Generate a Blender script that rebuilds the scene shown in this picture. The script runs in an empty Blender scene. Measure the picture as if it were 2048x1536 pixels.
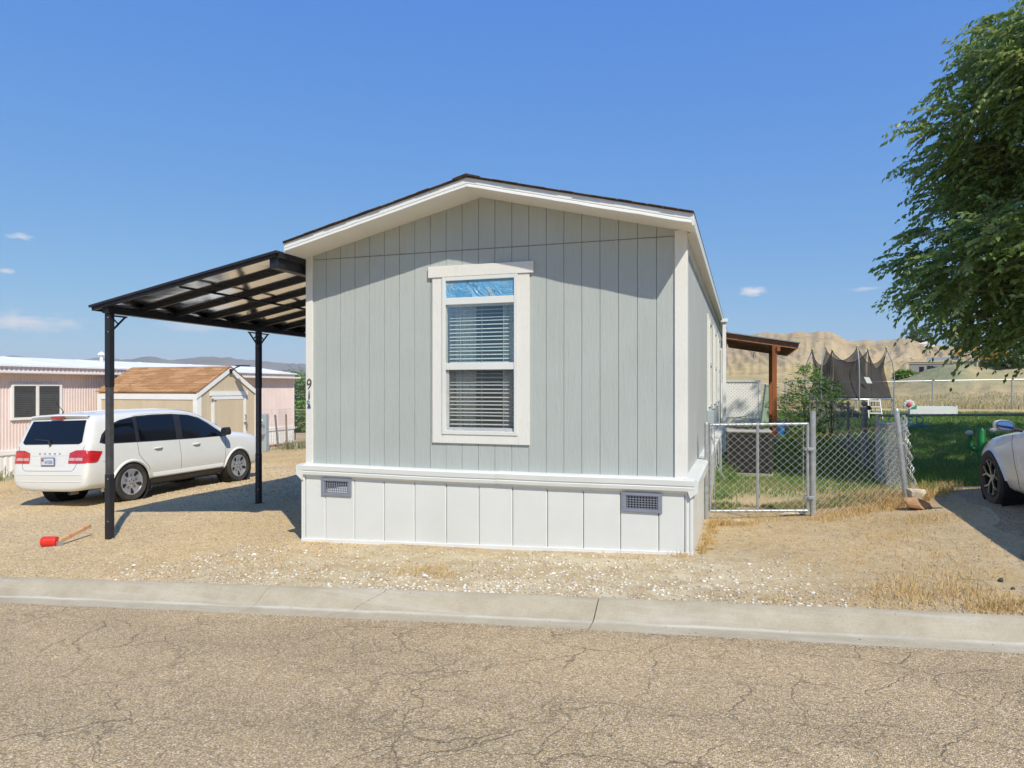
import bpy, bmesh, math, random
import numpy as np
from mathutils import Vector, Matrix, Euler
from mathutils.bvhtree import BVHTree
from mathutils.geometry import delaunay_2d_cdt

random.seed(7)
RNG = np.random.default_rng(11)
R = math.radians
S = bpy.context.scene
COL = S.collection

# ------------------------------------------------------------------ camera
cam_d = bpy.data.cameras.new("camera")
cam = bpy.data.objects.new("camera", cam_d)
COL.objects.link(cam)
cam.location = (0, 0, 1.75)
cam.rotation_euler = (R(90.0), 0, R(18.3))
cam_d.sensor_width = 36.0
cam_d.lens = 24.57
cam_d.shift_y = 7.0 / 2048.0
cam_d.clip_start = 0.05
cam_d.clip_end = 30000
S.camera = cam

# ------------------------------------------------------------------ sun and sky
SUN_TO = Vector((0.46, -0.50, 0.74)).normalized()
SUN_EL = math.asin(SUN_TO.z)
SUN_AZ = math.atan2(SUN_TO.x, SUN_TO.y)
sun_d = bpy.data.lights.new("sun", 'SUN')
sun_d.energy = 4.05
sun_d.angle = R(0.55)
sun_d.color = (1.0, 0.94, 0.81)
sun = bpy.data.objects.new("sun", sun_d)
COL.objects.link(sun)
sun.location = (30, -30, 50)
sun.rotation_euler = (-SUN_TO).to_track_quat('-Z', 'Y').to_euler()

W = bpy.data.worlds.new("World")
S.world = W
W.use_nodes = True
wn, wl = W.node_tree.nodes, W.node_tree.links
wn.clear()
w_out = wn.new('ShaderNodeOutputWorld')
w_bg = wn.new('ShaderNodeBackground')
w_bg.inputs['Strength'].default_value = 0.10
sky = wn.new('ShaderNodeTexSky')
sky.sky_type = 'NISHITA'
sky.sun_disc = False
sky.sun_elevation = SUN_EL
sky.sun_rotation = SUN_AZ
sky.altitude = 1650
sky.air_density = 1.0
sky.dust_density = 0.8
sky.ozone_density = 3.0
w_tc = wn.new('ShaderNodeTexCoord')

def wmath(op, a, b=None):
    n = wn.new('ShaderNodeMath'); n.operation = op
    for i, v in enumerate((a, b)):
        if v is None: continue
        if isinstance(v, (int, float)): n.inputs[i].default_value = v
        else: wl.new(v, n.inputs[i])
    return n.outputs[0]

w_noise = wn.new('ShaderNodeTexNoise'); w_noise.inputs['Scale'].default_value = 38; w_noise.inputs['Detail'].default_value = 4
w_noise.inputs['Roughness'].default_value = 0.62
w_map = wn.new('ShaderNodeMapping'); w_map.inputs['Scale'].default_value = (1, 1, 2.6)
wl.new(w_tc.outputs['Generated'], w_map.inputs[0]); wl.new(w_map.outputs[0], w_noise.inputs['Vector'])
nz = wmath('MULTIPLY', wmath('SUBTRACT', w_noise.outputs['Fac'], 0.5), 2.6)
w_xyz = wn.new('ShaderNodeSeparateXYZ'); wl.new(w_tc.outputs['Generated'], w_xyz.inputs[0])
w_ae = wn.new('ShaderNodeCombineXYZ')                       # azimuth and elevation of the view ray
wl.new(wmath('ARCTAN2', w_xyz.outputs[0], w_xyz.outputs[1]), w_ae.inputs[0]); wl.new(wmath('ARCSINE', w_xyz.outputs[2]), w_ae.inputs[1])

def cloud(az, el, ra, rb, dens):
    """small fair-weather cloud at azimuth/elevation (degrees), half sizes in degrees"""
    n1 = wn.new('ShaderNodeVectorMath'); n1.operation = 'MULTIPLY_ADD'; wl.new(w_ae.outputs[0], n1.inputs[0])
    n1.inputs[1].default_value = (1/R(ra), 1/R(rb), 0); n1.inputs[2].default_value = (-az/ra, -el/rb, 0)
    n2 = wn.new('ShaderNodeVectorMath'); n2.operation = 'LENGTH'; wl.new(n1.outputs[0], n2.inputs[0])
    n3 = wn.new('ShaderNodeMath'); n3.operation = 'MULTIPLY_ADD'; wl.new(n2.outputs['Value'], n3.inputs[0]); n3.inputs[1].default_value = -dens
    wl.new(wmath('MULTIPLY', wmath('ADD', nz, 1.0), dens), n3.inputs[2])
    return n3.outputs[0]

CLOUDS = [(-53.3, 10.0, 0.75, 0.28, 1.0), (-54.2, 7.7, 0.85, 0.26, 0.7), (-53.2, 4.4, 3.9, 0.72, 0.62), (-42.5, 4.6, 2.8, 0.45, 0.42), (0.8, 7.4, 1.25, 0.40, 1.1), (8.6, 7.2, 1.3, 0.20, 0.45)]
mask = None
for c in CLOUDS:
    m = cloud(*c)
    mask = m if mask is None else wmath('MAXIMUM', mask, m)
mask = wmath('MINIMUM', wmath('MAXIMUM', mask, 0.0), 0.85)
w_mix = wn.new('ShaderNodeMixRGB')
w_mix.inputs['Color2'].default_value = (7.2, 7.0, 7.2, 1)
# the sky's own radiance, with the soft shoulder a phone camera gives it (same curve over the whole dome)
w_sep = wn.new('ShaderNodeSeparateColor'); wl.new(sky.outputs[0], w_sep.inputs[0])
w_com = wn.new('ShaderNodeCombineColor')
def sky_ch(i): return w_sep.outputs[i]
SKYK = 9.1
for i, (amp, pw, lin) in enumerate(((0.385, 0.76, 0.36), (0.515, 0.52, 0.40), (0.725, 0.10, 0.42))):
    x = wmath('MULTIPLY', sky_ch(i), 0.1605)
    wl.new(wmath('MULTIPLY', wmath('MAXIMUM', wmath('MULTIPLY', wmath('POWER', x, pw), amp), wmath('MULTIPLY', x, lin)), SKYK), w_com.inputs[i])
wl.new(mask, w_mix.inputs['Fac']); wl.new(w_com.outputs[0], w_mix.inputs['Color1'])
wl.new(w_mix.outputs[0], w_bg.inputs['Color']); wl.new(w_bg.outputs[0], w_out.inputs['Surface'])

S.view_settings.view_transform = 'Standard'
S.view_settings.look = 'None'
S.view_settings.gamma = 1.0
S.view_settings.exposure = 0.24
S.view_settings.use_curve_mapping = False
S.cycles.max_bounces = 5
S.cycles.volume_bounces = 0
S.cycles.use_adaptive_sampling = True
S.cycles.adaptive_threshold = 0.02
S.cycles.diffuse_bounces = 3
S.cycles.glossy_bounces = 3
S.cycles.caustics_reflective = False
S.cycles.caustics_refractive = False
S.cycles.transparent_max_bounces = 20

# ------------------------------------------------------------------ helpers
def tag(o, label=None, cat=None, group=None, kind=None):
    if label: o['label'] = label
    if cat: o['category'] = cat
    if group: o['group'] = group
    if kind: o['kind'] = kind
    return o

def wmx(o):
    m = o.matrix_basis.copy()
    if o.parent: m = wmx(o.parent) @ o.matrix_parent_inverse @ m
    return m

def setpar(o, parent, local=False):
    if parent:
        o.parent = parent
        o.matrix_parent_inverse = Matrix() if local else wmx(parent).inverted()

def empty(name, loc=(0, 0, 0), rot=(0, 0, 0), label=None, cat=None, group=None, kind=None):
    o = bpy.data.objects.new(name, None); COL.objects.link(o)
    o.empty_display_size = 0.2
    o.location = loc; o.rotation_euler = rot
    return tag(o, label, cat, group, kind)

def link(name, me, mat=None, parent=None, local=False):
    if mat is not None and not me.materials: me.materials.append(mat)
    o = bpy.data.objects.new(name, me); COL.objects.link(o)
    setpar(o, parent, local)
    return o

def copy_tree(o, parent=None):
    c = o.copy(); COL.objects.link(c)
    if parent: c.parent = parent
    for ch in [k for k in bpy.data.objects if k.parent == o]:
        copy_tree(ch, c)
    return c

def frame(d, up=Vector((0, 0, 1))):
    d = Vector(d).normalized()
    if abs(d.dot(up)) > 0.98: up = Vector((0, 1, 0))
    s = d.cross(up).normalized(); u = s.cross(d).normalized()
    return s, u

class MB:
    def __init__(self): self.v = []; self.f = []
    def add(self, vs, fs):
        b = len(self.v); self.v += [tuple(p) for p in vs]; self.f += [tuple(i + b for i in f) for f in fs]; return self
    def box(self, x0, x1, y0, y1, z0, z1):
        return self.add([(x0,y0,z0),(x1,y0,z0),(x1,y1,z0),(x0,y1,z0),(x0,y0,z1),(x1,y0,z1),(x1,y1,z1),(x0,y1,z1)],
                        [(0,3,2,1),(4,5,6,7),(0,1,5,4),(1,2,6,5),(2,3,7,6),(3,0,4,7)])
    def bar(self, p, q, w, h, up=(0, 0, 1)):
        p, q = Vector(p), Vector(q); s, u = frame(q - p, Vector(up)); s = s * w / 2; u = u * h / 2
        return self.add([p-s-u, p+s-u, p+s+u, p-s+u, q-s-u, q+s-u, q+s+u, q-s+u],
                        [(0,1,2,3),(7,6,5,4),(0,4,5,1),(1,5,6,2),(2,6,7,3),(3,7,4,0)])
    def tube(self, pts, r, n=6, cap=True):
        pts = [Vector(p) for p in pts]; m = len(pts); rs = r if isinstance(r, (list, tuple)) else [r] * m
        vs = []; fs = []
        s = None
        for i, p in enumerate(pts):
            d = pts[min(i + 1, m - 1)] - pts[max(i - 1, 0)]
            if d.length < 1e-9: d = Vector((0, 0, 1))
            d.normalize()
            if s is None: s, u = frame(d)
            else:
                s = s - d * s.dot(d)
                if s.length < 1e-6: s, u = frame(d)
                s.normalize(); u = s.cross(d)
            for k in range(n):
                a = 2 * math.pi * k / n
                vs.append(p + (s * math.cos(a) + u * math.sin(a)) * rs[i])
        for i in range(m - 1):
            for k in range(n):
                k2 = (k + 1) % n
                fs.append((i*n+k, (i+1)*n+k, (i+1)*n+k2, i*n+k2))
        if cap: fs.append(tuple(range(n))); fs.append(tuple(reversed(range((m-1)*n, m*n))))
        return self.add(vs, fs)
    def prism(self, poly, axis, a, b):
        """extrude 2-d polygon along axis: 'x' poly=(y,z), 'y' poly=(x,z), 'z' poly=(x,y)"""
        def P(p, t):
            return {'x': (t, p[0], p[1]), 'y': (p[0], t, p[1]), 'z': (p[0], p[1], t)}[axis]
        n = len(poly)
        vs = [P(p, a) for p in poly] + [P(p, b) for p in poly]
        fs = [tuple(range(n)), tuple(reversed(range(n, 2*n)))] + [(i, i+n, (i+1) % n + n, (i+1) % n) for i in range(n)]
        return self.add(vs, fs)
    def lathe(self, prof, n=24, M=None, closed=False):
        """prof = [(r, h)], around local z, placed by matrix M"""
        M = M or Matrix(); m = len(prof); vs = []; fs = []
        for r, h in prof:
            for k in range(n):
                a = 2 * math.pi * k / n
                vs.append(M @ Vector((r * math.cos(a), r * math.sin(a), h)))
        for i in range(m if closed else m - 1):
            j = (i + 1) % m
            for k in range(n):
                k2 = (k + 1) % n
                fs.append((i*n+k, i*n+k2, j*n+k2, j*n+k))
        return self.add(vs, fs)
    def sheet(self, fn, nu, nv):
        vs = [fn(i / nu, j / nv) for j in range(nv + 1) for i in range(nu + 1)]
        fs = [(j*(nu+1)+i, j*(nu+1)+i+1, (j+1)*(nu+1)+i+1, (j+1)*(nu+1)+i) for j in range(nv) for i in range(nu)]
        return self.add(vs, fs)
    def ball(self, c, r, n=10, sq=(1, 1, 1)):
        prof = [(max(1e-4, math.sin(math.pi*i/n))*r, -math.cos(math.pi*i/n)*r) for i in range(n + 1)]
        return self.lathe(prof, n + 4, Matrix.Translation(c) @ Matrix.Diagonal((sq[0], sq[1], sq[2], 1)))
    def mesh(self, name):
        me = bpy.data.meshes.new(name); me.from_pydata(self.v, [], self.f); me.update(); return me
    def build(self, name, mat, parent=None, local=False, smooth=False, bevel=0, fixn=True):
        me = self.mesh(name)
        if fixn:
            bm = bmesh.new(); bm.from_mesh(me); bmesh.ops.recalc_face_normals(bm, faces=bm.faces); bm.to_mesh(me); bm.free()
        if smooth:
            me.polygons.foreach_set('use_smooth', [True] * len(me.polygons)); me.set_sharp_from_angle(angle=R(38))
        o = link(name, me, mat, parent, local)
        if bevel:
            b = o.modifiers.new('bevel', 'BEVEL'); b.width = bevel; b.segments = 2; b.limit_method = 'ANGLE'; b.angle_limit = R(40)
        return o

def mesh_tris(name, V, F, mat, attrs=None, smooth=False):
    V = np.asarray(V, dtype=np.float32).reshape(-1, 3); F = np.asarray(F, dtype=np.int32); k = F.shape[1]
    me = bpy.data.meshes.new(name)
    me.vertices.add(len(V)); me.vertices.foreach_set('co', V.ravel())
    me.loops.add(F.size); me.loops.foreach_set('vertex_index', F.ravel())
    me.polygons.add(len(F)); me.polygons.foreach_set('loop_start', np.arange(0, F.size, k, dtype=np.int32))
    if smooth: me.polygons.foreach_set('use_smooth', np.ones(len(F), dtype=bool))
    for an, arr in (attrs or {}).items():
        a = me.attributes.new(an, 'FLOAT', 'POINT'); a.data.foreach_set('value', np.asarray(arr, dtype=np.float32))
    me.update(calc_edges=True); me.validate()
    if mat: me.materials.append(mat)
    return me

def text_mesh(s, size, extrude=0.004, align='CENTER'):
    c = bpy.data.curves.new('txt', 'FONT'); c.body = s; c.size = size; c.extrude = extrude
    c.align_x = align; c.align_y = 'CENTER'; c.resolution_u = 3
    o = bpy.data.objects.new('txt', c); COL.objects.link(o)
    dg = bpy.context.evaluated_depsgraph_get(); dg.update()
    me = bpy.data.meshes.new_from_object(o.evaluated_get(dg)); bpy.data.objects.remove(o); bpy.data.curves.remove(c)
    me.materials.clear()
    return me

def sm(a, b, x):
    t = np.clip((np.asarray(x, dtype=float) - a) / (b - a), 0, 1); return t * t * (3 - 2 * t)

_perm = np.random.default_rng(3).random((256, 256))
def vnoise(x, y):
    x = np.asarray(x, dtype=float); y = np.asarray(y, dtype=float)
    xi = np.floor(x).astype(int); yi = np.floor(y).astype(int); fx = x - xi; fy = y - yi
    fx = fx*fx*(3-2*fx); fy = fy*fy*(3-2*fy)
    g = lambda i, j: _perm[i % 256, j % 256]
    return (g(xi, yi)*(1-fx)+g(xi+1, yi)*fx)*(1-fy) + (g(xi, yi+1)*(1-fx)+g(xi+1, yi+1)*fx)*fy
def fbm(x, y, o=4):
    s = 0; a = 1; t = 0
    for i in range(o):
        s = s + a * vnoise(x * 2**i + 17.3*i, y * 2**i + 5.1*i); t += a; a *= 0.5
    return s / t

# ------------------------------------------------------------------ materials
class NT:
    def __init__(self, name):
        self.m = bpy.data.materials.new(name); self.m.use_nodes = True
        self.n = self.m.node_tree.nodes; self.l = self.m.node_tree.links; self.n.clear()
        self.out = self.n.new('ShaderNodeOutputMaterial')
        self.geo = None; self.cache = {}
    def pos(self):
        if not self.geo: self.geo = self.n.new('ShaderNodeNewGeometry')
        return self.geo.outputs['Position']
    def objc(self):
        t = self.n.new('ShaderNodeTexCoord'); return t.outputs['Object']
    def put(self, sock, v):
        if v is None: return
        if hasattr(v, 'is_linked') or isinstance(v, bpy.types.NodeSocket): self.l.new(v, sock)
        elif isinstance(v, (tuple, list)) and len(v) == 3 and len(sock.default_value) == 4: sock.default_value = (*v, 1)
        else: sock.default_value = v
    def scaled(self, vec, s):
        m = self.n.new('ShaderNodeMapping'); self.l.new(vec, m.inputs[0]); m.inputs['Scale'].default_value = s; return m.outputs[0]
    def noise(self, vec, scale, detail=4, rough=0.55, dist=0):
        t = self.n.new('ShaderNodeTexNoise'); self.l.new(vec, t.inputs['Vector']); t.inputs['Scale'].default_value = scale
        t.inputs['Detail'].default_value = detail; t.inputs['Roughness'].default_value = rough; t.inputs['Distortion'].default_value = dist
        return t.outputs['Fac']
    def ncol(self, vec, scale, detail=2):
        t = self.n.new('ShaderNodeTexNoise'); self.l.new(vec, t.inputs['Vector']); t.inputs['Scale'].default_value = scale
        t.inputs['Detail'].default_value = detail; return t.outputs['Color']
    def vor(self, vec, scale, feature='F1', out='Distance', rand=1.0):
        key = (vec.node.name, scale, feature, rand)
        if key not in self.cache:
            t = self.n.new('ShaderNodeTexVoronoi'); t.feature = feature; self.l.new(vec, t.inputs['Vector'])
            t.inputs['Scale'].default_value = scale; t.inputs['Randomness'].default_value = rand; self.cache[key] = t
        return self.cache[key].outputs[out]
    def ramp(self, fac, stops, interp='LINEAR'):
        t = self.n.new('ShaderNodeValToRGB'); self.put(t.inputs[0], fac); cr = t.color_ramp; cr.interpolation = interp
        while len(cr.elements) < len(stops): cr.elements.new(0.5)
        for e, (p, c) in zip(cr.elements, stops):
            e.position = p; e.color = (*c, 1) if isinstance(c, (tuple, list)) else (c, c, c, 1)
        return t.outputs[0]
    def mix(self, fac, a, b, mode='MIX'):
        t = self.n.new('ShaderNodeMixRGB'); t.blend_type = mode
        self.put(t.inputs[0], fac); self.put(t.inputs[1], a); self.put(t.inputs[2], b); return t.outputs[0]
    def math(self, op, a, b=None, clamp=False):
        t = self.n.new('ShaderNodeMath'); t.operation = op; t.use_clamp = clamp; self.put(t.inputs[0], a); self.put(t.inputs[1], b); return t.outputs[0]
    def attr(self, name):
        t = self.n.new('ShaderNodeAttribute'); t.attribute_name = name; return t.outputs['Fac']
    def sep(self, vec):
        t = self.n.new('ShaderNodeSeparateXYZ'); self.l.new(vec, t.inputs[0]); return t.outputs
    def bump(self, h, strength, dist=0.01, prev=None):
        t = self.n.new('ShaderNodeBump'); self.put(t.inputs['Height'], h); t.inputs['Strength'].default_value = strength
        t.inputs['Distance'].default_value = dist
        if prev is not None: self.l.new(prev, t.inputs['Normal'])
        return t.outputs[0]
    def bsdf(self, col, rough=0.6, metal=0, normal=None, spec=None, coat=0, trans=0, sheen=0):
        t = self.n.new('ShaderNodeBsdfPrincipled'); self.put(t.inputs['Base Color'], col); self.put(t.inputs['Roughness'], rough)
        t.inputs['Metallic'].default_value = metal
        if normal is not None: self.l.new(normal, t.inputs['Normal'])
        if spec is not None: t.inputs['Specular IOR Level'].default_value = spec
        if coat: t.inputs['Coat Weight'].default_value = coat; t.inputs['Coat Roughness'].default_value = 0.04
        return t.outputs[0]
    def done(self, sh):
        self.l.new(sh, self.out.inputs['Surface']); return self.m

def simple(name, col, rough=0.6, metal=0, var=0.12, vs=6.0, bump=0, bs=40, spec=None, coat=0, dirt=0, stretch=None):
    t = NT(name); p = t.pos()
    q = t.scaled(p, stretch) if stretch else p
    n = t.noise(q, vs, 5)
    dark = tuple(c * (1 - var) for c in col); lite = tuple(min(1, c * (1 + var)) for c in col)
    c = t.ramp(n, [(0.3, dark), (0.7, lite)])
    if dirt:
        d = t.ramp(t.noise(p, 1.7, 6, 0.65), [(0.45, 0.0), (0.8, dirt)])
        c = t.mix(d, c, (0.30, 0.24, 0.17))
    nm = t.bump(t.noise(q, bs, 4), bump, 0.01) if bump else None
    r = t.ramp(t.noise(p, vs * 1.7, 3), [(0.3, max(0, rough - 0.06)), (0.7, min(1, rough + 0.06))])
    return t.done(t.bsdf(c, r, metal, nm, spec, coat))
def rgb(r, g, b):
    f = lambda c: ((c/255+0.055)/1.055)**2.4 if c > 10 else c/255/12.92
    return (f(r), f(g), f(b))

MT = {}
def mat_siding(name, col, stretch, gr=1.0):
    t = NT(name); p = t.pos(); q = t.scaled(p, stretch)
    g1 = t.noise(q, 22, 5, 0.6, 1.5); g2 = t.noise(q, 70, 3); g3 = t.noise(p, 1.2, 4)
    c = t.ramp(g3, [(0.3, tuple(x*0.94 for x in col)), (0.75, tuple(x*1.04 for x in col))])
    c = t.mix(t.ramp(g1, [(0.36, 0.10), (0.52, 0.0)]), c, tuple(x*0.7 for x in col))
    # dust low on the wall and faint vertical runs
    st = t.ramp(t.noise(t.scaled(p, (9, 9, 0.35)), 1.0, 4), [(0.55, 0.0), (0.8, 0.10)])
    c = t.mix(st, c, (0.42, 0.38, 0.30))
    h = t.mix(0.35, g1, g2)
    nm = t.bump(h, 0.85 * gr, 0.008)
    return t.done(t.bsdf(c, 0.62, 0, nm, 0.3))

MT['siding'] = mat_siding('siding_paint', (0.43, 0.462, 0.438), (1.0, 1.0, 0.10))
MT['trim'] = mat_siding('trim_paint', (0.74, 0.725, 0.67), (1.0, 1.0, 0.35), 0.7)
MT['side_siding'] = mat_siding('side_siding_paint', (0.48, 0.50, 0.485), (1, 1, 0.10), 0.5)
MT['vinyl'] = simple('white_vinyl', (0.69, 0.70, 0.67), 0.42, var=0.03, vs=1.4, bump=0.03, bs=8, dirt=0.10)
MT['fascia'] = simple('fascia_white', (0.74, 0.74, 0.71), 0.45, var=0.03, vs=3, bump=0.06, bs=10)
MT['soffit'] = simple('soffit_white', (0.78, 0.76, 0.71), 0.6, var=0.03, vs=3)
MT['seam'] = simple('dark_joint', (0.17, 0.17, 0.16), 0.9)
MT['rust'] = simple('rust_stain', (0.30, 0.24, 0.18), 0.9, var=0.3, vs=20)
MT['vent'] = simple('vent_grey', (0.22, 0.24, 0.29), 0.5, var=0.06)
MT['black'] = simple('black_void', (0.012, 0.012, 0.012), 0.8)
MT['shingle'] = simple('brown_shingle', (0.085, 0.06, 0.045), 0.95, var=0.5, vs=30, bump=0.5, bs=120)
MT['number'] = simple('number_brown', (0.07, 0.05, 0.055), 0.5)
MT['number_grey'] = simple('number_grey', (0.25, 0.28, 0.29), 0.5)
MT['number_blue'] = simple('number_blue', (0.03, 0.08, 0.17), 0.45)
MT['metal_dark'] = simple('powder_black', (0.020, 0.021, 0.027), 0.42, var=0.2, vs=8, spec=0.4)
MT['metal_dusty'] = simple('powder_dusty', (0.060, 0.060, 0.066), 0.55, var=0.25, vs=12)
MT['galv'] = simple('galvanised', (0.44, 0.46, 0.47), 0.42, 0.55, var=0.18, vs=14)
MT['galv_old_shaded'] = simple('galvanised_old_shaded', (0.27, 0.26, 0.26), 0.6, 0.35, var=0.25, vs=14)  # dull old metal; on the tree-shaded fences its dark tone is painted shade
MT['wire'] = simple('chain_wire', (0.62, 0.62, 0.60), 0.42, 0.35, var=0.2, vs=9)
MT['wire_rust'] = simple('chain_wire_rusty', (0.36, 0.22, 0.11), 0.7, 0.2, var=0.3, vs=9)
MT['wire_shaded'] = simple('chain_wire_shaded', (0.22, 0.21, 0.20), 0.6, 0.3, var=0.25, vs=9)  # chain wire darkened to carry the tree shade in its colour
MT['wood_red'] = simple('stained_wood', (0.32, 0.105, 0.03), 0.6, var=0.35, vs=9, bump=0.2, bs=30, stretch=(1, 1, 0.1))
MT['wood_brown'] = simple('stained_rafter', (0.30, 0.13, 0.065), 0.65, var=0.3, vs=9)
MT['rubber'] = simple('rubber', (0.030, 0.029, 0.028), 0.75, var=0.25, vs=20, dirt=0.25)
MT['plastic_black'] = simple('black_plastic', (0.022, 0.022, 0.024), 0.45, var=0.15)
MT['liner'] = simple('wheel_liner', (0.012, 0.012, 0.012), 0.9)
MT['steel'] = simple('brushed_steel', (0.55, 0.55, 0.56), 0.35, 0.9, var=0.1)
MT['hubcap'] = simple('hubcap_silver', (0.52, 0.52, 0.53), 0.33, 0.6, var=0.06)
MT['concrete_post'] = simple('weathered_concrete', (0.42, 0.39, 0.34), 0.9, var=0.15, vs=10, bump=0.2)
MT['red_plastic'] = simple('red_plastic', (0.72, 0.028, 0.016), 0.38, var=0.06)
MT['pale_wood'] = simple('ash_handle', (0.62, 0.40, 0.20), 0.55, var=0.12, vs=18, stretch=(1, 1, 1))
MT['pink_tape'] = simple('pink_tape', (0.72, 0.24, 0.19), 0.6)
MT['sandstone'] = simple('sandstone', (0.46, 0.27, 0.14), 0.95, var=0.22, vs=7, bump=0.6, bs=18)
MT['limestone'] = simple('pale_stone', (0.55, 0.48, 0.37), 0.95, var=0.18, vs=8, bump=0.5, bs=18)
MT['dark_stone'] = simple('dark_stone', (0.05, 0.045, 0.045), 0.9, var=0.3)
MT['pink'] = simple('pink_metal', (0.76, 0.63, 0.59), 0.5, var=0.05, vs=1.5, dirt=0.08)
MT['white_metal'] = simple('white_metal', (0.80, 0.79, 0.77), 0.45, var=0.04, vs=2, dirt=0.06)
MT['roof_white'] = simple('white_roof_coat', (0.80, 0.80, 0.79), 0.6, var=0.06, vs=1.3, bump=0.1, bs=2, dirt=0.16)
MT['tan'] = simple('shed_tan', (0.60, 0.50, 0.35), 0.7, var=0.06, vs=3, bump=0.15, bs=30, stretch=(1, 1, 0.1))
MT['pedestal'] = simple('meter_grey', (0.36, 0.41, 0.43), 0.45, var=0.06)
MT['green_box'] = simple('pedestal_green', (0.32, 0.42, 0.32), 0.6, var=0.08)
MT['blue_plastic'] = simple('blue_plastic', (0.03, 0.16, 0.42), 0.5)
MT['red_brick'] = simple('red_edging', (0.42, 0.12, 0.07), 0.9, var=0.2)
MT['lattice'] = simple('white_lattice', (0.80, 0.79, 0.76), 0.5, var=0.03)
MT['deck'] = simple('deck_grey_white', (0.60, 0.60, 0.57), 0.6, var=0.06)
MT['ac_case'] = simple('ac_taupe', (0.045, 0.040, 0.038), 0.55, var=0.15)
MT['ac_top'] = simple('ac_top', (0.40, 0.37, 0.33), 0.5, var=0.1)
MT['curtain'] = simple('curtain', (0.70, 0.70, 0.68), 0.9, var=0.04)
MT['slat'] = simple('blind_slat', (0.80, 0.81, 0.79), 0.4, var=0.02)
MT['room'] = simple('room_wall', (0.36, 0.36, 0.35), 0.9)
MT['screen_grey'] = simple('screen_frame', (0.45, 0.46, 0.47), 0.5)
MT['green_plastic'] = simple('green_cactus_paint', (0.01, 0.22, 0.045), 0.4)
MT['white_paint'] = simple('white_paint', (0.82, 0.82, 0.80), 0.5, var=0.03)
MT['pink_paint'] = simple('coral_paint', (0.75, 0.12, 0.16), 0.5)
MT['leaf_paint'] = simple('leaf_green_paint', (0.05, 0.36, 0.16), 0.5)
MT['blue_paint'] = simple('faded_blue_paint', (0.08, 0.26, 0.42), 0.7, var=0.3, vs=14)
MT['yellow_cap'] = simple('yellow_cap', (0.55, 0.55, 0.06), 0.5)
MT['orange_paint'] = simple('machine_orange', (0.62, 0.26, 0.03), 0.5)
MT['red_paint'] = simple('faded_red', (0.42, 0.08, 0.04), 0.6)
MT['cream'] = simple('cream_wall', (0.62, 0.58, 0.36), 0.7)
MT['shed_grey'] = simple('grey_wall', (0.30, 0.30, 0.27), 0.7)
MT['bark'] = simple('bark', (0.16, 0.125, 0.09), 0.95, var=0.35, vs=14, bump=0.8, bs=24, stretch=(1, 1, 0.25))
MT['twig'] = simple('pale_twig', (0.34, 0.29, 0.20), 0.85, var=0.2)

def m_paint(name, col, coat=1.0):
    t = NT(name); p = t.pos()
    c = t.mix(t.ramp(t.noise(p, 3, 5), [(0.5, 0.0), (0.85, 0.10)]), col, (0.46, 0.40, 0.31))
    nm = None
    return t.done(t.bsdf(c, 0.34, 0, nm, 0.5, coat * 0.6))
MT['suv_white'] = m_paint('suv_white_paint', (0.74, 0.735, 0.69))
MT['car_white'] = m_paint('pearl_white_paint', (0.74, 0.73, 0.70))

def m_carglass():
    t = NT('tinted_car_glass')
    g = t.n.new('ShaderNodeBsdfGlossy'); g.inputs['Roughness'].default_value = 0.02; g.inputs['Color'].default_value = (0.9, 0.95, 1, 1)
    d = t.n.new('ShaderNodeBsdfDiffuse'); d.inputs['Color'].default_value = (0.008, 0.009, 0.011, 1)
    tr = t.n.new('ShaderNodeBsdfTransparent'); tr.inputs['Color'].default_value = (0.10, 0.11, 0.12, 1)
    m1 = t.n.new('ShaderNodeMixShader'); m1.inputs[0].default_value = 0.3; t.l.new(d.outputs[0], m1.inputs[1]); t.l.new(tr.outputs[0], m1.inputs[2])
    fr = t.n.new('ShaderNodeFresnel'); fr.inputs['IOR'].default_value = 1.5
    m2 = t.n.new('ShaderNodeMixShader'); t.l.new(fr.outputs[0], m2.inputs[0]); t.l.new(m1.outputs[0], m2.inputs[1]); t.l.new(g.outputs[0], m2.inputs[2])
    return t.done(m2.outputs[0])
MT['carglass'] = m_carglass()

def m_glass(name, tint, ior, rough=0.0, wob=0.0, haze=None):
    t = NT(name)
    g = t.n.new('ShaderNodeBsdfGlossy'); g.inputs['Roughness'].default_value = rough
    tr = t.n.new('ShaderNodeBsdfTransparent'); tr.inputs['Color'].default_value = (*tint, 1)
    fr = t.n.new('ShaderNodeFresnel'); fr.inputs['IOR'].default_value = ior
    if wob:
        nm = t.bump(t.noise(t.pos(), 1.6, 2), wob, 0.02); t.l.new(nm, g.inputs['Normal'])
    m = t.n.new('ShaderNodeMixShader'); t.l.new(fr.outputs[0], m.inputs[0]); t.l.new(tr.outputs[0], m.inputs[1]); t.l.new(g.outputs[0], m.inputs[2])
    res = m.outputs[0]
    if haze:
        d = t.n.new('ShaderNodeBsdfDiffuse'); d.inputs['Color'].default_value = (*haze[0], 1)
        m3 = t.n.new('ShaderNodeMixShader'); m3.inputs[0].default_value = haze[1]; t.l.new(res, m3.inputs[1]); t.l.new(d.outputs[0], m3.inputs[2]); res = m3.outputs[0]
    return t.done(res)
MT['glass'] = m_glass('window_glass', (0.80, 0.90, 0.90), 2.3, 0.0, 0.05)
MT['glass_screen'] = m_glass('window_glass_screened', (0.80, 0.84, 0.84), 1.45, 0.0, 0.05, ((0.20, 0.205, 0.205), 0.16))
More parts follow.
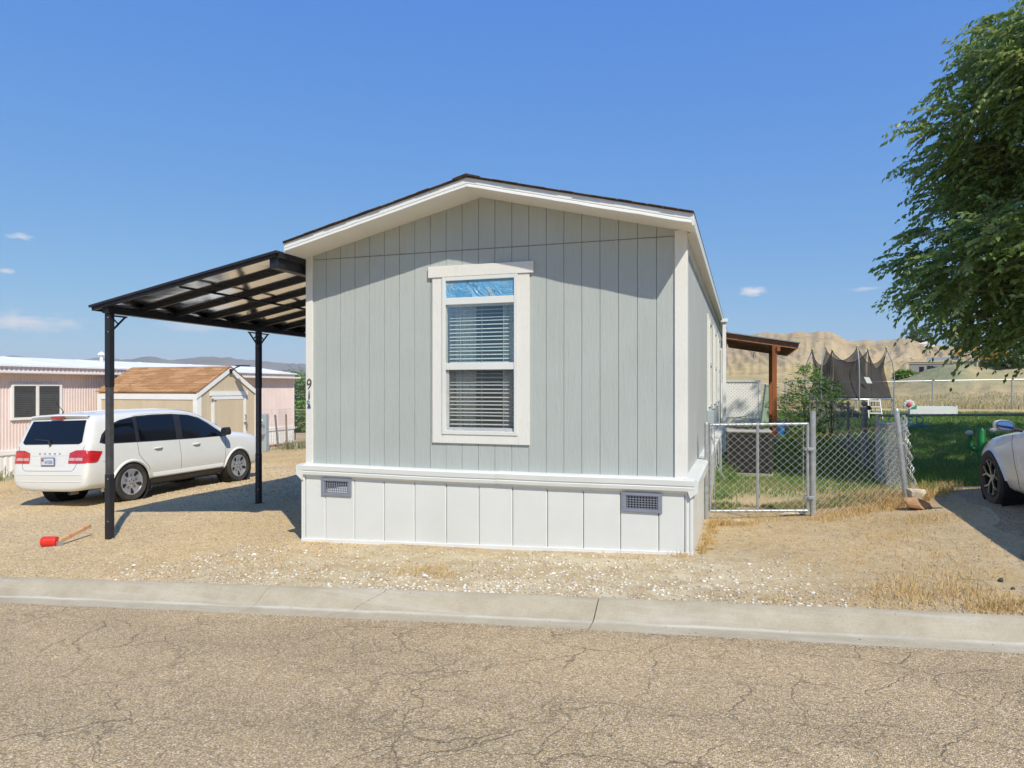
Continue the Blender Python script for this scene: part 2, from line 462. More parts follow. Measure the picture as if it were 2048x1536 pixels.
def m_poly():
    t = NT('bronze_polycarbonate')
    g_ = t.n.new('ShaderNodeBsdfGlossy'); g_.inputs['Roughness'].default_value = 0.12; t.l.new(t.bump(t.noise(t.pos(), 1.6, 2), .25, .02), g_.inputs['Normal'])
    tr = t.n.new('ShaderNodeBsdfTransparent'); tr.inputs['Color'].default_value = (0.17, 0.125, 0.075, 1)
    tl = t.n.new('ShaderNodeBsdfTranslucent'); tl.inputs['Color'].default_value = (0.40, 0.32, 0.21, 1)
    m1 = t.n.new('ShaderNodeMixShader'); m1.inputs[0].default_value = 0.30; t.l.new(tr.outputs[0], m1.inputs[1]); t.l.new(tl.outputs[0], m1.inputs[2])
    fr = t.n.new('ShaderNodeFresnel'); fr.inputs['IOR'].default_value = 2.6
    m2 = t.n.new('ShaderNodeMixShader'); t.l.new(fr.outputs[0], m2.inputs[0]); t.l.new(m1.outputs[0], m2.inputs[1]); t.l.new(g_.outputs[0], m2.inputs[2])
    return t.done(m2.outputs[0])
MT['poly'] = m_poly()
MT['net'] = m_glass('trampoline_net', (1, 1, 1), 1.01, 0.5, 0, ((0.055, 0.055, 0.060), 0.74))

def m_film():
    t = NT('blue_crinkled_film'); p = t.pos()
    n = t.noise(p, 5, 6, 0.6, 1.2)
    c = t.ramp(t.noise(p, 9, 4), [(0.3, (0.10, 0.30, 0.52)), (0.55, (0.13, 0.36, 0.60)), (0.72, (0.26, 0.36, 0.40))])
    return t.done(t.bsdf(c, 0.28, 0, t.bump(n, 0.9, 0.06), 0.6))
MT['film'] = m_film()

def m_tail():
    t = NT('tail_lamp_red'); z = t.sep(t.pos())[2]
    c = t.ramp(t.noise(t.scaled(t.pos(), (3, 3, 30)), 3, 2), [(0.4, (0.42, 0.006, 0.008)), (0.6, (0.62, 0.015, 0.015)), (0.8, (0.72, 0.06, 0.03))])
    return t.done(t.bsdf(c, 0.12, 0, None, 0.6, 1.0))
MT['tail'] = m_tail()
MT['tail_clear'] = simple('lamp_clear_strip', (0.62, 0.38, 0.36), 0.15, var=0.2, vs=40)
MT['lamp'] = simple('headlamp', (0.5, 0.52, 0.55), 0.1, 0.3)
MT['mirror'] = simple('mirror_glass', (0.55, 0.58, 0.64), 0.03, 1.0, var=0.02)
MT['plate'] = simple('plate_white', (0.66, 0.68, 0.72), 0.4)
MT['plate_blue'] = simple('plate_blue', (0.10, 0.14, 0.30), 0.4)
MT['cardboard_interior'] = simple('car_seat', (0.05, 0.05, 0.052), 0.9)

def m_leaf(name, cols, tr=0.35, rough=0.5):
    t = NT(name); a = t.attr('rnd')
    c = t.ramp(a, [(i / (len(cols) - 1), x) for i, x in enumerate(cols)])
    b = t.bsdf(c, rough, 0, None, 0.35)
    tl = t.n.new('ShaderNodeBsdfTranslucent'); t.l.new(t.mix(0.5, c, (0.30, 0.38, 0.05), 'MIX'), tl.inputs['Color'])
    m = t.n.new('ShaderNodeMixShader'); m.inputs[0].default_value = tr; t.l.new(b, m.inputs[1]); t.l.new(tl.outputs[0], m.inputs[2])
    return t.done(m.outputs[0])
MT['leaf'] = m_leaf('elm_leaf', [(0.13, 0.21, 0.055), (0.23, 0.33, 0.095), (0.33, 0.43, 0.145), (0.44, 0.51, 0.23)], 0.5, 0.36)
MT['leaf_bush'] = m_leaf('bush_leaf', [(0.13, 0.23, 0.06), (0.22, 0.35, 0.10), (0.33, 0.44, 0.17)], 0.3)
MT['leaf_olive'] = m_leaf('olive_leaf', [(0.09, 0.14, 0.06), (0.16, 0.22, 0.11), (0.22, 0.27, 0.16)], 0.25)
MT['leaf_far'] = m_leaf('far_leaf', [(0.04, 0.09, 0.03), (0.10, 0.19, 0.055), (0.16, 0.26, 0.08)], 0.25)
MT['grass'] = m_leaf('lawn_blade', [(0.085, 0.17, 0.032), (0.135, 0.25, 0.05), (0.21, 0.32, 0.08), (0.44, 0.36, 0.17)], 0.3)
MT['straw'] = m_leaf('straw_blade', [(0.56, 0.33, 0.11), (0.66, 0.44, 0.18), (0.70, 0.53, 0.28), (0.48, 0.26, 0.09)], 0.2, 0.7)
MT['field'] = m_leaf('field_blade', [(0.36, 0.33, 0.17), (0.48, 0.40, 0.22), (0.58, 0.47, 0.27), (0.60, 0.43, 0.20)], 0.2, 0.8)
MT['weed'] = m_leaf('grey_weed', [(0.20, 0.22, 0.13), (0.28, 0.30, 0.19), (0.34, 0.33, 0.2)], 0.2)

def m_ground():
    t = NT('yard_ground'); p = t.pos()
    grav, lawn, dry, pale = t.attr('grav'), t.attr('lawn'), t.attr('dry'), t.attr('pale')
    v1c = t.vor(p, 52, out='Color'); v1 = t.vor(p, 52); v2c = t.vor(p, 105, out='Color'); v2 = t.vor(p, 105)
    sg = t.sep(v1c); sg2 = t.sep(v2c)
    gr = t.ramp(sg[0], [(0.0, (0.36, 0.24, 0.14)), (0.3, (0.54, 0.40, 0.25)), (0.65, (0.66, 0.53, 0.36)), (0.9, (0.74, 0.66, 0.52)), (1.0, (0.28, 0.22, 0.17))])
    gr2 = t.ramp(sg2[0], [(0.0, (0.40, 0.28, 0.16)), (0.5, (0.60, 0.465, 0.30)), (1.0, (0.70, 0.60, 0.45))])
    gr = t.mix(0.45, gr, gr2)
    dirt = t.ramp(t.noise(p, 7, 5, 0.7), [(0.25, (0.36, 0.275, 0.18)), (0.5, (0.46, 0.37, 0.262)), (0.75, (0.53, 0.445, 0.335))])
    dirt = t.mix(t.ramp(sg2[1], [(0.55, 0.0), (0.62, 0.55)]), dirt, t.ramp(sg2[2], [(0, (0.24, 0.18, 0.12)), (0.6, (0.50, 0.40, 0.28)), (1, (0.66, 0.60, 0.50))]))
    base = t.mix(grav, dirt, gr)
    fine = t.noise(p, 60, 4, 0.7)
    pm = t.math('MULTIPLY', pale, t.ramp(t.noise(p, 3.2, 5, 0.6), [(0.4, 0.0), (0.6, 0.7)]))
    base = t.mix(pm, base, (0.60, 0.545, 0.45))
    dm = t.math('MULTIPLY', dry, t.ramp(t.noise(p, 2.6, 4, 0.7), [(0.45, 0.0), (0.62, 0.7)]))
    base = t.mix(dm, base, t.ramp(fine, [(0.3, (0.38, 0.26, 0.13)), (0.7, (0.56, 0.42, 0.24))]))
    lawnc = t.ramp(t.noise(p, 14, 5, 0.7), [(0.3, (0.055, 0.10, 0.022)), (0.55, (0.11, 0.18, 0.045)), (0.75, (0.22, 0.22, 0.09))])
    base = t.mix(lawn, base, lawnc)
    far = t.attr('far')
    fc = t.ramp(t.noise(t.scaled(p, (0.02, 0.05, 0.02)), 1.0, 7, 0.65), [(0.3, (0.23, 0.22, 0.105)), (0.5, (0.43, 0.335, 0.18)), (0.7, (0.55, 0.43, 0.25))])
    base = t.mix(far, base, fc)
    big = t.mix(.5, t.ramp(t.noise(p, 0.7, 4), [(0.3, 0.78), (0.7, 1.12)]), t.ramp(t.noise(p, 11, 5, .75), [(0.3, 0.72), (0.55, 1.05), (.75, 1.18)]))
    base = t.mix(1.0, t.mix(1.0, base, big, 'MULTIPLY'), (1.13, 1.08, .90), 'MULTIPLY')
    h = t.math('ADD', t.math('MULTIPLY', t.math('SUBTRACT', 1.0, v1), grav), t.math('MULTIPLY', fine, 0.8))
    h = t.math('ADD', h, t.math('MULTIPLY', t.math('SUBTRACT', 1.0, v2), 0.35))
    return t.done(t.bsdf(base, 0.93, 0, t.bump(h, 0.75, 0.014), 0.15))
MT['ground'] = m_ground()

def m_asphalt(name, tone, darkamt):
    t = NT(name); p = t.pos()
    c1 = t.sep(t.vor(p, 95, out='Color')); c2 = t.sep(t.vor(p, 210, out='Color')); d1 = t.vor(p, 95); d2 = t.vor(p, 210)
    a = t.ramp(c1[0], [(0.0, (0.13, 0.105, 0.085)), (0.35, (0.30, 0.235, 0.17)), (0.7, (0.41, 0.335, 0.245)), (0.90, (0.50, 0.42, 0.36)), (1.0, (0.66, 0.63, 0.66))])
    b = t.ramp(c2[1], [(0.0, (0.12, 0.105, 0.09)), (0.5, (0.31, 0.25, 0.18)), (1.0, (0.46, 0.39, 0.30))])
    c = t.mix(0.5, a, b)
    # dark binder showing between the chips, more of it in worn bands
    wear = t.noise(t.scaled(p, (0.25, 0.9, 1)), 1.3, 6, 0.65)
    gap = t.math('MULTIPLY', t.ramp(d1, [(0.35, 0.0), (0.75, 0.85)]), t.ramp(wear, [(0.3, 0.45), (0.7, 1.0)]))
    c = t.mix(gap, c, (0.085, 0.075, 0.068))
    c = t.mix(t.ramp(wear, [(0.42, 0.0), (0.72, darkamt)]), c, (0.13, 0.115, 0.10))
    # cracks
    w = t.n.new('ShaderNodeVectorMath'); w.operation = 'ADD'
    dn = t.n.new('ShaderNodeVectorMath'); dn.operation = 'SCALE'; dn.inputs['Scale'].default_value = 0.55
    t.l.new(t.ncol(p, 2.6, 6), dn.inputs[0]); t.l.new(p, w.inputs[0]); t.l.new(dn.outputs[0], w.inputs[1])
    e = t.vor(t.scaled(w.outputs[0], (1, 1, 0.0)), 1.6, 'DISTANCE_TO_EDGE', 'Distance')
    e2 = t.vor(t.scaled(w.outputs[0], (1, 1, 0.0)), 3.6, 'DISTANCE_TO_EDGE', 'Distance')
    cm = t.math('MULTIPLY', t.ramp(e, [(0.0, 0.62), (0.006, 0.42), (0.014, 0.0)]), t.ramp(t.noise(p, 1.1, 3), [(0.36, 0.0), (0.54, 1.0)]))
    cm2 = t.math('MULTIPLY', t.ramp(e2, [(0.0, 0.45), (0.03, 0.0)]), t.ramp(t.noise(p, 0.7, 3), [(0.40, 0.0), (0.58, 1.0)]))
    cr = t.math('MAXIMUM', cm, cm2)
    c = t.mix(cr, c, (0.05, 0.045, 0.04))
    c = t.mix(1.0, c, (tone*1.21, tone*1.10, tone*.84), 'MULTIPLY')
    h = t.math('SUBTRACT', t.math('ADD', t.math('SUBTRACT', 1.0, d1), t.math('MULTIPLY', t.math('SUBTRACT', 1.0, d2), 0.5)), t.math('MULTIPLY', cr, 1.5))
    return t.done(t.bsdf(c, 0.9, 0, t.bump(h, 0.7, 0.008), 0.2))
MT['road'] = m_asphalt('chip_seal_road', 1.5, 0.28)
MT['driveway'] = m_asphalt('old_driveway_asphalt', 1.3, 0.25)

def m_kerb():
    t = NT('kerb_concrete'); p = t.pos()
    c = t.ramp(t.noise(p, 2.2, 5, 0.7), [(0.3, (0.375, 0.318, 0.222)), (0.55, (0.45, 0.392, 0.285)), (0.8, (0.515, 0.46, 0.345))])
    c = t.mix(t.ramp(t.noise(p, 55, 4, 0.7), [(0.5, 0.0), (0.68, 0.35)]), c, (0.28, 0.24, 0.19))
    c = t.mix(t.ramp(t.noise(t.scaled(p, (0.5, 6, 1)), 1.6, 6, 0.7), [(0.52, 0.0), (0.7, 0.45)]), c, (0.56, 0.53, 0.47))
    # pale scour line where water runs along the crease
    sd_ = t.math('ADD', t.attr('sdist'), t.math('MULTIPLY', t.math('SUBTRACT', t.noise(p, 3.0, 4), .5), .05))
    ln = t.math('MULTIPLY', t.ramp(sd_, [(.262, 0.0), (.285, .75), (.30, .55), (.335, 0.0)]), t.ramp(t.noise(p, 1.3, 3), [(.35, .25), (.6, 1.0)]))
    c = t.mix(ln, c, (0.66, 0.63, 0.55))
    nm = t.bump(t.noise(p, 90, 3, 0.7), 0.4, 0.006, t.bump(t.noise(p, 9, 3), 0.25, 0.02))
    return t.done(t.bsdf(c, 0.92, 0, nm, 0.15))
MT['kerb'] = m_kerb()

def m_hill():
    t = NT('badland_hill'); p = t.pos(); g = t.attr('grassy')
    n1 = t.noise(p, 0.05, 8, 0.65); n2 = t.noise(t.scaled(p, (1, 1, 0.25)), 0.4, 6, 0.7)
    c = t.ramp(n1, [(0.3, (0.34, 0.255, 0.15)), (0.5, (0.46, 0.355, 0.215)), (0.7, (0.52, 0.41, 0.255))])
    c = t.mix(t.ramp(n2, [(0.52, 0.0), (0.66, 0.65)]), c, (0.30, 0.265, 0.205))
    sh = t.vor(p, 0.55); c = t.mix(t.math('MULTIPLY', t.ramp(sh, [(0.12, 0.75), (0.26, 0.0)]), t.ramp(t.noise(p, 0.09, 4), [(0.42, 0.0), (0.55, 1.0)])), c, (0.15, 0.14, 0.075))
    gc = t.ramp(t.noise(t.scaled(p, (0.12, 0.30, 1)), 1.0, 7, 0.7), [(0.28, (0.24, 0.23, 0.10)), (0.45, (0.43, 0.33, 0.165)), (0.62, (0.55, 0.42, 0.23)), (0.75, (0.58, 0.37, 0.16))])
    gc = t.mix(t.attr('green'), gc, t.ramp(t.noise(p, 0.5, 5, 0.7), [(0.3, (0.24, 0.25, 0.12)), (0.7, (0.38, 0.35, 0.20))]))
    c = t.mix(g, c, gc)
    nm = t.bump(t.math('ADD', t.noise(p, 1.3, 6, 0.7), n2), 0.8, 0.35)
    return t.done(t.bsdf(c, 0.95, 0, nm, 0.1))
MT['hill'] = m_hill()

def m_mount():
    t = NT('far_range'); p = t.pos()
    c = t.ramp(t.noise(p, 0.004, 8, 0.65), [(0.3, (0.10, 0.10, 0.075)), (0.55, (0.19, 0.165, 0.125)), (0.75, (0.27, 0.23, 0.18))])
    return t.done(t.bsdf(c, 0.95, 0, None, 0.05))
MT['mount'] = m_mount()

def m_shedroof():
    t = NT('orange_shingle'); p = t.pos()
    c = t.ramp(t.sep(t.vor(t.scaled(p, (2.6, 7, 7)), 1.0, out='Color', rand=0.8))[0], [(0, (0.36, 0.19, 0.085)), (0.6, (0.43, 0.235, 0.11)), (1, (0.52, 0.31, 0.16))])
    c = t.mix(t.ramp(t.noise(p, 60, 3), [(0.4, 0.0), (0.7, 0.3)]), c, (0.28, 0.14, 0.07))
    return t.done(t.bsdf(c, 0.95, 0, t.bump(t.noise(p, 90, 3), 0.4, 0.01), 0.1))
MT['shedroof'] = m_shedroof()
# ================================================================== THE SETTING
KX = [-60, -12, -7.48, -4.44, -1.92, 1.94, 6, 60]; KY = [2.2, 4.95, 5.33, 5.59, 5.80, 6.01, 6.15, 7.5]
def kY(x): return np.interp(x, KX, KY)

def G(x, y):
    x = np.asarray(x, dtype=float); y = np.asarray(y, dtype=float)
    s = sm(6.5, 10, y); b = sm(10.8, 13.6, y)
    z = 0.02 + 0.036 * np.clip(x, -26, 0) + np.clip(x, 0, 6) * (0.036 + 0.034 * s - 0.06 * b) + 0.05 * s * (1 - b) * np.clip(x - 1, 0, 4)
    z = z + 0.03 * np.clip(y - 11, 0, 24) * sm(-6, -1.5, x)
    return z
def g(x, y): return float(G(x, y))

def ground_z(x, y):
    s = kY(x) - y
    d = np.hypot(x, y)
    z = G(x, y)
    z = z + (fbm(x * 1.1, y * 1.1, 3) - 0.5) * 0.05 * sm(0.1, 0.9, -s) * (1 - sm(1.2, 1.7, x) * (1 - sm(13.5, 14.5, y))) * (1 - sm(30, 60, d))
    z = z - 0.012 * sm(-0.3, 0, s) - 1.2 * np.clip(s, 0, 0.4)
    left = sm(-6, -14, x)
    z = z * (1 - sm(60, 140, d)) + sm(60, 140, d) * (left * -4.5 + (1 - left) * 0.6)
    z = z + left * sm(260, 900, d) * (fbm(x / 300, y / 300, 3) * 16 + 6)
    z = np.where(y < -2, -1.2, z)
    return z

def axis(lo, hi, step, far, n):
    core = np.arange(lo, hi + 1e-6, step)
    k = np.geomspace(step, far, n)
    return np.concatenate([(lo - np.cumsum(np.diff(np.concatenate([[0], k]))))[::-1], core, hi + np.cumsum(np.diff(np.concatenate([[0], k])))])

gx = axis(-22, 9, 0.2, 7000, 40)
gv = np.concatenate([[-400, -120, -40, -20, -12, -8, -4, -2, -1, -0.6, -0.4, -0.2, -0.1, -0.04, 0.0, 0.05, 0.12], np.arange(0.25, 29, 0.2), 29 + np.cumsum(np.geomspace(0.25, 1500, 42))])
GXX, GVV = np.meshgrid(gx, gv)
GYY = GVV + kY(np.clip(GXX, -60, 60))
GZZ = ground_z(GXX, GYY)
nx, ny = len(gx), len(gv)
idx = np.arange(nx * ny).reshape(ny, nx)
Fq = np.stack([idx[:-1, :-1], idx[:-1, 1:], idx[1:, 1:], idx[1:, :-1]], -1).reshape(-1, 4)
nn = (fbm(GXX * 0.9, GYY * 0.9, 4) - 0.5)
d_ = np.hypot(GXX, GYY)
a_grav = (1 - sm(-5.6, -4.2, GXX + nn * 2.0 - 0.25 * (GYY - 6))) * (1 - sm(17, 21, GYY + nn * 6))
a_pale = sm(-6.5, -4.6, GXX + nn) * (1 - sm(-0.6, 1.2, GXX + nn)) * (1 - sm(1.2, 1.9, GVV + nn))
a_lawn = sm(-0.9, -0.4, GXX) * sm(11.0, 14.2, GYY + nn * 5.5) * (1 - sm(31, 34, GYY + nn * 2)) * (1 - sm(2.2, 2.9, GXX + nn) * (1 - sm(11.6, 12.8, GYY + nn)))
a_dry = np.maximum(0.75 * sm(-0.3, 0.8, GXX + nn) * (1 - 0.75 * a_lawn), (1 - a_grav) * sm(14, 18, GYY) * sm(0, -6, GXX))
a_dry = np.maximum(a_dry, 0.55 * (1 - sm(0.3, 1.4, np.abs(GVV - 0.8))) * (1 - sm(-3.4, -2.4, GXX)))
a_dry = np.maximum(a_dry, 0.8 * sm(-12.5, -14.5, GXX))
a_far = np.maximum(sm(33, 37, GYY + nn * 3), sm(-22, -26, GXX))
V = np.stack([GXX, GYY, GZZ], -1).reshape(-1, 3)
me = mesh_tris('ground', V, Fq, MT['ground'], {'grav': a_grav.ravel(), 'pale': a_pale.ravel(), 'lawn': a_lawn.ravel(), 'dry': a_dry.ravel(), 'far': a_far.ravel()}, True)
tag(link('ground', me), kind='structure')

# road: chip-sealed asphalt with a slight crown, its edge tucked against the gutter pan
KPROF = [(0.0, 0.0), (0.03, 0.001), (0.07, -0.008), (0.12, -0.030), (0.18, -0.066), (0.24, -0.100), (0.275, -0.113), (0.31, -0.117), (0.40, -0.121), (0.48, -0.125)]
rx = np.concatenate([np.linspace(-60, -14, 24)[:-1], np.arange(-14, 9, 0.25), np.linspace(9, 60, 24)])
rs = np.concatenate([[0.47, 0.49, 0.55, 0.7], np.arange(0.9, 7.0, 0.3), [8, 9.5, 11, 13]])
RX, RS = np.meshgrid(rx, rs)
edge = (fbm(RX * 5, RX * 0 + 2, 3) - 0.5) * 0.035
RY = kY(RX) - RS - np.where(RS < 0.5, edge, 0)
RZ = G(RX, kY(RX)) - 0.1225 + 0.02 * np.clip(RS - 0.5, 0, 4.5) - 0.02 * np.clip(RS - 6, 0, 9) + (fbm(RX * 0.6, RY * 0.6, 3) - 0.5) * 0.02 * sm(0.5, 1.5, RS)
i2 = np.arange(RX.size).reshape(RX.shape)
Fr = np.stack([i2[:-1, :-1], i2[1:, :-1], i2[1:, 1:], i2[:-1, 1:]], -1).reshape(-1, 4)
tag(link('road', mesh_tris('road', np.stack([RX, RY, RZ], -1), Fr, MT['road'], None, True)), kind='structure')

# rolled concrete kerb, one mesh per poured section, a crack across one of them
kerb = empty('kerb', (0, 5.9, 0), kind='structure')
brk = [-40, -25, -19.75, -16.65, -13.55, -10.45, -7.35, -4.25, -3.38, -1.15, 1.95, 5.05, 8.15, 20, 40]
prof = np.array(KPROF)
for a, b in zip(brk[:-1], brk[1:]):
    n = max(4, int(min(40, (b - a) / 0.12))); us = np.linspace(0, 1, n + 1)
    def off(xb, s):
        if abs(xb + 3.38) < 0.01: return xb + 0.30 - s * 0.75 + (vnoise(s * 14, s * 0 + 3.3) - 0.5) * 0.14
        return xb + 0.0 * s
    SS, UU = np.meshgrid(prof[:, 0], us)
    xa = off(a, SS) + 0.005; xb = off(b, SS) - 0.005
    if abs(b + 4.25) < .01 or abs(a + 4.25) < .01: xa = xa - 0.003 * (a < -4.2) + 0.0; 
    KXX = xa + (xb - xa) * UU
    sett = (random.random() - 0.5) * 0.006
    KZ = G(KXX, kY(KXX)) + np.interp(SS, prof[:, 0], prof[:, 1]) + sett + (fbm(KXX * 3, SS * 6, 3) - 0.5) * 0.008
    KYY = kY(KXX) - SS + (fbm(KXX * 2.2, SS * 0, 2) - 0.5) * 0.02 * (SS < 0.01)
    # skirts so that joints and back show depth
    m = prof.shape[0]
    Vk = np.stack([KXX, KYY, KZ], -1)
    back = Vk[:, :1].copy(); back[..., 2] -= 0.12
    Vk = np.concatenate([back, Vk], 1)
    e0 = Vk[:1].copy(); e0[..., 2] -= 0.1; e1 = Vk[-1:].copy(); e1[..., 2] -= 0.1
    Vk = np.concatenate([e0, Vk, e1], 0)
    ii = np.arange(Vk.shape[0] * Vk.shape[1]).reshape(Vk.shape[:2])
    Fk = np.stack([ii[:-1, :-1], ii[:-1, 1:], ii[1:, 1:], ii[1:, :-1]], -1).reshape(-1, 4)
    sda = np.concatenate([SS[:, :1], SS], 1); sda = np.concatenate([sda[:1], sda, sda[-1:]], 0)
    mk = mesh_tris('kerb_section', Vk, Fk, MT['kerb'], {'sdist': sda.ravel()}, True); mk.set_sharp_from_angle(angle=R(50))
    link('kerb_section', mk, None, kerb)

# neighbour's driveway of old asphalt, ragged along its left edge
dv = np.linspace(0, 1, 60); du = np.linspace(0, 1, 24)
DU, DV = np.meshgrid(du, dv)
DY = 5.0 + DV * 7.4; lx = 2.0 + 0.55 * sm(6.0, 9, DY) + (fbm(DY * 1.7, DY * 0 + 9, 4) - 0.5) * 0.5
DX = lx + (7.2 - lx) * DU
DYY = np.maximum(DY, kY(DX) + 0.02 + 0.0 * DY)
DZ = G(DX, DYY) + 0.014 - 0.03 * (1 - sm(0, 0.06, DU)) - 0.012 * (1 - sm(0, 0.3, DYY - kY(DX)))
i3 = np.arange(DX.size).reshape(DX.shape)
Fd = np.stack([i3[:-1, :-1], i3[:-1, 1:], i3[1:, 1:], i3[1:, :-1]], -1).reshape(-1, 4)
tag(link('driveway', mesh_tris('driveway', np.stack([DX, DYY, DZ], -1), Fd, MT['driveway'], None, True)), kind='structure')

# badland hill behind the yards on the right
ph = np.radians(np.linspace(-14, 42, 380)); dd = np.concatenate([np.linspace(37, 110, 70), np.linspace(110.6, 190, 130), np.linspace(194, 420, 24)])
PH, DD = np.meshgrid(ph, dd)
cpx = [-14, -7, -1.6, 2.0, 4.0, 5.4, 6.4, 7.4, 8.6, 10.6, 11.4, 12.4, 13.4, 15.5, 18, 24, 30, 42]
cel = [0.3, 1.6, 3.95, 4.2, 4.22, 4.28, 3.98, 3.50, 3.42, 3.62, 3.42, 3.05, 2.80, 2.62, 2.55, 2.6, 2.4, 1.2]
crest = 1.75 + np.tan(np.radians(np.interp(np.degrees(PH), cpx, cel))) * 170
low = 0.35 + (3.9 + 1.8 * sm(np.radians(12), np.radians(20), PH) - 0.35) * sm(30, 150, DD) 
up = sm(112, 172, DD) ** 0.9
gul = np.abs(fbm(np.degrees(PH) * 1.15 + 0.02 * DD + 3 * vnoise(DD / 18, PH * 20), DD / 70, 4) - 0.5) * 2
gul2 = np.abs(fbm(np.degrees(PH) * 3.4 - 0.03 * DD, DD / 40 + 7, 3) - 0.5) * 2
steep = np.sin(np.pi * np.clip(up, 0, 1))
HZ = low + (crest - low) * up - steep * (1.9 * (0.45 - gul) + 0.9 * (0.4 - gul2)) + (fbm(PH * 60, DD / 6, 4) - 0.5) * (0.4 + 0.5 * steep)
HZ = HZ + (fbm(np.degrees(PH) * 0.8 + 40, DD * 0 + 3, 4) - 0.5) * 1.5 * up
mound = np.exp(-(((np.degrees(PH) - 14.0) / 3.0) ** 2 + ((DD - 84) / 16) ** 2)) * 2.1
HZ = HZ + mound - 4 * sm(200, 400, DD)
HZ = HZ - 1.4 * (1 - sm(37, 46, DD)) 
grassy = 1 - sm(0.10, 0.32, up + (fbm(PH * 40, DD / 14, 4) - 0.5) * 0.35)
green = np.clip(mound / 1.1, 0, 1) * sm(0.35, 0.6, fbm(PH * 30, DD / 12, 3) + 0.15) 
Vh = np.stack([DD * np.sin(PH), DD * np.cos(PH), HZ], -1)
i4 = np.arange(PH.size).reshape(PH.shape)
Fh = np.stack([i4[:-1, :-1], i4[:-1, 1:], i4[1:, 1:], i4[1:, :-1]], -1).reshape(-1, 4)
tag(link('hill', mesh_tris('hill', Vh, Fh, MT['hill'], {'grassy': grassy.ravel(), 'green': green.ravel()}, True)), kind='structure')
def hz(az_deg, dist):
    i = int(np.argmin(np.abs(dd - dist))); j = int(np.argmin(np.abs(np.degrees(ph) - az_deg)))
    return Vector((dist * math.sin(R(az_deg)), dist * math.cos(R(az_deg)), float(HZ[i, j])))

# far blue range on the left
pm = np.radians(np.linspace(-95, 25, 420)); dm = np.linspace(3600, 6200, 22)
PM, DM = np.meshgrid(pm, dm)
prof_h = 125 + 150 * fbm(np.degrees(PM) / 9.0 + 4, DM / 4000, 5) + 30 * (fbm(np.degrees(PM) / 1.6, DM / 900, 4) - 0.5)
MZ = -12 + prof_h * sm(3600, 5600, DM) * (0.85 + 0.3 * fbm(PM * 30, DM / 500, 4))
Vm = np.stack([DM * np.sin(PM), DM * np.cos(PM), MZ], -1)
i5 = np.arange(PM.size).reshape(PM.shape)
Fm = np.stack([i5[:-1, :-1], i5[:-1, 1:], i5[1:, 1:], i5[1:, :-1]], -1).reshape(-1, 4)
tag(link('mountains', mesh_tris('mountains', Vm, Fm, MT['mount'], None, True)), kind='structure')
# ================================================================== THE GREY MANUFACTURED HOME
XL, XR, YF, YB = -5.20, -0.58, 7.55, 27.0
XC = (XL + XR) / 2 + 0.02
house = empty('manufactured_home', (XC, YF, 0), label='grey vertical-sided manufactured home with white skirting and white window trim', cat='house')
def roofz(x): return 4.044 - 0.2414 * abs(x - XC)           # top of fascia line
SPL = 3.35                                                  # seam between lower and gable siding
WX0, WX1, WZ0, WZ1 = -3.353, -2.420, 1.203, 3.04            # window unit

# structural shell behind the cladding, with the window opening left free
m = MB()
m.box(XL+.03, WX0, YF+.02, YF+.10, 0.5, 3.40); m.box(WX1, XR-.03, YF+.02, YF+.10, 0.5, 3.40)
m.box(WX0, WX1, YF+.02, YF+.10, 0.5, WZ0); m.box(WX0, WX1, YF+.02, YF+.10, WZ1, 3.40)
m.prism([(XL+.03, 3.40), (XR-.03, 3.40), (XC, roofz(XC)-.10)], 'y', YF+.02, YF+.10)
m.box(XL+.03, XL+.10, YF+.10, YB, 0.5, 3.40)
m.box(XL+.03, XR-.03, YB-.10, YB, 0.5, 3.40)
m.prism([(XL+.03, 3.40), (XR-.03, 3.40), (XC, roofz(XC)-.10)], 'y', YB-.1, YB)
m.build('wall_core', MT['seam'], house)

# vertical siding boards of the street gable, one object per board
gx_ = [-2.907 + 0.2032 * k for k in range(-11, 12)]
gx_ = [XL + 0.005] + [x for x in gx_ if XL + 0.06 < x < XR - 0.06] + [XR - 0.005]
gp = 0.0022
for i in range(len(gx_) - 1):
    a, b = gx_[i] + gp, gx_[i+1] - gp
    d = random.uniform(-0.0012, 0.0012)
    m = MB()
    def piece(x0, x1, z0, z1): m.box(x0, x1, YF + d, YF + .021, z0, z1)
    if b < WX0 or a > WX1: piece(a, b, 0.74, SPL - 0.004)
    else:
        if a < WX0: m.prism([(a, .74), (b, .74), (b, WZ0), (WX0, WZ0), (WX0, WZ1), (b, WZ1), (b, SPL-.004), (a, SPL-.004)], 'y', YF+d, YF+.021)
        elif b > WX1: m.prism([(a, .74), (b, .74), (b, SPL-.004), (a, SPL-.004), (a, WZ1), (WX1, WZ1), (WX1, WZ0), (a, WZ0)], 'y', YF+d, YF+.021)
        else:
            piece(a, b, 0.74, WZ0); m.build('siding_board', MT['siding'], house, bevel=0.002)
            m = MB(); m.box(a, b, YF + d, YF + .021, WZ1, SPL - 0.004)
    m.build('siding_board', MT['siding'], house, bevel=0.002)
    m = MB()
    poly = [(a, SPL + 0.004), (b, SPL + 0.004), (b, roofz(b) - .09)]
    if a < XC < b: poly.append((XC, roofz(XC) - .09))
    poly.append((a, roofz(a) - .09))
    if min(p[1] for p in poly[2:]) > SPL + 0.01:
        m.prism(poly, 'y', YF + d + 0.002, YF + .021); m.build('gable_board', MT['siding'], house, bevel=0.002)
m = MB().box(XL + .10, XR - .10, YF - 0.003, YF + .01, SPL - 0.0025, SPL + 0.0025); m.build('siding_flashing', MT['rust'], house)

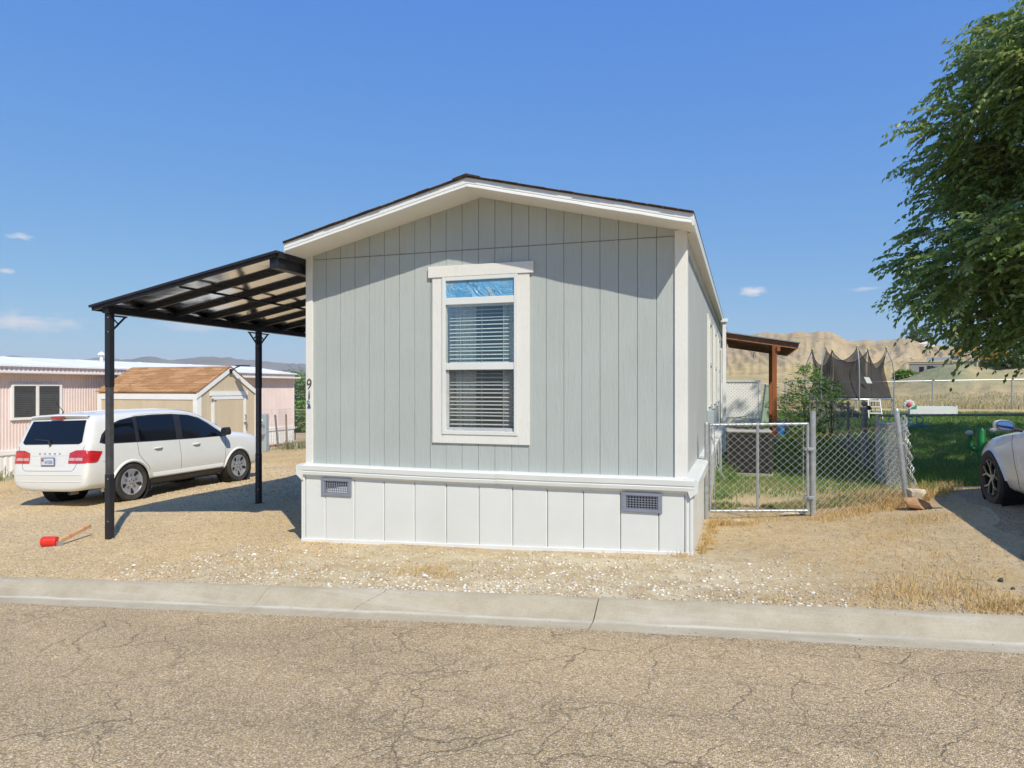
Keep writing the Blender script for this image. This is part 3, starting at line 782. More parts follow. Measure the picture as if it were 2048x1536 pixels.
# corner boards
MB().box(XL-.022, XL+.075, YF-.022, YF+.02, .76, 3.40).build('corner_board', MT['trim'], house, bevel=.004)
MB().box(XL-.024, XL-.002, YF+.0205, YF+.11, .76, 3.38).build('corner_board', MT['trim'], house, bevel=.004)
MB().box(XR-.105, XR+.022, YF-.022, YF+.02, .76, 3.405).build('corner_board', MT['trim'], house, bevel=.004)
MB().box(XR+.002, XR+.024, YF+.0205, YF+.12, .76, 3.40).build('corner_board', MT['trim'], house, bevel=.004)

# roof: rafter overhang boxed with soffit and fascia, shingle courses on top
RX0, RX1, RY0 = -5.21, -0.48, 7.10
roof = MB()
for s in (0, 1):
    x0, x1 = (RX0 - .025, XC) if s == 0 else (XC, RX1 + .025)
    z0, z1 = roofz(x0), roofz(x1)
    roof.prism([(x0, z0 + .004), (x1, z1 + .004), (x1, z1 + .012), (x0, z0 + .012)], 'y', RY0 - .02, YB + .35)
roof_o = roof.build('roof', MT['shingle'], house)
random.seed(4)
for s in (0, 1):                                            # shingle tabs along the rake edge
    n = 16
    for k in range(n):
        a = k / n; b = (k + 0.96) / n
        x0 = XC + (RX0 - .025 - XC) * b if s == 0 else XC + (RX1 + .025 - XC) * a
        x1 = XC + (RX0 - .025 - XC) * a if s == 0 else XC + (RX1 + .025 - XC) * b
        t0 = .0155 + random.uniform(0, .006)
        MB().prism([(x0, roofz(x0) + t0 - .003), (x1, roofz(x1) + t0 - .003), (x1, roofz(x1) + t0 + .004), (x0, roofz(x0) + t0 + .004)], 'y', RY0 - .03 - random.uniform(0, .012), RY0 + .35).build('shingle', MT['shingle'], roof_o)
MB().prism([(XC-.16, roofz(XC-.16)+.027), (XC, roofz(XC)+.03), (XC+.16, roofz(XC+.16)+.027), (XC+.16, roofz(XC+.16)+.034), (XC, roofz(XC)+.04), (XC-.16, roofz(XC-.16)+.034)], 'y', RY0-.035, YB+.3).build('ridge_cap', MT['shingle'], roof_o)

for s in (0, 1):
    xe = RX0 if s == 0 else RX1
    zt = roofz(xe)
    N = 40
    def fas(u, v):      # metal-wrapped fascia with a slightly wavy lower lip
        x = XC + (xe - XC) * u
        w = (fbm(u * 14 + s * 9, 0.3, 3) - .5) * .010
        z = roofz(x) + 0.002
        pr = [(0, 0.0), (-.004, -.058), (.006 , -.062), (-.012, -.074), (-.016, -.098), (.004, -.103)]
        q = pr[int(round(v * 5))]
        return (x, RY0 + q[0] + w * (v > .5) * .6, z + q[1] + w * (v > .3))
    MB().sheet(fas, N, 5).build('fascia', MT['fascia'], house, smooth=False)
    MB().prism([(XC, roofz(XC)-.098), (xe, roofz(xe)-.098), (xe, roofz(xe)-.088), (XC, roofz(XC)-.088)], 'y', RY0+.004, YF+.005).build('soffit', MT['soffit'], house)
    # long eave: soffit, fascia board and gutter edge
    sx = -1 if s == 0 else 1
    MB().box(min(xe, xe+sx*.02), max(xe, xe+sx*.02), RY0, YB+.3, zt-.115, zt+.003).build('eave_fascia', MT['fascia'], house)
    wx = XL if s == 0 else XR
    MB().box(min(xe-sx*.001, wx), max(xe-sx*.001, wx), YF+.006, YB+.25, zt-.10, zt-.088).build('eave_soffit', MT['soffit'], house)
    MB().box(wx - .012, wx + .012, YF+.12, YB, zt-.23, zt-.101).build('frieze_board', MT['trim'], house)

# street window: outer trim, vinyl frame, transom film, two sashes, blind, curtains
win = MB().box(-3.481, -3.353, YF-.022, YF-.0005, 1.10, 3.04).box(-2.420, -2.285, YF-.022, YF-.0005, 1.10, 3.04).box(-3.3525, -2.4205, YF-.0221, YF-.0005, 1.10, 1.203)\
    .build('window', MT['trim'], house, bevel=.004)
win['label'] = 'tall white-trimmed street window with blinds half open'
MB().box(-3.53, -2.235, YF-.035, YF-.0005, 3.041, 3.172).build('window_header', MT['trim'], win, bevel=.004)
fr = MB()
fw = .045
fr.box(WX0, WX0+fw, YF-.034, YF+.05, WZ0, WZ1).box(WX1-fw, WX1, YF-.034, YF+.05, WZ0, WZ1)
fr.box(WX0+fw, WX1-fw, YF-.033, YF+.05, WZ0, WZ0+fw).box(WX0+fw, WX1-fw, YF-.033, YF+.05, WZ1-fw, WZ1)
fr.box(WX0+fw, WX1-fw, YF-.030, YF+.05, 2.715, 2.795).box(WX0+fw, WX1-fw, YF-.026, YF+.045, 1.955, 2.035)
fr.build('frame', MT['vinyl'], win, bevel=.005)
MB().box(WX0+fw, WX1-fw, YF-.012, YF-.008, 2.795, WZ1-fw).build('transom_pane', MT['film'], win)
MB().sheet(lambda u, v: (WX0+fw + u*(WX1-WX0-2*fw), YF-.005 + .006*float(fbm(u*3, v*2, 2)), 2.035 + v*.68), 12, 12).build('upper_pane', MT['glass'], win, smooth=True)
MB().sheet(lambda u, v: (WX0+fw+.03 + u*(WX1-WX0-2*fw-.04), YF+.014, WZ0+fw+.035+v*(1.955-WZ0-fw-.035)), 2, 2).build('lower_pane', MT['glass_screen'], win)
MB().box(WX0+fw, WX0+fw+.03, YF+.002, YF+.03, WZ0+fw, 1.955).box(WX1-fw-.012, WX1-fw, YF+.002, YF+.03, WZ0+fw, 1.955).box(WX0+fw+.03, WX1-fw-.012, YF+.003, YF+.03, WZ0+fw, WZ0+fw+.035).build('screen_frame', MT['screen_grey'], win, bevel=.003)
for x in (WX0 + .13, WX1 - .16): MB().box(x, x+.028, YF-.004, YF+.001, WZ0+fw+.004, WZ0+fw+.03).build('latch', MT['screen_grey'], win)
sl = MB().sheet(lambda u, v: (WX0+.055 + u*(WX1-WX0-.11), YF+.062 + v*.044, .004*math.sin(v*math.pi) + .017*v), 1, 4).mesh('slat')
sl.materials.append(MT['slat'])
z = 2.70; k = 0
while z > 1.27:
    o = bpy.data.objects.new('slat', sl); COL.objects.link(o); setpar(o, win); o.location = (0, 0, z); o.rotation_euler = (0, R(random.uniform(-.15, .15)), 0)
    z -= .0445
MB().box(WX0+.05, WX1-.05, YF+.058, YF+.11, 2.70, 2.76).build('blind_headrail', MT['slat'], win)
for x in (WX0 + .20, (WX0+WX1)/2, WX1 - .20): MB().box(x-.0015, x+.0015, YF+.058, YF+.060, 1.28, 2.70).build('blind_cord', MT['slat'], win)
def cur(x0, x1):
    MB().sheet(lambda u, v: (x0+(x1-x0)*u, YF+.20+.025*math.sin(u*26+v*1.2), 1.15+v*1.7), 40, 6).build('curtain', MT['curtain'], win, smooth=True)
cur(-3.42, -3.02); cur(-2.68, -2.34)
# the room behind the window
m = MB(); rx0, rx1, ry1, rz0, rz1 = -4.9, -.9, 10.6, .85, 3.2
m.add([(rx0,YF+.11,rz0),(rx1,YF+.11,rz0),(rx1,ry1,rz0),(rx0,ry1,rz0),(rx0,YF+.11,rz1),(rx1,YF+.11,rz1),(rx1,ry1,rz1),(rx0,ry1,rz1)], [(0,1,2,3),(7,6,5,4),(1,5,6,2),(2,6,7,3),(3,7,4,0)])
m.build('room_wall', MT['room'], win, fixn=False)

# house number on the left corner board
def put_text(s, size, loc, mat, parent, name, rot=(90, 0, 0), sx=1.0, ex=.003):
    me = text_mesh(s, size, ex); o = link(name, me, mat); o.location = loc; o.rotation_euler = tuple(R(a) for a in rot); o.scale = (sx, 1, 1)
    setpar(o, parent); return o
def strip(path, ws, y0, y1):
    m = MB(); L = []; Rr = []
    for i, (x, zz) in enumerate(path):
        x2, z2 = path[min(i+1, len(path)-1)]; x1, z1 = path[max(i-1, 0)]
        dx, dz = x2-x1, z2-z1; l = math.hypot(dx, dz) or 1; nx_, nz_ = -dz/l, dx/l; w = ws[i]/2
        L.append((x+nx_*w, zz+nz_*w)); Rr.append((x-nx_*w, zz-nz_*w))
    for i in range(len(path)-1):
        m.prism([L[i], L[i+1], Rr[i+1], Rr[i]], 'y', y0, y1)
    return m
nx0 = XL + .030; NY0, NY1 = YF - .030, YF - .0225
nine = [(nx0+.014, 1.800), (nx0-.014, 1.785), (nx0-.026, 1.808), (nx0-.018, 1.842), (nx0+.004, 1.855), (nx0+.025, 1.838), (nx0+.029, 1.805), (nx0+.018, 1.770), (nx0-.016, 1.728)]
strip(nine, [.010, .016, .014, .014, .013, .014, .015, .016, .006], NY0, NY1).build('house_number_digit', MT['number'], house)
strip([(nx0+.004, 1.712), (nx0+.000, 1.67), (nx0+.002, 1.63), (nx0+.0, 1.597)], [.005, .013, .019, .008], NY0, NY1).build('house_number_digit', MT['number'], house)
ring = [(nx0-.012+.017*math.cos(a), 1.566+.019*math.sin(a)) for a in [i*math.pi/6 for i in range(13)]]
e = strip(ring, [.010]*13, NY0, NY1); e.build('house_letter', MT['number_grey'], house)
MB().prism([(nx0-.026, 1.490), (nx0+.024, 1.490), (nx0+.012, 1.540), (nx0-.010, 1.545)], 'y', NY0+.001, NY1).build('house_letter_base', MT['number_blue'], house)

# skirting: panels, corner posts, capping band, bottom track, two vents
SX0, SX1, SY = -5.25, -0.49, 7.49
cuts = [SX0 + .055] + [x for x in [-.847 - .406*k for k in range(11)][::-1] if x > SX0 + .12] + [SX1 - .085]
for a, b in zip(cuts[:-1], cuts[1:]):
    za, zb = g(a, SY) - .02, g(b, SY) - .02
    d = random.uniform(-.002, .002); tlt = random.uniform(-.004, .004)
    m = MB(); f_ = .012
    # panel with rolled edges standing slightly in
    pts = [(a+.002, .012), (a+.006, .002), (a+f_+.004, 0), (b-f_, 0+tlt*.3), (b-.006, .003), (b-.002, .012)]
    def pan(u, v):
        i = int(round(u*5)); x, y = pts[i]
        z0 = g(x, SY) - .03
        bow = .004*math.sin(v*math.pi)*math.sin(math.pi*(i/5))
        return (x, SY+d+y-bow+tlt*v*.4, z0+(.70-z0)*v)
    m.sheet(pan, 5, 6); m.build('skirt_panel', MT['vinyl'], house, smooth=False, fixn=False)
MB().box(SX0, SX1, SY+.018, SY+.03, -.3, .7).build('skirt_backing', MT['seam'], house)
def cpost(x0, x1):
    zb = g(x0, SY) - .03
    w = x1 - x0
    MB().prism([(x0, SY+.02), (x0, SY-.012), (x0+w*.25, SY-.016), (x0+w*.32, SY-.006), (x0+w*.55, SY-.006), (x0+w*.62, SY-.016), (x1, SY-.014), (x1, SY+.02)], 'z', zb, .66).build('skirt_corner_post', MT['vinyl'], house)
cpost(SX0, SX0+.05); cpost(SX1-.082, SX1)
band_prof = [(SY+.03, .60), (SY-.016, .655), (SY-.045, .665), (SY-.050, .700), (SY-.040, .712), (SY-.052, .722), (SY-.056, .775), (SY-.03, .792), (YF+.018, .797)]
xm = -2.62
for a, b in ((SX0-.012, xm-.001), (xm-.03, SX1+.012)):
    off_ = 0 if a < -4 else .004
    MB().sheet(lambda u, v: (a+(b-a)*u, band_prof[int(round(v*8))][0]-off_, band_prof[int(round(v*8))][1]+off_ + .004*math.sin(u*5+a)), 12, 8).build('skirt_band', MT['vinyl'], house, fixn=False)
MB().sheet(lambda u, v: (SX0+(SX1-SX0)*u, SY-.018-.004*(v>.9), g(SX0+(SX1-SX0)*u, SY)-.03+v*.062), 20, 1).sheet(lambda u, v: (SX0+(SX1-SX0)*u, SY-.022+v*.03, g(SX0+(SX1-SX0)*u, SY)+.032), 20, 1).build('skirt_track', MT['steel'] if False else MT['white_metal'], house, fixn=False)

def vent(x0, x1, z0, z1):
    y = SY
    o = MB().box(x0, x1, y-.022, y-.004, z1-.035, z1).box(x0, x1, y-.022, y-.004, z0, z0+.035).box(x0, x0+.045, y-.0219, y-.004, z0+.035, z1-.035).box(x1-.045, x1, y-.0219, y-.004, z0+.035, z1-.035).build('skirt_vent', MT['vent'], house, bevel=.004)
    MB().box(x0+.045, x1-.045, y-.0035, y-.0025, z0+.035, z1-.035).build('vent_backing', MT['black'], o)
    gm = MB(); n = 10
    for i in range(n+1):
        x = x0+.055+(x1-x0-.11)*i/n; gm.box(x-.0035, x+.0035, y-.012, y-.0036, z0+.036, z1-.036)
    for j in range(6):
        zz = z0+.042+(z1-z0-.084)*j/5; gm.box(x0+.046, x1-.046, y-.0105, y-.0052, zz-.003, zz+.003)
    gm.build('vent_grille', MT['vent'], o)
vent(-4.958, -4.536, .415, .632); vent(-1.232, -.809, .423, .633)

# long right-hand wall
for k in range(48):
    y0 = YF + .122 + k*.4064; y1 = y0 + .4064
    if y1 > YB: break
    MB().box(XR-.02, XR+.0, y0+.0015, y1-.0015, .74, 3.28).build('side_siding_board', MT['side_siding'], house)
MB().box(XR-.03, XR-.021, YF+.1, YB, .5, 3.4).build('side_core', MT['seam'], house)
for k in range(24):
    y0 = SY + .05 + k*.8
    z0 = min(g(SX1, y0), g(SX1, y0+.8)) - .06
    MB().box(SX1-.02, SX1+.002*(k % 2), y0+.002, y0+.798, z0, .68).build('side_skirt_panel', MT['vinyl'], house)
MB().prism([(SX1-.03, .60), (SX1+.05, .665), (SX1+.055, .775), (SX1+.03, .795), (XR-.01, .797)], 'y', SY-.05, YB).build('side_skirt_band', MT['vinyl'], house)
MB().prism([(SX0+.03, .60), (SX0-.05, .665), (SX0-.055, .775), (SX0-.03, .795), (XL+.01, .797)], 'y', SY-.05, YB).build('side_skirt_band', MT['vinyl'], house)
MB().box(SX0, SX0+.02, SY+.05, YB, -.4, .68).build('side_skirt', MT['vinyl'], house)
MB().box(XL, XL+.03, YF+.111, YB, .74, 3.32).build('side_wall', MT['side_siding'], house)
def side_window(y0, y1, z0, z1, tr=.10):
    w = MB().box(XR+.0005, XR+.024, y0-tr, y0, z0-tr, z1+tr).box(XR+.0005, XR+.024, y1, y1+tr, z0-tr, z1+tr).box(XR+.0005, XR+.0238, y0, y1, z0-tr, z0).box(XR+.0005, XR+.0238, y0, y1, z1, z1+tr).build('side_window', MT['trim'], house, bevel=.004)
    MB().box(XR+.001, XR+.05, y0, y0+.045, z0, z1).box(XR+.001, XR+.05, y1-.045, y1, z0, z1).box(XR+.001, XR+.049, y0+.045, y1-.045, z0, z0+.045).box(XR+.001, XR+.049, y0+.045, y1-.045, z1-.045, z1).box(XR+.001, XR+.048, y0+.045, y1-.045, (z0+z1)/2-.03, (z0+z1)/2+.03).build('frame', MT['vinyl'], w)
    MB().box(XR+.002, XR+.012, y0+.045, y1-.045, z0+.045, z1-.045).build('pane', MT['carglass'], w)
side_window(12.35, 13.15, 1.42, 2.9); side_window(14.7, 15.5, 1.42, 2.9); side_window(17.0, 17.8, 1.42, 2.9)
d = MB().box(XR+.001, XR+.03, 20.2, 21.3, .92, 3.05).build('side_door', MT['trim'], house, bevel=.004)
MB().box(XR+.031, XR+.045, 20.32, 21.18, .98, 2.95).build('door_panel', MT['carglass'], d)
e = MB().box(XR+.002, XR+.11, 12.2, 12.5, 1.06, 1.36).build('electrical_box', MT['pedestal'], house, bevel=.006)
MB().tube([(XR+.06, 12.35, 1.06), (XR+.06, 12.35, .95), (XR+.14, 12.2, .72), (XR+.16, 12.1, .45), (XR+.3, 12.15, .2)], .014, 8).build('conduit', MT['galv_old_shaded'], house, smooth=True)
MB().tube([(XR+.1, 13.0, .86), (XR+.18, 13.0, .86), (XR+.2, 13.0, .80), (XR+.2, 13.0, .1)], .022, 8).build('drain_pipe', MT['galv'], house, smooth=True)
ds = MB().box(-.46, -.38, 17.1, 17.17, g(-.4, 17)+.05, 3.28).box(-.5, -.34, 17.06, 17.2, 3.28, 3.36)
ds.build('downspout', MT['white_metal'], house, bevel=.006)
MB().box(XR+.01, -.45, 17.11, 17.16, 2.62, 2.67).build('downspout_bracket', MT['white_metal'], house)
# ================================================================== CARS
def car_body(stations, name, mat, parent, wheels, wr_cut, track):
    """loft (y, zbottom, halfw, zbelt, wbelt, zroofedge, wroof, zroof) stations into a closed shell and cut the wheel openings"""
    vs = []; fs = []; rings = []
    for (y, zb, w, zbl, wb, zre, wr, zr) in stations:
        zmid = min(.60, zb + (zbl - zb) * .55); zm2 = min(.82, zb + (zbl - zb) * .8)
        half = [(0, zb), (.72*w, zb), (.95*w, zb + .07), (w, zmid), (.997*w, zm2), (wb, zbl), ((wb+wr)/2 + .018, (zbl+zre)/2), (wr, zre), (.62*wr, zr - .012), (0, zr)]
        ring = []
        for x, z in half: ring.append(len(vs)); vs.append((x, y, z))
        for x, z in half[-2:0:-1]: ring.append(len(vs)); vs.append((-x, y, z))
        rings.append(ring)
    n = len(rings[0])
    for a, b in zip(rings[:-1], rings[1:]):
        for k in range(n): fs.append((a[k], a[(k+1) % n], b[(k+1) % n], b[k]))
    fs.append(tuple(reversed(rings[0]))); fs.append(tuple(rings[-1]))
    me = bpy.data.meshes.new(name); me.from_pydata(vs, [], fs); me.update()
    bm = bmesh.new(); bm.from_mesh(me); bmesh.ops.recalc_face_normals(bm, faces=bm.faces); bm.to_mesh(me); bm.free()
    cr = me.attributes.new('crease_edge', 'FLOAT', 'EDGE')    # crisp shoulder line, roof rail and sill
    lvl = {v: k for ring in rings for k, v in enumerate(ring)}; nn_ = len(rings[0])
    for e in me.edges:
        a_, b_ = e.vertices
        if lvl[a_] == lvl[b_]:
            k = min(lvl[a_], nn_ - lvl[a_])
            cr.data[e.index].value = {5: .62, 7: .38, 2: .3, 3: .25}.get(k, 0)
    tmp = bpy.data.objects.new('tmp', me); COL.objects.link(tmp)
    ss = tmp.modifiers.new('s', 'SUBSURF'); ss.levels = 2; ss.render_levels = 2
    cut = MB()
    for wy in wheels:
        for sx in (-1, 1):
            cut.lathe([(0.0001, 0), (wr_cut, 0), (wr_cut, .6), (0.0001, .6)], 40, Matrix.Translation((sx*(track-.28), wy, wr_cut*.80)) @ Matrix.Rotation(R(90)*sx, 4, 'Y'))
    co = bpy.data.objects.new('tmpc', cut.mesh('c')); COL.objects.link(co)
    bm = bmesh.new(); bm.from_mesh(co.data); bmesh.ops.remove_doubles(bm, verts=bm.verts, dist=1e-3); bmesh.ops.recalc_face_normals(bm, faces=bm.faces); bm.to_mesh(co.data); bm.free()
    bo = tmp.modifiers.new('b', 'BOOLEAN'); bo.operation = 'DIFFERENCE'; bo.object = co; bo.solver = 'EXACT'
    dg = bpy.context.evaluated_depsgraph_get(); dg.update()
    out = bpy.data.meshes.new_from_object(tmp.evaluated_get(dg)); out.name = name
    bpy.data.objects.remove(tmp); bpy.data.objects.remove(co)
    out.materials.clear(); out.materials.append(mat)
    out.polygons.foreach_set('use_smooth', [True] * len(out.polygons)); out.set_sharp_from_angle(angle=R(32))
    o = link(name, out, None, parent, True)
    bvh = BVHTree.FromPolygons([v.co.copy() for v in out.vertices], [tuple(p.vertices) for p in out.polygons])
    return o, bvh

def hit(bvh, a, b, side, off):
    if side in ('R', 'L'):
        s = 1 if side == 'R' else -1
        h = bvh.ray_cast(Vector((s*3, a, b)), Vector((-s, 0, 0)))
        if h[0] is None: h = bvh.find_nearest(Vector((s*.9, a, b)))
        return h[0] + Vector((s*off, 0, 0))
    if side == 'B':
        h = bvh.ray_cast(Vector((a, -5, b)), Vector((0, 1, 0)))
        if h[0] is None: h = bvh.find_nearest(Vector((a, -1, b)))
        return h[0] - Vector((0, off, 0))
    if side == 'F':
        h = bvh.ray_cast(Vector((a, 8, b)), Vector((0, -1, 0)))
        if h[0] is None: h = bvh.find_nearest(Vector((a, 4, b)))
        return h[0] + Vector((0, off, 0))
    h = bvh.ray_cast(Vector((a, b, 4)), Vector((0, 0, -1)))
    if h[0] is None: h = bvh.find_nearest(Vector((a, b, 1)))
    return h[0] + Vector((0, 0, off))

def patch(bvh, outline, side, off, name, mat, parent, res=.06):
    pts = []
    n = len(outline)
    for i in range(n):
        p, q = Vector(outline[i]), Vector(outline[(i+1) % n]); k = max(1, int((q-p).length / res))
        for j in range(k): pts.append(p.lerp(q, j / k))
    nb = len(pts)
    x0, x1 = min(p.x for p in pts), max(p.x for p in pts); y0, y1 = min(p.y for p in pts), max(p.y for p in pts)
    def inside(x, y):
        c = False
        for i in range(nb):
            a, b = pts[i], pts[(i+1) % nb]
            if (a.y > y) != (b.y > y) and x < (b.x-a.x)*(y-a.y)/(b.y-a.y)+a.x: c = not c
        return c
    x = x0 + res/2
    while x < x1:
        y = y0 + res/2
        while y < y1:
            if inside(x, y) and min((Vector((x, y))-p).length for p in pts[:nb]) > res*.45: pts.append(Vector((x, y)))
            y += res
        x += res
    r = delaunay_2d_cdt(pts, [(i, (i+1) % nb) for i in range(nb)], [list(range(nb))], 1, 1e-5)
    m = MB(); m.add([hit(bvh, p.x, p.y, side, off) for p in r[0]], [tuple(f) for f in r[2]])
    o = m.build(name, mat, parent, True, fixn=False)
    o.data.polygons.foreach_set('use_smooth', [True]*len(o.data.polygons))
    return o

def seam(bvh, path, side, r, name, mat, parent, res=.05, off=0.0):
    pts = []
    for p, q in zip(path[:-1], path[1:]):
        p, q = Vector(p), Vector(q); k = max(1, int((q-p).length/res))
        pts += [p.lerp(q, j/k) for j in range(k)]
    pts.append(Vector(path[-1]))
    MB().tube([hit(bvh, p.x, p.y, side, off) for p in pts], r, 5).build(name, mat, parent, True, smooth=True)

def wheel(parent, x, y, rad, width, sx, style):
    M_ = Matrix.Translation((x, y, rad)) @ Matrix.Rotation(R(90)*sx, 4, 'Y')
    w = width/2; rr = rad*.66
    t = MB().lathe([(rr, -w*.7), (rr+.02, -w*.9), (rad*.9, -w*.98), (rad*.975, -w*.80), (rad, -w*.5), (rad, w*.5), (rad*.975, w*.80), (rad*.9, w*.98), (rr+.02, w*.90), (rr, w*.7)], 40, M_)
    tyre = t.build('wheel', MT['rubber'], parent, True, smooth=True)
    for k in (-.35, 0, .35):
        MB().lathe([(rad*1.001, w*k-.004), (rad*1.001, w*k+.004)], 40, M_).build('tread_groove', MT['liner'], tyre, True)
    MB().lathe([(rr+.004, w*.86), (rr-.012, w*.90), (rr-.025, w*.80), (rr-.03, w*.3), (rr-.03, -w*.5), (.001, -w*.55)], 36, M_).build('rim', MT['hubcap'] if style == 'cap' else MT['plastic_black'], tyre, True, smooth=True)
    if style == 'cap':
        d = MB().lathe([(.001, w*.74), (.06, w*.75), (.075, w*.66), (rr*.6, w*.70), (rr-.02, w*.84), (rr-.008, w*.86)], 40, M_)
        d.build('hubcap', MT['hubcap'], tyre, True, smooth=True)
        for k in range(5):
            a = k*2*math.pi/5
            def P(r_, aa, h): return M_ @ Vector((r_*math.cos(aa), r_*math.sin(aa), h))
            hh = w*.83
            MB().add([P(rr*.50, a-.12, w*.705), P(rr*.50, a+.12, w*.705), P(rr*.86, a+.20, hh+.006), P(rr*.95, a, hh+.014), P(rr*.86, a-.20, hh+.006)], [(0,1,2,3,4)]).build('hubcap_slot', MT['black'], tyre, True)
            for s_ in (-1, 1):
                b = a + math.pi/5 + s_*.10
                MB().add([P(rr*.38, b-.05, w*.70), P(rr*.38, b+.05, w*.70), P(rr*.62, b+.03, w*.735), P(rr*.62, b-.03, w*.735)], [(0,1,2,3)]).build('hubcap_slot', MT['liner'], tyre, True)
            MB().lathe([(.0001, .006), (.011, .006), (.012, -.004)], 8, M_ @ Matrix.Translation((.048*math.cos(a+.6), .048*math.sin(a+.6), w*.755))).build('wheel_nut', MT['plastic_black'], tyre, True)
    else:
        for k in range(5):
            a = k*2*math.pi/5
            def P(r_, aa, h): return M_ @ Vector((r_*math.cos(aa), r_*math.sin(aa), h))
            sp = MB().bar(P(.03, a, w*.70), P(rr*.55, a, w*.78), .030, .02, M_.to_3x3() @ Vector((0, 0, 1)))
            for s_ in (-1, 1): sp.bar(P(rr*.53, a, w*.78), P(rr-.012, a+s_*.30, w*.86), .017, .02, M_.to_3x3() @ Vector((0, 0, 1)))
            sp.build('spoke', MT['steel'], tyre, True)
        MB().lathe([(.0001, w*.80), (.035, w*.78), (.045, w*.70)], 16, M_).build('hub', MT['steel'], tyre, True)
    return tyre

def arch(parent, bvh, wy, rad, cz, sx, mat, r=.022, a0=-12, a1=192, wide=.06):
    side = 'R' if sx > 0 else 'L'
    def f(u, v):
        a = R(a0 + (a1-a0)*u); rr = rad + wide*v
        p = hit(bvh, wy + (rad+.035)*math.cos(a), max(cz + (rad+.035)*math.sin(a), .30), side, 0)
        bulge = [.004, .020, .022, .012, -.004][int(round(v*4))]
        return (p.x + sx*bulge, wy + rr*math.cos(a), cz + rr*math.sin(a))
    MB().sheet(f, 28, 4).build('wheel_arch', mat, parent, True, smooth=True, fixn=False)

# ---- white crossover parked on the gravel
SUVZ = g(-11.78, 11.6)
suv = empty('crossover_car', (-11.73, 10.18, SUVZ), (0, -math.atan(.036), R(-0.4)), 'white crossover with dark windows parked on the gravel drive', 'car')
st = [(-.965, .40, .76, .58, .74, .63, .66, .64), (-.955, .33, .85, .61, .83, .67, .76, .685), (-.925, .30, .885, .72, .868, .82, .80, .84), (-.895, .29, .903, .90, .88, 1.02, .82, 1.045),
      (-.865, .29, .912, 1.02, .887, 1.14, .815, 1.17), (-.80, .29, .918, 1.08, .89, 1.31, .79, 1.345), (-.71, .29, .92, 1.10, .892, 1.52, .765, 1.565), (-.655, .285, .92, 1.10, .892, 1.615, .755, 1.665),
      (-.50, .28, .92, 1.10, .892, 1.635, .755, 1.685), (.0, .27, .92, 1.10, .892, 1.65, .755, 1.71), (.6, .27, .92, 1.09, .892, 1.66, .755, 1.72), (1.1, .27, .92, 1.08, .892, 1.66, .75, 1.72),
      (1.5, .27, .92, 1.07, .892, 1.645, .745, 1.71), (1.80, .27, .92, 1.065, .888, 1.59, .73, 1.665), (2.12, .27, .92, 1.06, .884, 1.46, .72, 1.54), (2.45, .27, .92, 1.055, .88, 1.29, .73, 1.35),
      (2.70, .27, .919, 1.055, .878, 1.165, .75, 1.205), (3.0, .275, .918, 1.045, .872, 1.11, .76, 1.145), (3.35, .285, .913, 1.015, .855, 1.08, .735, 1.11), (3.62, .30, .89, .96, .815, 1.02, .68, 1.045), (3.77, .33, .84, .86, .75, .91, .60, .93), (3.85, .40, .72, .69, .62, .73, .45, .74)]
body, bv = car_body(st, 'body', MT['suv_white'], suv, (0, 2.89), .405, .90)
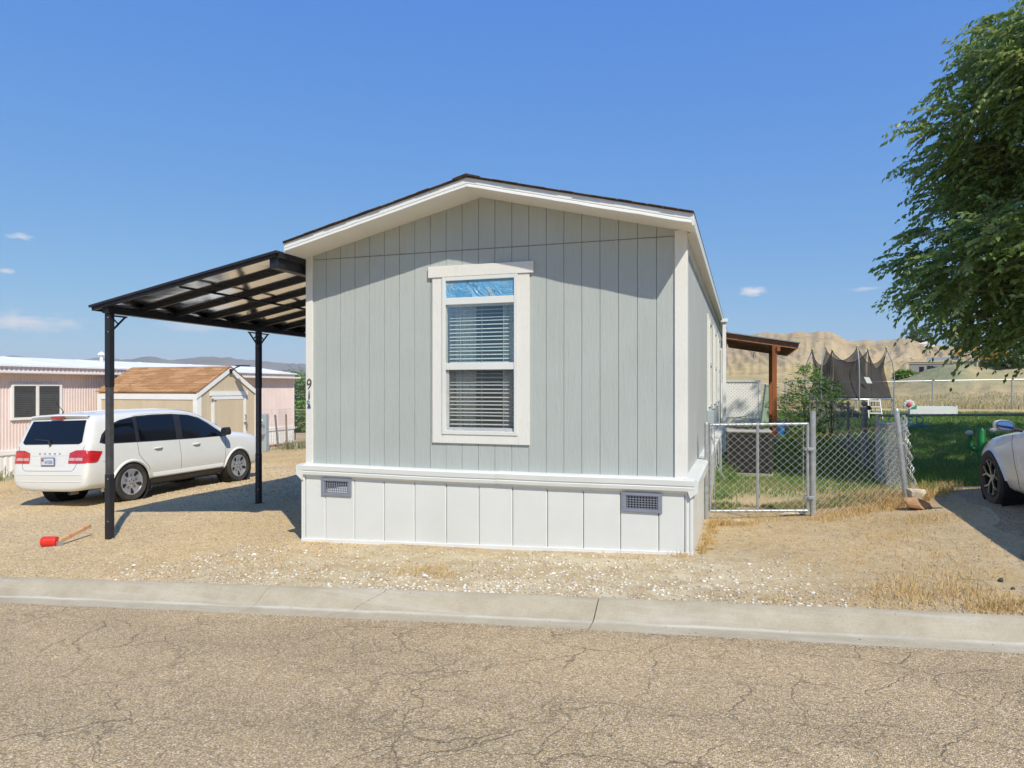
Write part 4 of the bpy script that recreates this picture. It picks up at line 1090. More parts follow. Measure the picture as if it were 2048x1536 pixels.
for side in ('R', 'L'):
    fw_ = [(1.27, 1.085), (2.46, 1.075), (2.33, 1.185), (2.08, 1.35), (1.85, 1.465), (1.6, 1.535), (1.30, 1.565)]
    rw = [(.20, 1.11), (1.10, 1.09), (1.13, 1.575), (.80, 1.58), (.22, 1.56)]
    qw = [(.12, 1.11), (-.55, 1.135), (-.60, 1.16), (-.53, 1.27), (-.36, 1.43), (-.12, 1.515), (.13, 1.55)]
    fr_ = [(2.55, 1.06), (2.36, 1.195), (2.08, 1.372), (1.85, 1.485), (1.55, 1.56), (1.1, 1.597), (.6, 1.60), (.2, 1.582), (-.15, 1.527), (-.40, 1.44), (-.59, 1.28), (-.66, 1.14), (-.56, 1.11), (.4, 1.085), (1.5, 1.065)]
    patch(bv, fr_, side, .004, 'window_surround', MT['plastic_black'], suv)
    for q, nm in ((fw_, 'front_side_window'), (rw, 'rear_side_window'), (qw, 'quarter_window')): patch(bv, q, side, .008, nm, MT['carglass'], suv)
    seam(bv, [(1.17, 1.05), (1.19, .80), (1.20, .36)], side, .0035, 'door_seam', MT['liner'], suv)
    seam(bv, [(.16, 1.52), (.15, 1.08), (.17, .85), (.26, .74), (.40, .60), (.44, .36)], side, .0035, 'door_seam', MT['liner'], suv)
    seam(bv, [(2.50, 1.04), (2.47, .80), (2.44, .50), (2.42, .36)], side, .0035, 'door_seam', MT['liner'], suv)
    seam(bv, [(.16, 1.59), (.45, 1.615), (1.2, 1.615), (1.6, 1.575), (1.95, 1.46), (2.3, 1.27), (2.55, 1.07)], side, .003, 'door_seam', MT['liner'], suv)
    seam(bv, [(-.62, .80), (-.45, .80), (-.40, .72)], side, .003, 'door_seam', MT['liner'], suv)
    sx = 1 if side == 'R' else -1
    for y in (.62, 1.62):
        c = hit(bv, y, .935, side, .0)
        h = MB().ball(Vector((c.x, y, .925)), .05, 10, (.25, 1.9, .62)); h.build('handle_cup', MT['suv_white'], suv, True, smooth=True)
        MB().tube([(c.x+sx*.008, y-.10, .94), (c.x+sx*.030, y-.05, .945), (c.x+sx*.030, y+.05, .945), (c.x+sx*.008, y+.10, .94)], [.010, .014, .014, .010], 8).build('door_handle', MT['suv_white'], suv, True, smooth=True)
    # mirror
    mo = MB().prism([(sx*.955, 1.075), (sx*1.13, 1.085), (sx*1.15, 1.13), (sx*1.135, 1.235), (sx*1.10, 1.255), (sx*.975, 1.245), (sx*.95, 1.20)], 'y', 2.28, 2.40).build('door_mirror', MT['plastic_black'], suv, True, bevel=.022)
    MB().bar((sx*.88, 2.36, 1.07), (sx*1.0, 2.34, 1.08), .06, .035).build('mirror_arm', MT['plastic_black'], mo, True)
    # sill strip and body-coloured rub line
    MB().sheet(lambda u, v: Vector((hit(bv, .48+u*1.92, .42, side, 0).x + sx*[.012, .018, .018, .0][int(round(v*3))], .48+u*1.92, [.475, .46, .40, .385][int(round(v*3))])), 12, 3).build('door_moulding', MT['suv_white'], suv, True, smooth=True, fixn=False)
    MB().sheet(lambda u, v: Vector((hit(bv, .44+u*2.0, .375, side, 0).x - sx*[0, 0, .04, .12][int(round(v*3))] + sx*.006, .44+u*2.0, [.365, .345, .27, .24][int(round(v*3))])), 12, 3).build('sill', MT['plastic_black'], suv, True, smooth=True, fixn=False)
    for wy in (0, 2.89):
        arch(suv, bv, wy, .405, .324, sx, MT['suv_white'])
        wheel(suv, sx*.80, wy, .362, .225, sx, 'cap')
        MB().lathe([(.402, 0), (.402, .30), (.0001, .30)], 28, Matrix.Translation((sx*.905, wy, .324)) @ Matrix.Rotation(-R(90)*sx, 4, 'Y')).build('wheel_well', MT['liner'], suv, True)
    MB().box(min(sx*.72, sx*.9), max(sx*.72, sx*.9), .43, .445, .16, .33).build('mud_flap', MT['plastic_black'], suv, True)
# tailgate
patch(bv, [(-.66, 1.135), (.66, 1.135), (.72, 1.17), (.69, 1.35), (.65, 1.55), (-.65, 1.55), (-.69, 1.35), (-.72, 1.17)], 'B', .008, 'rear_window', MT['carglass'], suv)
MB().sheet(lambda u, v: (-.69+1.38*u, -.655-[.0, .08, .095, .05, .0][int(round(v*4))]*(1-.35*(2*u-1)**2), [1.668, 1.66, 1.635, 1.605, 1.575][int(round(v*4))]-.02*(2*u-1)**2), 14, 4).build('spoiler', MT['suv_white'], suv, True, smooth=True, fixn=False)
MB().prism([(-.15, 1.625), (.15, 1.625), (.12, 1.588), (-.12, 1.588)], 'y', -.765, -.70).build('high_brake_light', MT['tail'], suv, True)
for sx in (-1, 1):
    tl = patch(bv, [(sx*.47, .80), (sx*.48, .98), (sx*.62, 1.025), (sx*.80, 1.03), (sx*.902, 1.01), (sx*.905, .80)], 'B', .010, 'tail_lamp', MT['tail'], suv, .04)
    side = 'R' if sx > 0 else 'L'
    patch(bv, [(-.905, .80), (-.885, 1.02), (-.62, .985), (-.64, .95), (-.72, .83), (-.76, .805)], side, .010, 'tail_lamp_wrap', MT['tail'], tl, .03)
    patch(bv, [(sx*.485, .845), (sx*.49, .895), (sx*.80, .895), (sx*.80, .845)], 'B', .013, 'reverse_strip', MT['tail_clear'], tl, .04)
    patch(bv, [(sx*.615, .80), (sx*.632, .80), (sx*.642, 1.025), (sx*.625, 1.025)], 'B', .014, 'lamp_divider', MT['tail'], tl, .04)
seam(bv, [(-.80, 1.10), (-.66, .79), (-.62, .70), (-.56, .665), (.56, .665), (.62, .70), (.66, .79), (.80, 1.10)], 'B', .0035, 'tailgate_seam', MT['liner'], suv)
seam(bv, [(-.46, .935), (.46, .935)], 'B', .006, 'tailgate_crease', MT['suv_white'], suv)
patch(bv, [(-.42, .905), (.42, .905), (.36, .755), (-.36, .755)], 'B', .003, 'plate_recess', MT['suv_white'], suv)
c0 = hit(bv, 0, .83, 'B', .02); c1 = hit(bv, 0, .90, 'B', .02)
pl = MB().prism([(-.165, .755), (.165, .755), (.165, .905), (-.165, .905)], 'y', c0.y-.012, c0.y+.006); plo = pl.build('license_plate', MT['plate_blue'], suv, True, bevel=.006)
MB().box(-.148, .148, c0.y-.0145, c0.y-.0125, .772, .888).build('plate_face', MT['plate'], plo, True)
def ctext(s, size, loc, mat, parent, name, rz=0, sx=1, rx=90):
    o = link(name, text_mesh(s, size, .002), mat, parent, True); o.location = loc; o.rotation_euler = (R(rx), 0, R(rz)); o.scale = (sx, 1, 1); return o
ctext('6V3SK', .085, (.035, c0.y-.016, .822), MT['plate_blue'], plo, 'plate_text', sx=.85)
MB().box(-.142, -.085, c0.y-.0160, c0.y-.0146, .835, .88).build('plate_flag', MT['red_paint'], plo, True)
for i, ch in enumerate('DODGE'):
    p = hit(bv, -.24+i*.12, .965, 'B', .004); ctext(ch, .045, (p.x, p.y, .965), MT['galv_old_shaded'], suv, 'badge_letter', sx=1.5)
# rear wiper, antenna, bumper step, exhaust, roof ribs
w0 = hit(bv, .0, 1.115, 'B', .02); w1 = hit(bv, -.05, 1.20, 'B', .03); w2 = hit(bv, -.42, 1.225, 'B', .022)
MB().tube([w0, w1, (w1+w2)/2, w2], [.020, .016, .011, .008], 7).build('rear_wiper', MT['plastic_black'], suv, True, smooth=True)
a0 = hit(bv, -.28, -.42, 'T', 0)
MB().tube([a0, a0+Vector((0, .02, .03)), a0+Vector((-.01, -.12, .22))], [.018, .008, .004], 6).build('antenna', MT['plastic_black'], suv, True)
for z_, nm in ((.60, 'bumper_step'), (.475, 'bumper_crease')):
    MB().tube([hit(bv, -.80+1.6*i/24, z_, 'B', -.006) for i in range(25)], .013, 6).build(nm, MT['suv_white'], suv, True, smooth=True)
MB().lathe([(.035, 0), (.035, .16), (.028, .16), (.028, 0)], 14, Matrix.Translation((.38, -.86, .26)) @ Matrix.Rotation(R(-90), 4, 'X')).build('exhaust', MT['galv_old_shaded'], suv, True)
MB().box(-.62, .62, -.75, -.25, .29, .36).box(-.75, .75, .4, 2.4, .22, .3).build('underbody', MT['liner'], suv, True)
for x in (-.45, -.15, .15, .45):
    MB().tube([hit(bv, x, y, 'T', -.006) for y in np.linspace(-.35, 1.35, 12)], .012, 5).build('roof_rib', MT['suv_white'], suv, True, smooth=True)
patch(bv, [(-.62, 1.62), (.62, 1.62), (.66, 2.1), (.72, 2.66), (-.72, 2.66), (-.66, 2.1)], 'T', .006, 'windshield', MT['carglass'], suv)
for sx in (-1, 1): patch(bv, [(sx*.35, .72), (sx*.72, .74), (sx*.74, .84), (sx*.36, .82)], 'F', .006, 'headlamp', MT['lamp'], suv)
patch(bv, [(-.30, .55), (.30, .55), (.30, .74), (-.30, .74)], 'F', .006, 'grille', MT['plastic_black'], suv)

# ---- pearl white sedan at the right edge, nose away from the street
sd_st = [(-1.05, .42, .60, .66, .58, .72, .5, .74), (-1.0, .36, .78, .74, .74, .82, .6, .84), (-.9, .30, .86, .88, .80, .98, .66, 1.0), (-.6, .24, .91, .98, .84, 1.07, .66, 1.10), (-.2, .20, .93, .99, .86, 1.20, .62, 1.25),
         (.3, .18, .93, .985, .87, 1.34, .58, 1.40), (.8, .18, .93, .975, .87, 1.385, .58, 1.45), (1.2, .18, .93, .965, .87, 1.37, .585, 1.44), (1.55, .18, .93, .955, .87, 1.28, .60, 1.36), (1.85, .18, .93, .945, .868, 1.15, .63, 1.22),
         (2.15, .18, .93, .93, .865, 1.01, .67, 1.06), (2.35, .18, .93, .905, .862, .945, .70, .985), (2.6, .185, .928, .87, .85, .915, .70, .955), (2.9, .19, .92, .835, .83, .88, .66, .92), (3.2, .20, .885, .79, .77, .835, .60, .87),
         (3.45, .22, .81, .72, .68, .76, .5, .79), (3.62, .26, .68, .62, .56, .65, .4, .67), (3.72, .34, .5, .5, .42, .53, .3, .54)]
CARX, CARY = 4.03, 7.28
car = empty('sedan_car', (CARX, CARY, g(3.4, 9.0) + .012), (0, R(-3.0), R(3.8)), 'white sedan with black alloy wheel parked nose-away on the right driveway', 'car')
cb, cv = car_body(sd_st, 'body', MT['car_white'], car, (0, 2.83), .372, .93)
for side in ('L', 'R'):
    sx = 1 if side == 'R' else -1
    patch(cv, [(2.12, .955), (1.95, 1.06), (1.65, 1.20), (1.3, 1.29), (.8, 1.32), (.2, 1.28), (-.25, 1.16), (-.5, 1.04), (-.3, 1.0), (1.0, .985)], side, .004, 'window_surround', MT['plastic_black'], car)
    patch(cv, [(1.98, .985), (1.80, 1.09), (1.55, 1.21), (1.25, 1.27), (1.0, 1.285), (.98, 1.005)], side, .008, 'front_side_window', MT['carglass'], car)
    patch(cv, [(.92, 1.01), (.93, 1.285), (.3, 1.26), (-.1, 1.17), (-.2, 1.03)], side, .008, 'rear_side_window', MT['carglass'], car)
    seam(cv, [(2.30, .90), (2.16, .72), (2.12, .45), (2.16, .25)], side, .0035, 'door_seam', MT['liner'], car)
    seam(cv, [(.95, .99), (.97, .6), (.95, .27)], side, .0035, 'door_seam', MT['liner'], car)
    seam(cv, [(2.06, .70), (2.0, .52), (1.8, .38), (1.4, .33), (.6, .32)], side, .014, 'door_crease', MT['car_white'], car, off=-.006)
    seam(cv, [(2.30, .27), (1.8, .27), (.5, .27)], side, .0035, 'sill_seam', MT['liner'], car)
    patch(cv, [(3.12, .74), (3.40, .68), (3.5, .60), (3.34, .62), (3.1, .70)], side, .006, 'headlamp', MT['lamp'], car, .04)
    for wy in (0, 2.83):
        wheel(car, sx*.83, wy, .345, .235, sx, 'alloy')
        MB().lathe([(.369, 0), (.369, .30), (.0001, .30)], 28, Matrix.Translation((sx*.925, wy, .298)) @ Matrix.Rotation(-R(90)*sx, 4, 'Y')).build('wheel_well', MT['liner'], car, True)
        arch(car, cv, wy, .372, .298, sx, MT['car_white'], a0=8, a1=172, wide=.03)
    # door mirror: painted shell, black bezel, mirror glass facing back
    mc = Vector((sx*1.06, 2.02, 1.035))
    sh = MB()
    n = 20
    def oval(k, s_, y_):
        a = 2*math.pi*k/n; cx, cz = math.cos(a), math.sin(a)
        x = .098*s_*math.copysign(abs(cx)**.75, cx); z = .064*s_*math.copysign(abs(cz)**.8, cz)
        z += .012*x/.115*(-sx)*-1
        return mc + Vector((x, y_, z))
    prof_m = [(.90, -.050), (1.0, -.040), (1.02, .0), (.92, .05), (.70, .09), (.3, .112), (.01, .115)]
    vs_ = [oval(k, s_, y_) for s_, y_ in prof_m for k in range(n)]
    sh.add(vs_, [(i*n+k, i*n+(k+1) % n, (i+1)*n+(k+1) % n, (i+1)*n+k) for i in range(len(prof_m)-1) for k in range(n)])
    so = sh.build('door_mirror', MT['car_white'], car, True, smooth=True)
    MB().add([oval(k, .97, -.048) for k in range(n)], [tuple(range(n))]).build('mirror_bezel', MT['plastic_black'], so, True)
    MB().add([oval(k, .80, -.0505) for k in range(n)], [tuple(range(n))]).build('mirror_glass', MT['mirror'], so, True)
    MB().bar((sx*.87, 2.06, .965), (sx*.99, 2.04, 1.0), .07, .035).build('mirror_arm', MT['plastic_black'], so, True, bevel=.008)
patch(cv, [(-.52, 1.35), (.52, 1.35), (.60, 1.75), (.68, 2.2), (-.68, 2.2), (-.60, 1.75)], 'T', .006, 'windshield', MT['carglass'], car)
patch(cv, [(-.5, .1), (.5, .1), (.56, -.3), (-.56, -.3)], 'T', .006, 'rear_window', MT['carglass'], car)
for sx in (-1, 1): seam(cv, [(sx*.66, 2.3), (sx*.62, 2.9), (sx*.5, 3.35)], 'T', .004, 'hood_seam', MT['liner'], car)
MB().box(-.7, .7, -.7, 3.3, .19, .24).build('underbody', MT['liner'], car, True)
# ================================================================== LEFT SIDE: CARPORT, SHED, PINK HOME
# ---- lean-to carport of black metal with bronze panels
cp = empty('carport', (-8.05, 7.1, g(-8.05, 7.1)), label='black metal lean-to carport with tinted translucent roof panels beside the grey home', cat='carport')
CX0, CX1 = -8.16, -5.28; CZ0, CZ1 = 2.80, 3.345; CY0, CY1 = 7.03, 13.33
def cz(x): return CZ0 + (CZ1 - CZ0) * (x - CX0) / (CX1 - CX0)
def fol(x): return max(g(x[0], x[1]), -9)
for yy in (7.12, 10.20, 13.24):
    x = -7.97 - .02*(yy-7); zb = g(x, yy) - .05; zt = cz(x) - .10
    p = MB().box(x-.037, x+.037, yy-.037, yy+.037, zb, zt).build('post', MT['metal_dusty'], cp, bevel=.006)
    MB().box(x-.041, x+.041, yy-.041, yy+.041, zb, zb+.92).build('lower_sleeve', MT['metal_dark'], p, bevel=.006)
    MB().box(x-.0415, x+.0415, yy-.0415, yy+.0415, zt-.98, zt+.0).build('upper_sleeve', MT['metal_dark'], p, bevel=.006)
    MB().box(x-.06, x+.06, yy-.06, yy+.06, zb-.02, zb+.055).build('base_plate', MT['metal_dark'], p)
    for zz in (zb+.30, zb+.86, zt-.06, zt-.25): MB().ball(Vector((x+.02, yy-.043, zz)), .008, 6).build('bolt', MT['steel'], p)
    for s in ((1,) if yy < 8 else (-1,) if yy > 13 else (-1, 1)):
        b = MB(); y1 = yy + s*.043
        b.bar((x, y1, zt-.24), (x, y1, zt-.02), .02, .02, (1, 0, 0)); b.bar((x, y1, zt-.225), (x, y1+s*.205, zt-.03), .018, .022, (1, 0, 0)); b.bar((x, y1, zt-.03), (x, y1+s*.23, zt-.03), .02, .02, (1, 0, 0)); b.bar((x, y1, zt-.06), (x, y1+s*.10, zt-.14), .014, .014, (1, 0, 0))
        b.build('brace_bracket', MT['metal_dark'], cp)
MB().bar((-7.97, CY0+.02, cz(-8.0)-.061), (-8.09, CY1-.02, cz(-8.05)-.061), .11, .078).build('eave_beam', MT['metal_dark'], cp, bevel=.006)
MB().box(-5.40, -5.275, CY0+.02, CY1-.02, cz(-5.34)-.155, cz(-5.34)-.02).build('wall_beam', MT['metal_dark'], cp, bevel=.006)
MB().box(CX1-.0, CX1+.04, CY0, CY1, cz(CX1)-.05, cz(CX1)+.03).build('ridge_rail', MT['metal_dark'], cp)
MB().box(CX0-.02, CX0+.012, CY0, CY1, cz(CX0)-.035, cz(CX0)+.02).build('gutter_rail', MT['metal_dark'], cp)
ys = [CY0 + .63*k for k in range(11)]
for i, yy in enumerate(ys):
    w = .042
    MB().bar((CX0, yy, cz(CX0)-.012), (CX1, yy, cz(CX1)-.012), w, .05).build('rafter', MT['metal_dark'], cp, bevel=.004)
    if i in (0, 10): MB().bar((CX0-.02, yy-.012*(1 if i == 0 else -1), cz(CX0)+.018), (CX1+.03, yy-.012*(1 if i == 0 else -1), cz(CX1)+.018), .075, .03).build('rake_cap', MT['metal_dark'], cp)
    if i < 10:
        a, b = yy+.001, ys[i+1]-.001
        def pan2(u, v):
            x = CX0+.01+(CX1-CX0-.02)*u
            return (x, a+(b-a)*v, cz(x)+.0165 + .006*math.sin(math.pi*v)*(1+.7*math.sin(u*7+i)) )
        o = MB().sheet(pan2, 24, 6).build('roof_panel', MT['poly'], cp, smooth=True, fixn=False)
xm_ = (CX0+CX1)/2 - .02
MB().tube([(xm_, CY0+.02, cz(xm_)-.05), (xm_, CY1-.02, cz(xm_)-.05)], .016, 8).build('purlin', MT['metal_dark'], cp)

# ---- red mallet lying on the gravel
mx, my = -8.40, 6.62
A0 = Vector((mx, my, g(mx, my) + .066))
mal = empty('red_mallet', A0 - Vector((0, 0, .066)), label='red barrel-headed mallet with taped wooden handle lying on the gravel', cat='mallet')
ax = Vector((.93, .37, .02)).normalized()
s_, u_ = frame(ax)
Mh = Matrix((( s_.x, u_.x, ax.x, A0.x), (s_.y, u_.y, ax.y, A0.y), (s_.z, u_.z, ax.z, A0.z), (0, 0, 0, 1)))
MB().lathe([(.001, -.118), (.045, -.12), (.065, -.112), (.078, -.118), (.086, -.105), (.086, -.07), (.082, -.06), (.082, .09), (.076, .108), (.04, .112), (.001, .112)], 26, Mh @ Matrix.Scale(.78, 4)).build('mallet_head', MT['red_plastic'], mal, smooth=True)
sd = (-s_*.6 + u_*-.15); sd = Vector((.25, -.95, .10)).normalized() * .060
MB().bar(A0+sd+ax*-.02, A0+sd+ax*.065, .010, .035, u_).build('head_grip', MT['red_plastic'], mal, bevel=.004)
hd = Vector((-.17, .66, .10)).normalized(); h0 = A0 + ax*.08 + Vector((.02, .02, 0))
MB().bar(h0, h0+hd*.60, .038, .055).build('handle', MT['pale_wood'], mal, bevel=.012)
for t_ in (.16, .44): MB().bar(h0+hd*t_, h0+hd*(t_+(.05 if t_ < .5 else .13)), .042, .059).build('tape', MT['pink_tape'], mal, bevel=.01)
MB().box(h0.x-.01, h0.x+.04, h0.y-.035, h0.y+.02, h0.z-.06, h0.z+.0).build('collar', MT['galv'], mal)

# ---- tan garden shed with orange shingles
SHX0, SHX1, SHY0, SHY1 = -18.15, -14.5, 15.80, 18.36
zb = min(g(SHX0, SHY0), g(SHX1, SHY0)) - .05; ez = 1.63; rz = 2.36; SYC = (SHY0+SHY1)/2
shed = empty('garden_shed', (SHX1, SYC, g(SHX1, SYC)), label='tan wooden garden shed with white trim and orange shingle roof behind the crossover', cat='shed')
def shz(y): return rz - (rz-ez)*abs(y-SYC)/((SHY1-SHY0)/2)
MB().box(SHX0, SHX1-.02, SHY0+.02, SHY1-.02, zb, ez-.06).prism([(SHY0+.02, ez-.06), (SHY1-.02, ez-.06), (SYC, rz-.06)], 'x', SHX0, SHX1-.02).build('wall_core', MT['tan'], shed)
k = 0; x = SHX0 + .02
while x < SHX1 - .03:
    x2 = min(x + .203, SHX1 - .025)
    MB().box(x+.002, x2-.002, SHY0+.002, SHY0+.019, zb, ez-.12).build('wall_board', MT['tan'], shed); x = x2
y = SHY0 + .02
while y < SHY1 - .03:
    y2 = min(y + .203, SHY1 - .02)
    poly = [(y+.002, zb), (y2-.002, zb), (y2-.002, shz(y2)-.08)] + ([(SYC, rz-.08)] if y < SYC < y2 else []) + [(y+.002, shz(y)-.08)]
    MB().prism(poly, 'x', SHX1-.019, SHX1-.001).build('wall_board', MT['tan'], shed); y = y2
# trim
MB().box(SHX1-.14, SHX1+.014, SHY0-.014, SHY0+.001, zb, ez-.05).build('corner_trim', MT['white_paint'], shed)
MB().box(SHX1+.0, SHX1+.016, SHY0-.0135, SHY0+.14, zb, ez-.02).build('corner_trim', MT['white_paint'], shed)
MB().box(SHX1+.0, SHX1+.016, SHY1-.14, SHY1+.014, zb, ez-.02).build('corner_trim', MT['white_paint'], shed)
MB().box(SHX0, SHX0+.14, SHY0-.014, SHY0+.001, zb, ez-.05).build('corner_trim', MT['white_paint'], shed)
MB().box(SHX0+.14, SHX1-.14, SHY0-.016, SHY0+.0, ez-.22, ez-.05).build('frieze', MT['white_paint'], shed)
for s in (-1, 1):
    ye = SHY0 - .04 if s < 0 else SHY1 + .04
    MB().prism([(ye, shz(ye)-.16), (SYC, rz-.16), (SYC, rz-.005), (ye, shz(ye)-.005)], 'x', SHX1+.017, SHX1+.04).build('barge_board', MT['white_paint'], shed)
    rf = MB().prism([(ye, shz(ye)), (SYC, rz), (SYC, rz+.02), (ye, shz(ye)+.02)], 'x', SHX0-.05, SHX1+.05).build('roof', MT['shedroof'], shed)
    n = 10
    for r_ in range(n):
        a, b = r_/n, (r_+1)/n + .04
        yA = ye+(SYC-ye)*a; yB = ye+(SYC-ye)*min(b, 1)
        x = SHX0 - .05 - random.uniform(0, .25); m = MB()
        while x < SHX1 + .05:
            x2 = x + .30
            xa, xb = max(x, SHX0-.05), min(x2-.006, SHX1+.052)
            if xb > xa:
                t_ = .036 + random.uniform(0, .008)
                m.add([(xa, yA, shz(yA)+t_), (xb, yA, shz(yA)+t_), (xb, yB, shz(yB)+.024), (xa, yB, shz(yB)+.024), (xa, yA, shz(yA)+.018), (xb, yA, shz(yA)+.018)], [(0,1,2,3), (0,4,5,1)])
            x = x2
        o = m.build('shingle_course', MT['shedroof'], rf, fixn=False); o['kind'] = 'stuff'
# door in the gable
dy0, dy1 = 16.35, 17.80; dz = zb + 2.0 - .05
dz = 1.50
do = MB().box(SHX1+.0, SHX1+.02, dy0, dy0+.10, zb, dz).box(SHX1, SHX1+.02, dy1-.10, dy1, zb, dz).box(SHX1, SHX1+.0195, dy0+.1, dy1-.1, dz-.10, dz).box(SHX1, SHX1+.0195, dy0+.1, dy1-.1, zb+.06, zb+.2).build('door', MT['white_paint'], shed)
MB().box(SHX1, SHX1+.03, dy0-.07, dy1+.07, dz+.01, dz+.14).build('door_header', MT['white_paint'], shed)
for a, b in ((dy0+.1, (dy0+dy1)/2-.004), ((dy0+dy1)/2+.004, dy1-.1)): MB().box(SHX1, SHX1+.008, a, b, zb+.2, dz-.1).build('door_board', MT['tan'], do)
for zz in (dz-.10, dz-.80): MB().box(SHX1+.021, SHX1+.03, dy0+.02, dy0+.17, zz-.03, zz+.0).box(SHX1+.021, SHX1+.032, dy0-.02, dy0+.05, zz-.06, zz+.03).build('hinge', MT['galv_old_shaded'], do)
MB().tube([(SHX1+.022, dy1-.05, dz-.58), (SHX1+.06, dy1-.05, dz-.60), (SHX1+.06, dy1-.05, dz-.70), (SHX1+.022, dy1-.05, dz-.72)], .01, 6).build('pull_handle', MT['plastic_black'], do)
MB().box(SHX1+.021, SHX1+.04, dy1-.10, dy1+.02, dz-.86, dz-.80).box(SHX1+.03, SHX1+.06, dy1-.03, dy1+.02, dz-.98, dz-.86).build('hasp', MT['galv_old_shaded'], do)
lp = MB().tube([(SHX1+.04, SYC+.02, rz-.14), (SHX1+.20, SYC+.04, rz-.02), (SHX1+.33, SYC+.05, rz+.02)], .018, 6).build('solar_lamp', MT['plastic_black'], shed)
MB().box(SHX1+.28, SHX1+.62, SYC-.06, SYC+.16, rz+.02, rz+.05).build('lamp_head', MT['plastic_black'], lp)
MB().box(SHX1+.041, SHX1+.06, SYC-.04, SYC+.07, rz-.20, rz-.06).build('lamp_bracket', MT['plastic_black'], lp)

# ---- pink corrugated mobile home beyond
PX, PY0, PY1 = -18.8, 4.0, 26.2
ph_ = empty('pink_mobile_home', (PX, 20, g(PX, 20)), label='long pink corrugated mobile home with white roof and white skirting', cat='house')
pzb = -.66; pz1 = 2.12; sk = .02
def corr(x, y0, y1, z0, z1, pitch, amp, name, mat):
    m = MB(); n = int((y1-y0)/pitch)
    pr = [(0, 0), (.30, 0), (.45, amp), (.80, amp), (1.0, 0)]
    ysx = []
    for i in range(n):
        for t_, a in pr[:-1]: ysx.append((y0+(i+t_)*pitch, a))
    ysx.append((y1, 0))
    vs = [(x+a, y, z) for z in (z0, z1) for y, a in ysx]; N = len(ysx)
    m.add(vs, [(i, i+1, N+i+1, N+i) for i in range(N-1)])
    return m.build(name, mat, ph_, fixn=False)
corr(PX, PY0, PY1, sk+.0, pz1, .088, .016, 'corrugated_wall', MT['pink'])
corr(PX+.03, PY0, PY1, pzb-.1, sk-.09, .16, .014, 'skirting', MT['white_metal'])
MB().box(PX-.02, PX+.07, PY0, PY1+.02, sk-.09, sk+.035).build('belt_rail', MT['white_metal'], ph_, bevel=.006)
MB().box(PX-4.2, PX-.005, PY0, PY1, pzb, pz1+.2).build('wall_core', MT['pink'], ph_)
MB().box(PX-.03, PX+.025, PY1-.03, PY1+.025, sk+.04, pz1).build('corner_trim', MT['white_metal'], ph_)
MB().box(PX-.02, PX+.24, PY0, PY1+.14, pz1, pz1+.018).build('eave_soffit', MT['pink'], ph_)
MB().box(PX+.20, PX+.27, PY0, PY1+.16, pz1+.019, pz1+.085).build('gutter', MT['white_metal'], ph_, bevel=.008)
corr(PX+.08, PY0, PY1-.02, pz1+.02, pz1+.20, .13, .03, 'parapet_band', MT['pink'])
rz_ = pz1 + .22
MB().prism([(PX+.16, rz_-.02), (PX+.16, rz_+.02), (PX-2.1, rz_+.33), (PX-4.4, rz_+.02), (PX-4.4, rz_-.02)], 'y', PY0, PY1+.05).build('roof', MT['roof_white'], ph_)
for k in range(9):
    y = PY0 + 1.2 + k*2.45
    MB().bar((PX+.15, y, rz_+.022), (PX-2.1, y, rz_+.332), .12, .014).build('roof_seam', MT['roof_white'], ph_)
MB().tube([(PX-1.6, 17.9, rz_+.2), (PX-1.6, 17.9, rz_+.5)], .05, 8).lathe([(.001, .12), (.11, .05), (.12, 0)], 10, Matrix.Translation((PX-1.6, 17.9, rz_+.5))).build('roof_vent', MT['white_metal'], ph_)
wy0, wy1, wz0, wz1 = 13.66, 15.14, .86, 1.86
wn_ = MB().box(PX+.01, PX+.07, wy0, wy0+.07, wz0, wz1).box(PX+.01, PX+.07, wy1-.07, wy1, wz0, wz1).box(PX+.01, PX+.069, wy0+.07, wy1-.07, wz0, wz0+.07).box(PX+.01, PX+.069, wy0+.07, wy1-.07, wz1-.07, wz1).box(PX+.01, PX+.066, (wy0+wy1)/2-.045, (wy0+wy1)/2+.045, wz0+.07, wz1-.07).build('window', MT['white_metal'], ph_, bevel=.006)
MB().box(PX+.017, PX+.02, wy0+.07, wy1-.07, wz0+.07, wz1-.07).build('window_back', MT['room'], wn_)
z = wz0 + .1
slm = MB().box(PX+.024, PX+.034, wy0+.08, wy1-.08, -.004, .004).mesh('slat'); slm.materials.append(MT['slat'])
while z < wz1 - .08:
    o = bpy.data.objects.new('slat', slm); COL.objects.link(o); setpar(o, wn_); o.location = (0, 0, z); z += .05
for a, b in ((wy0+.07, (wy0+wy1)/2-.045), ((wy0+wy1)/2+.045, wy1-.07)): MB().sheet(lambda u, v: (PX+.046, a+(b-a)*u, wz0+.07+(wz1-wz0-.14)*v), 1, 1).build('pane', MT['glass_screen'], wn_)
MB().tube([(PX+.06, 16.9, .6), (PX+.06, 16.9, -.6)], .03, 6).build('drain_pipe', MT['galv_old_shaded'], ph_)

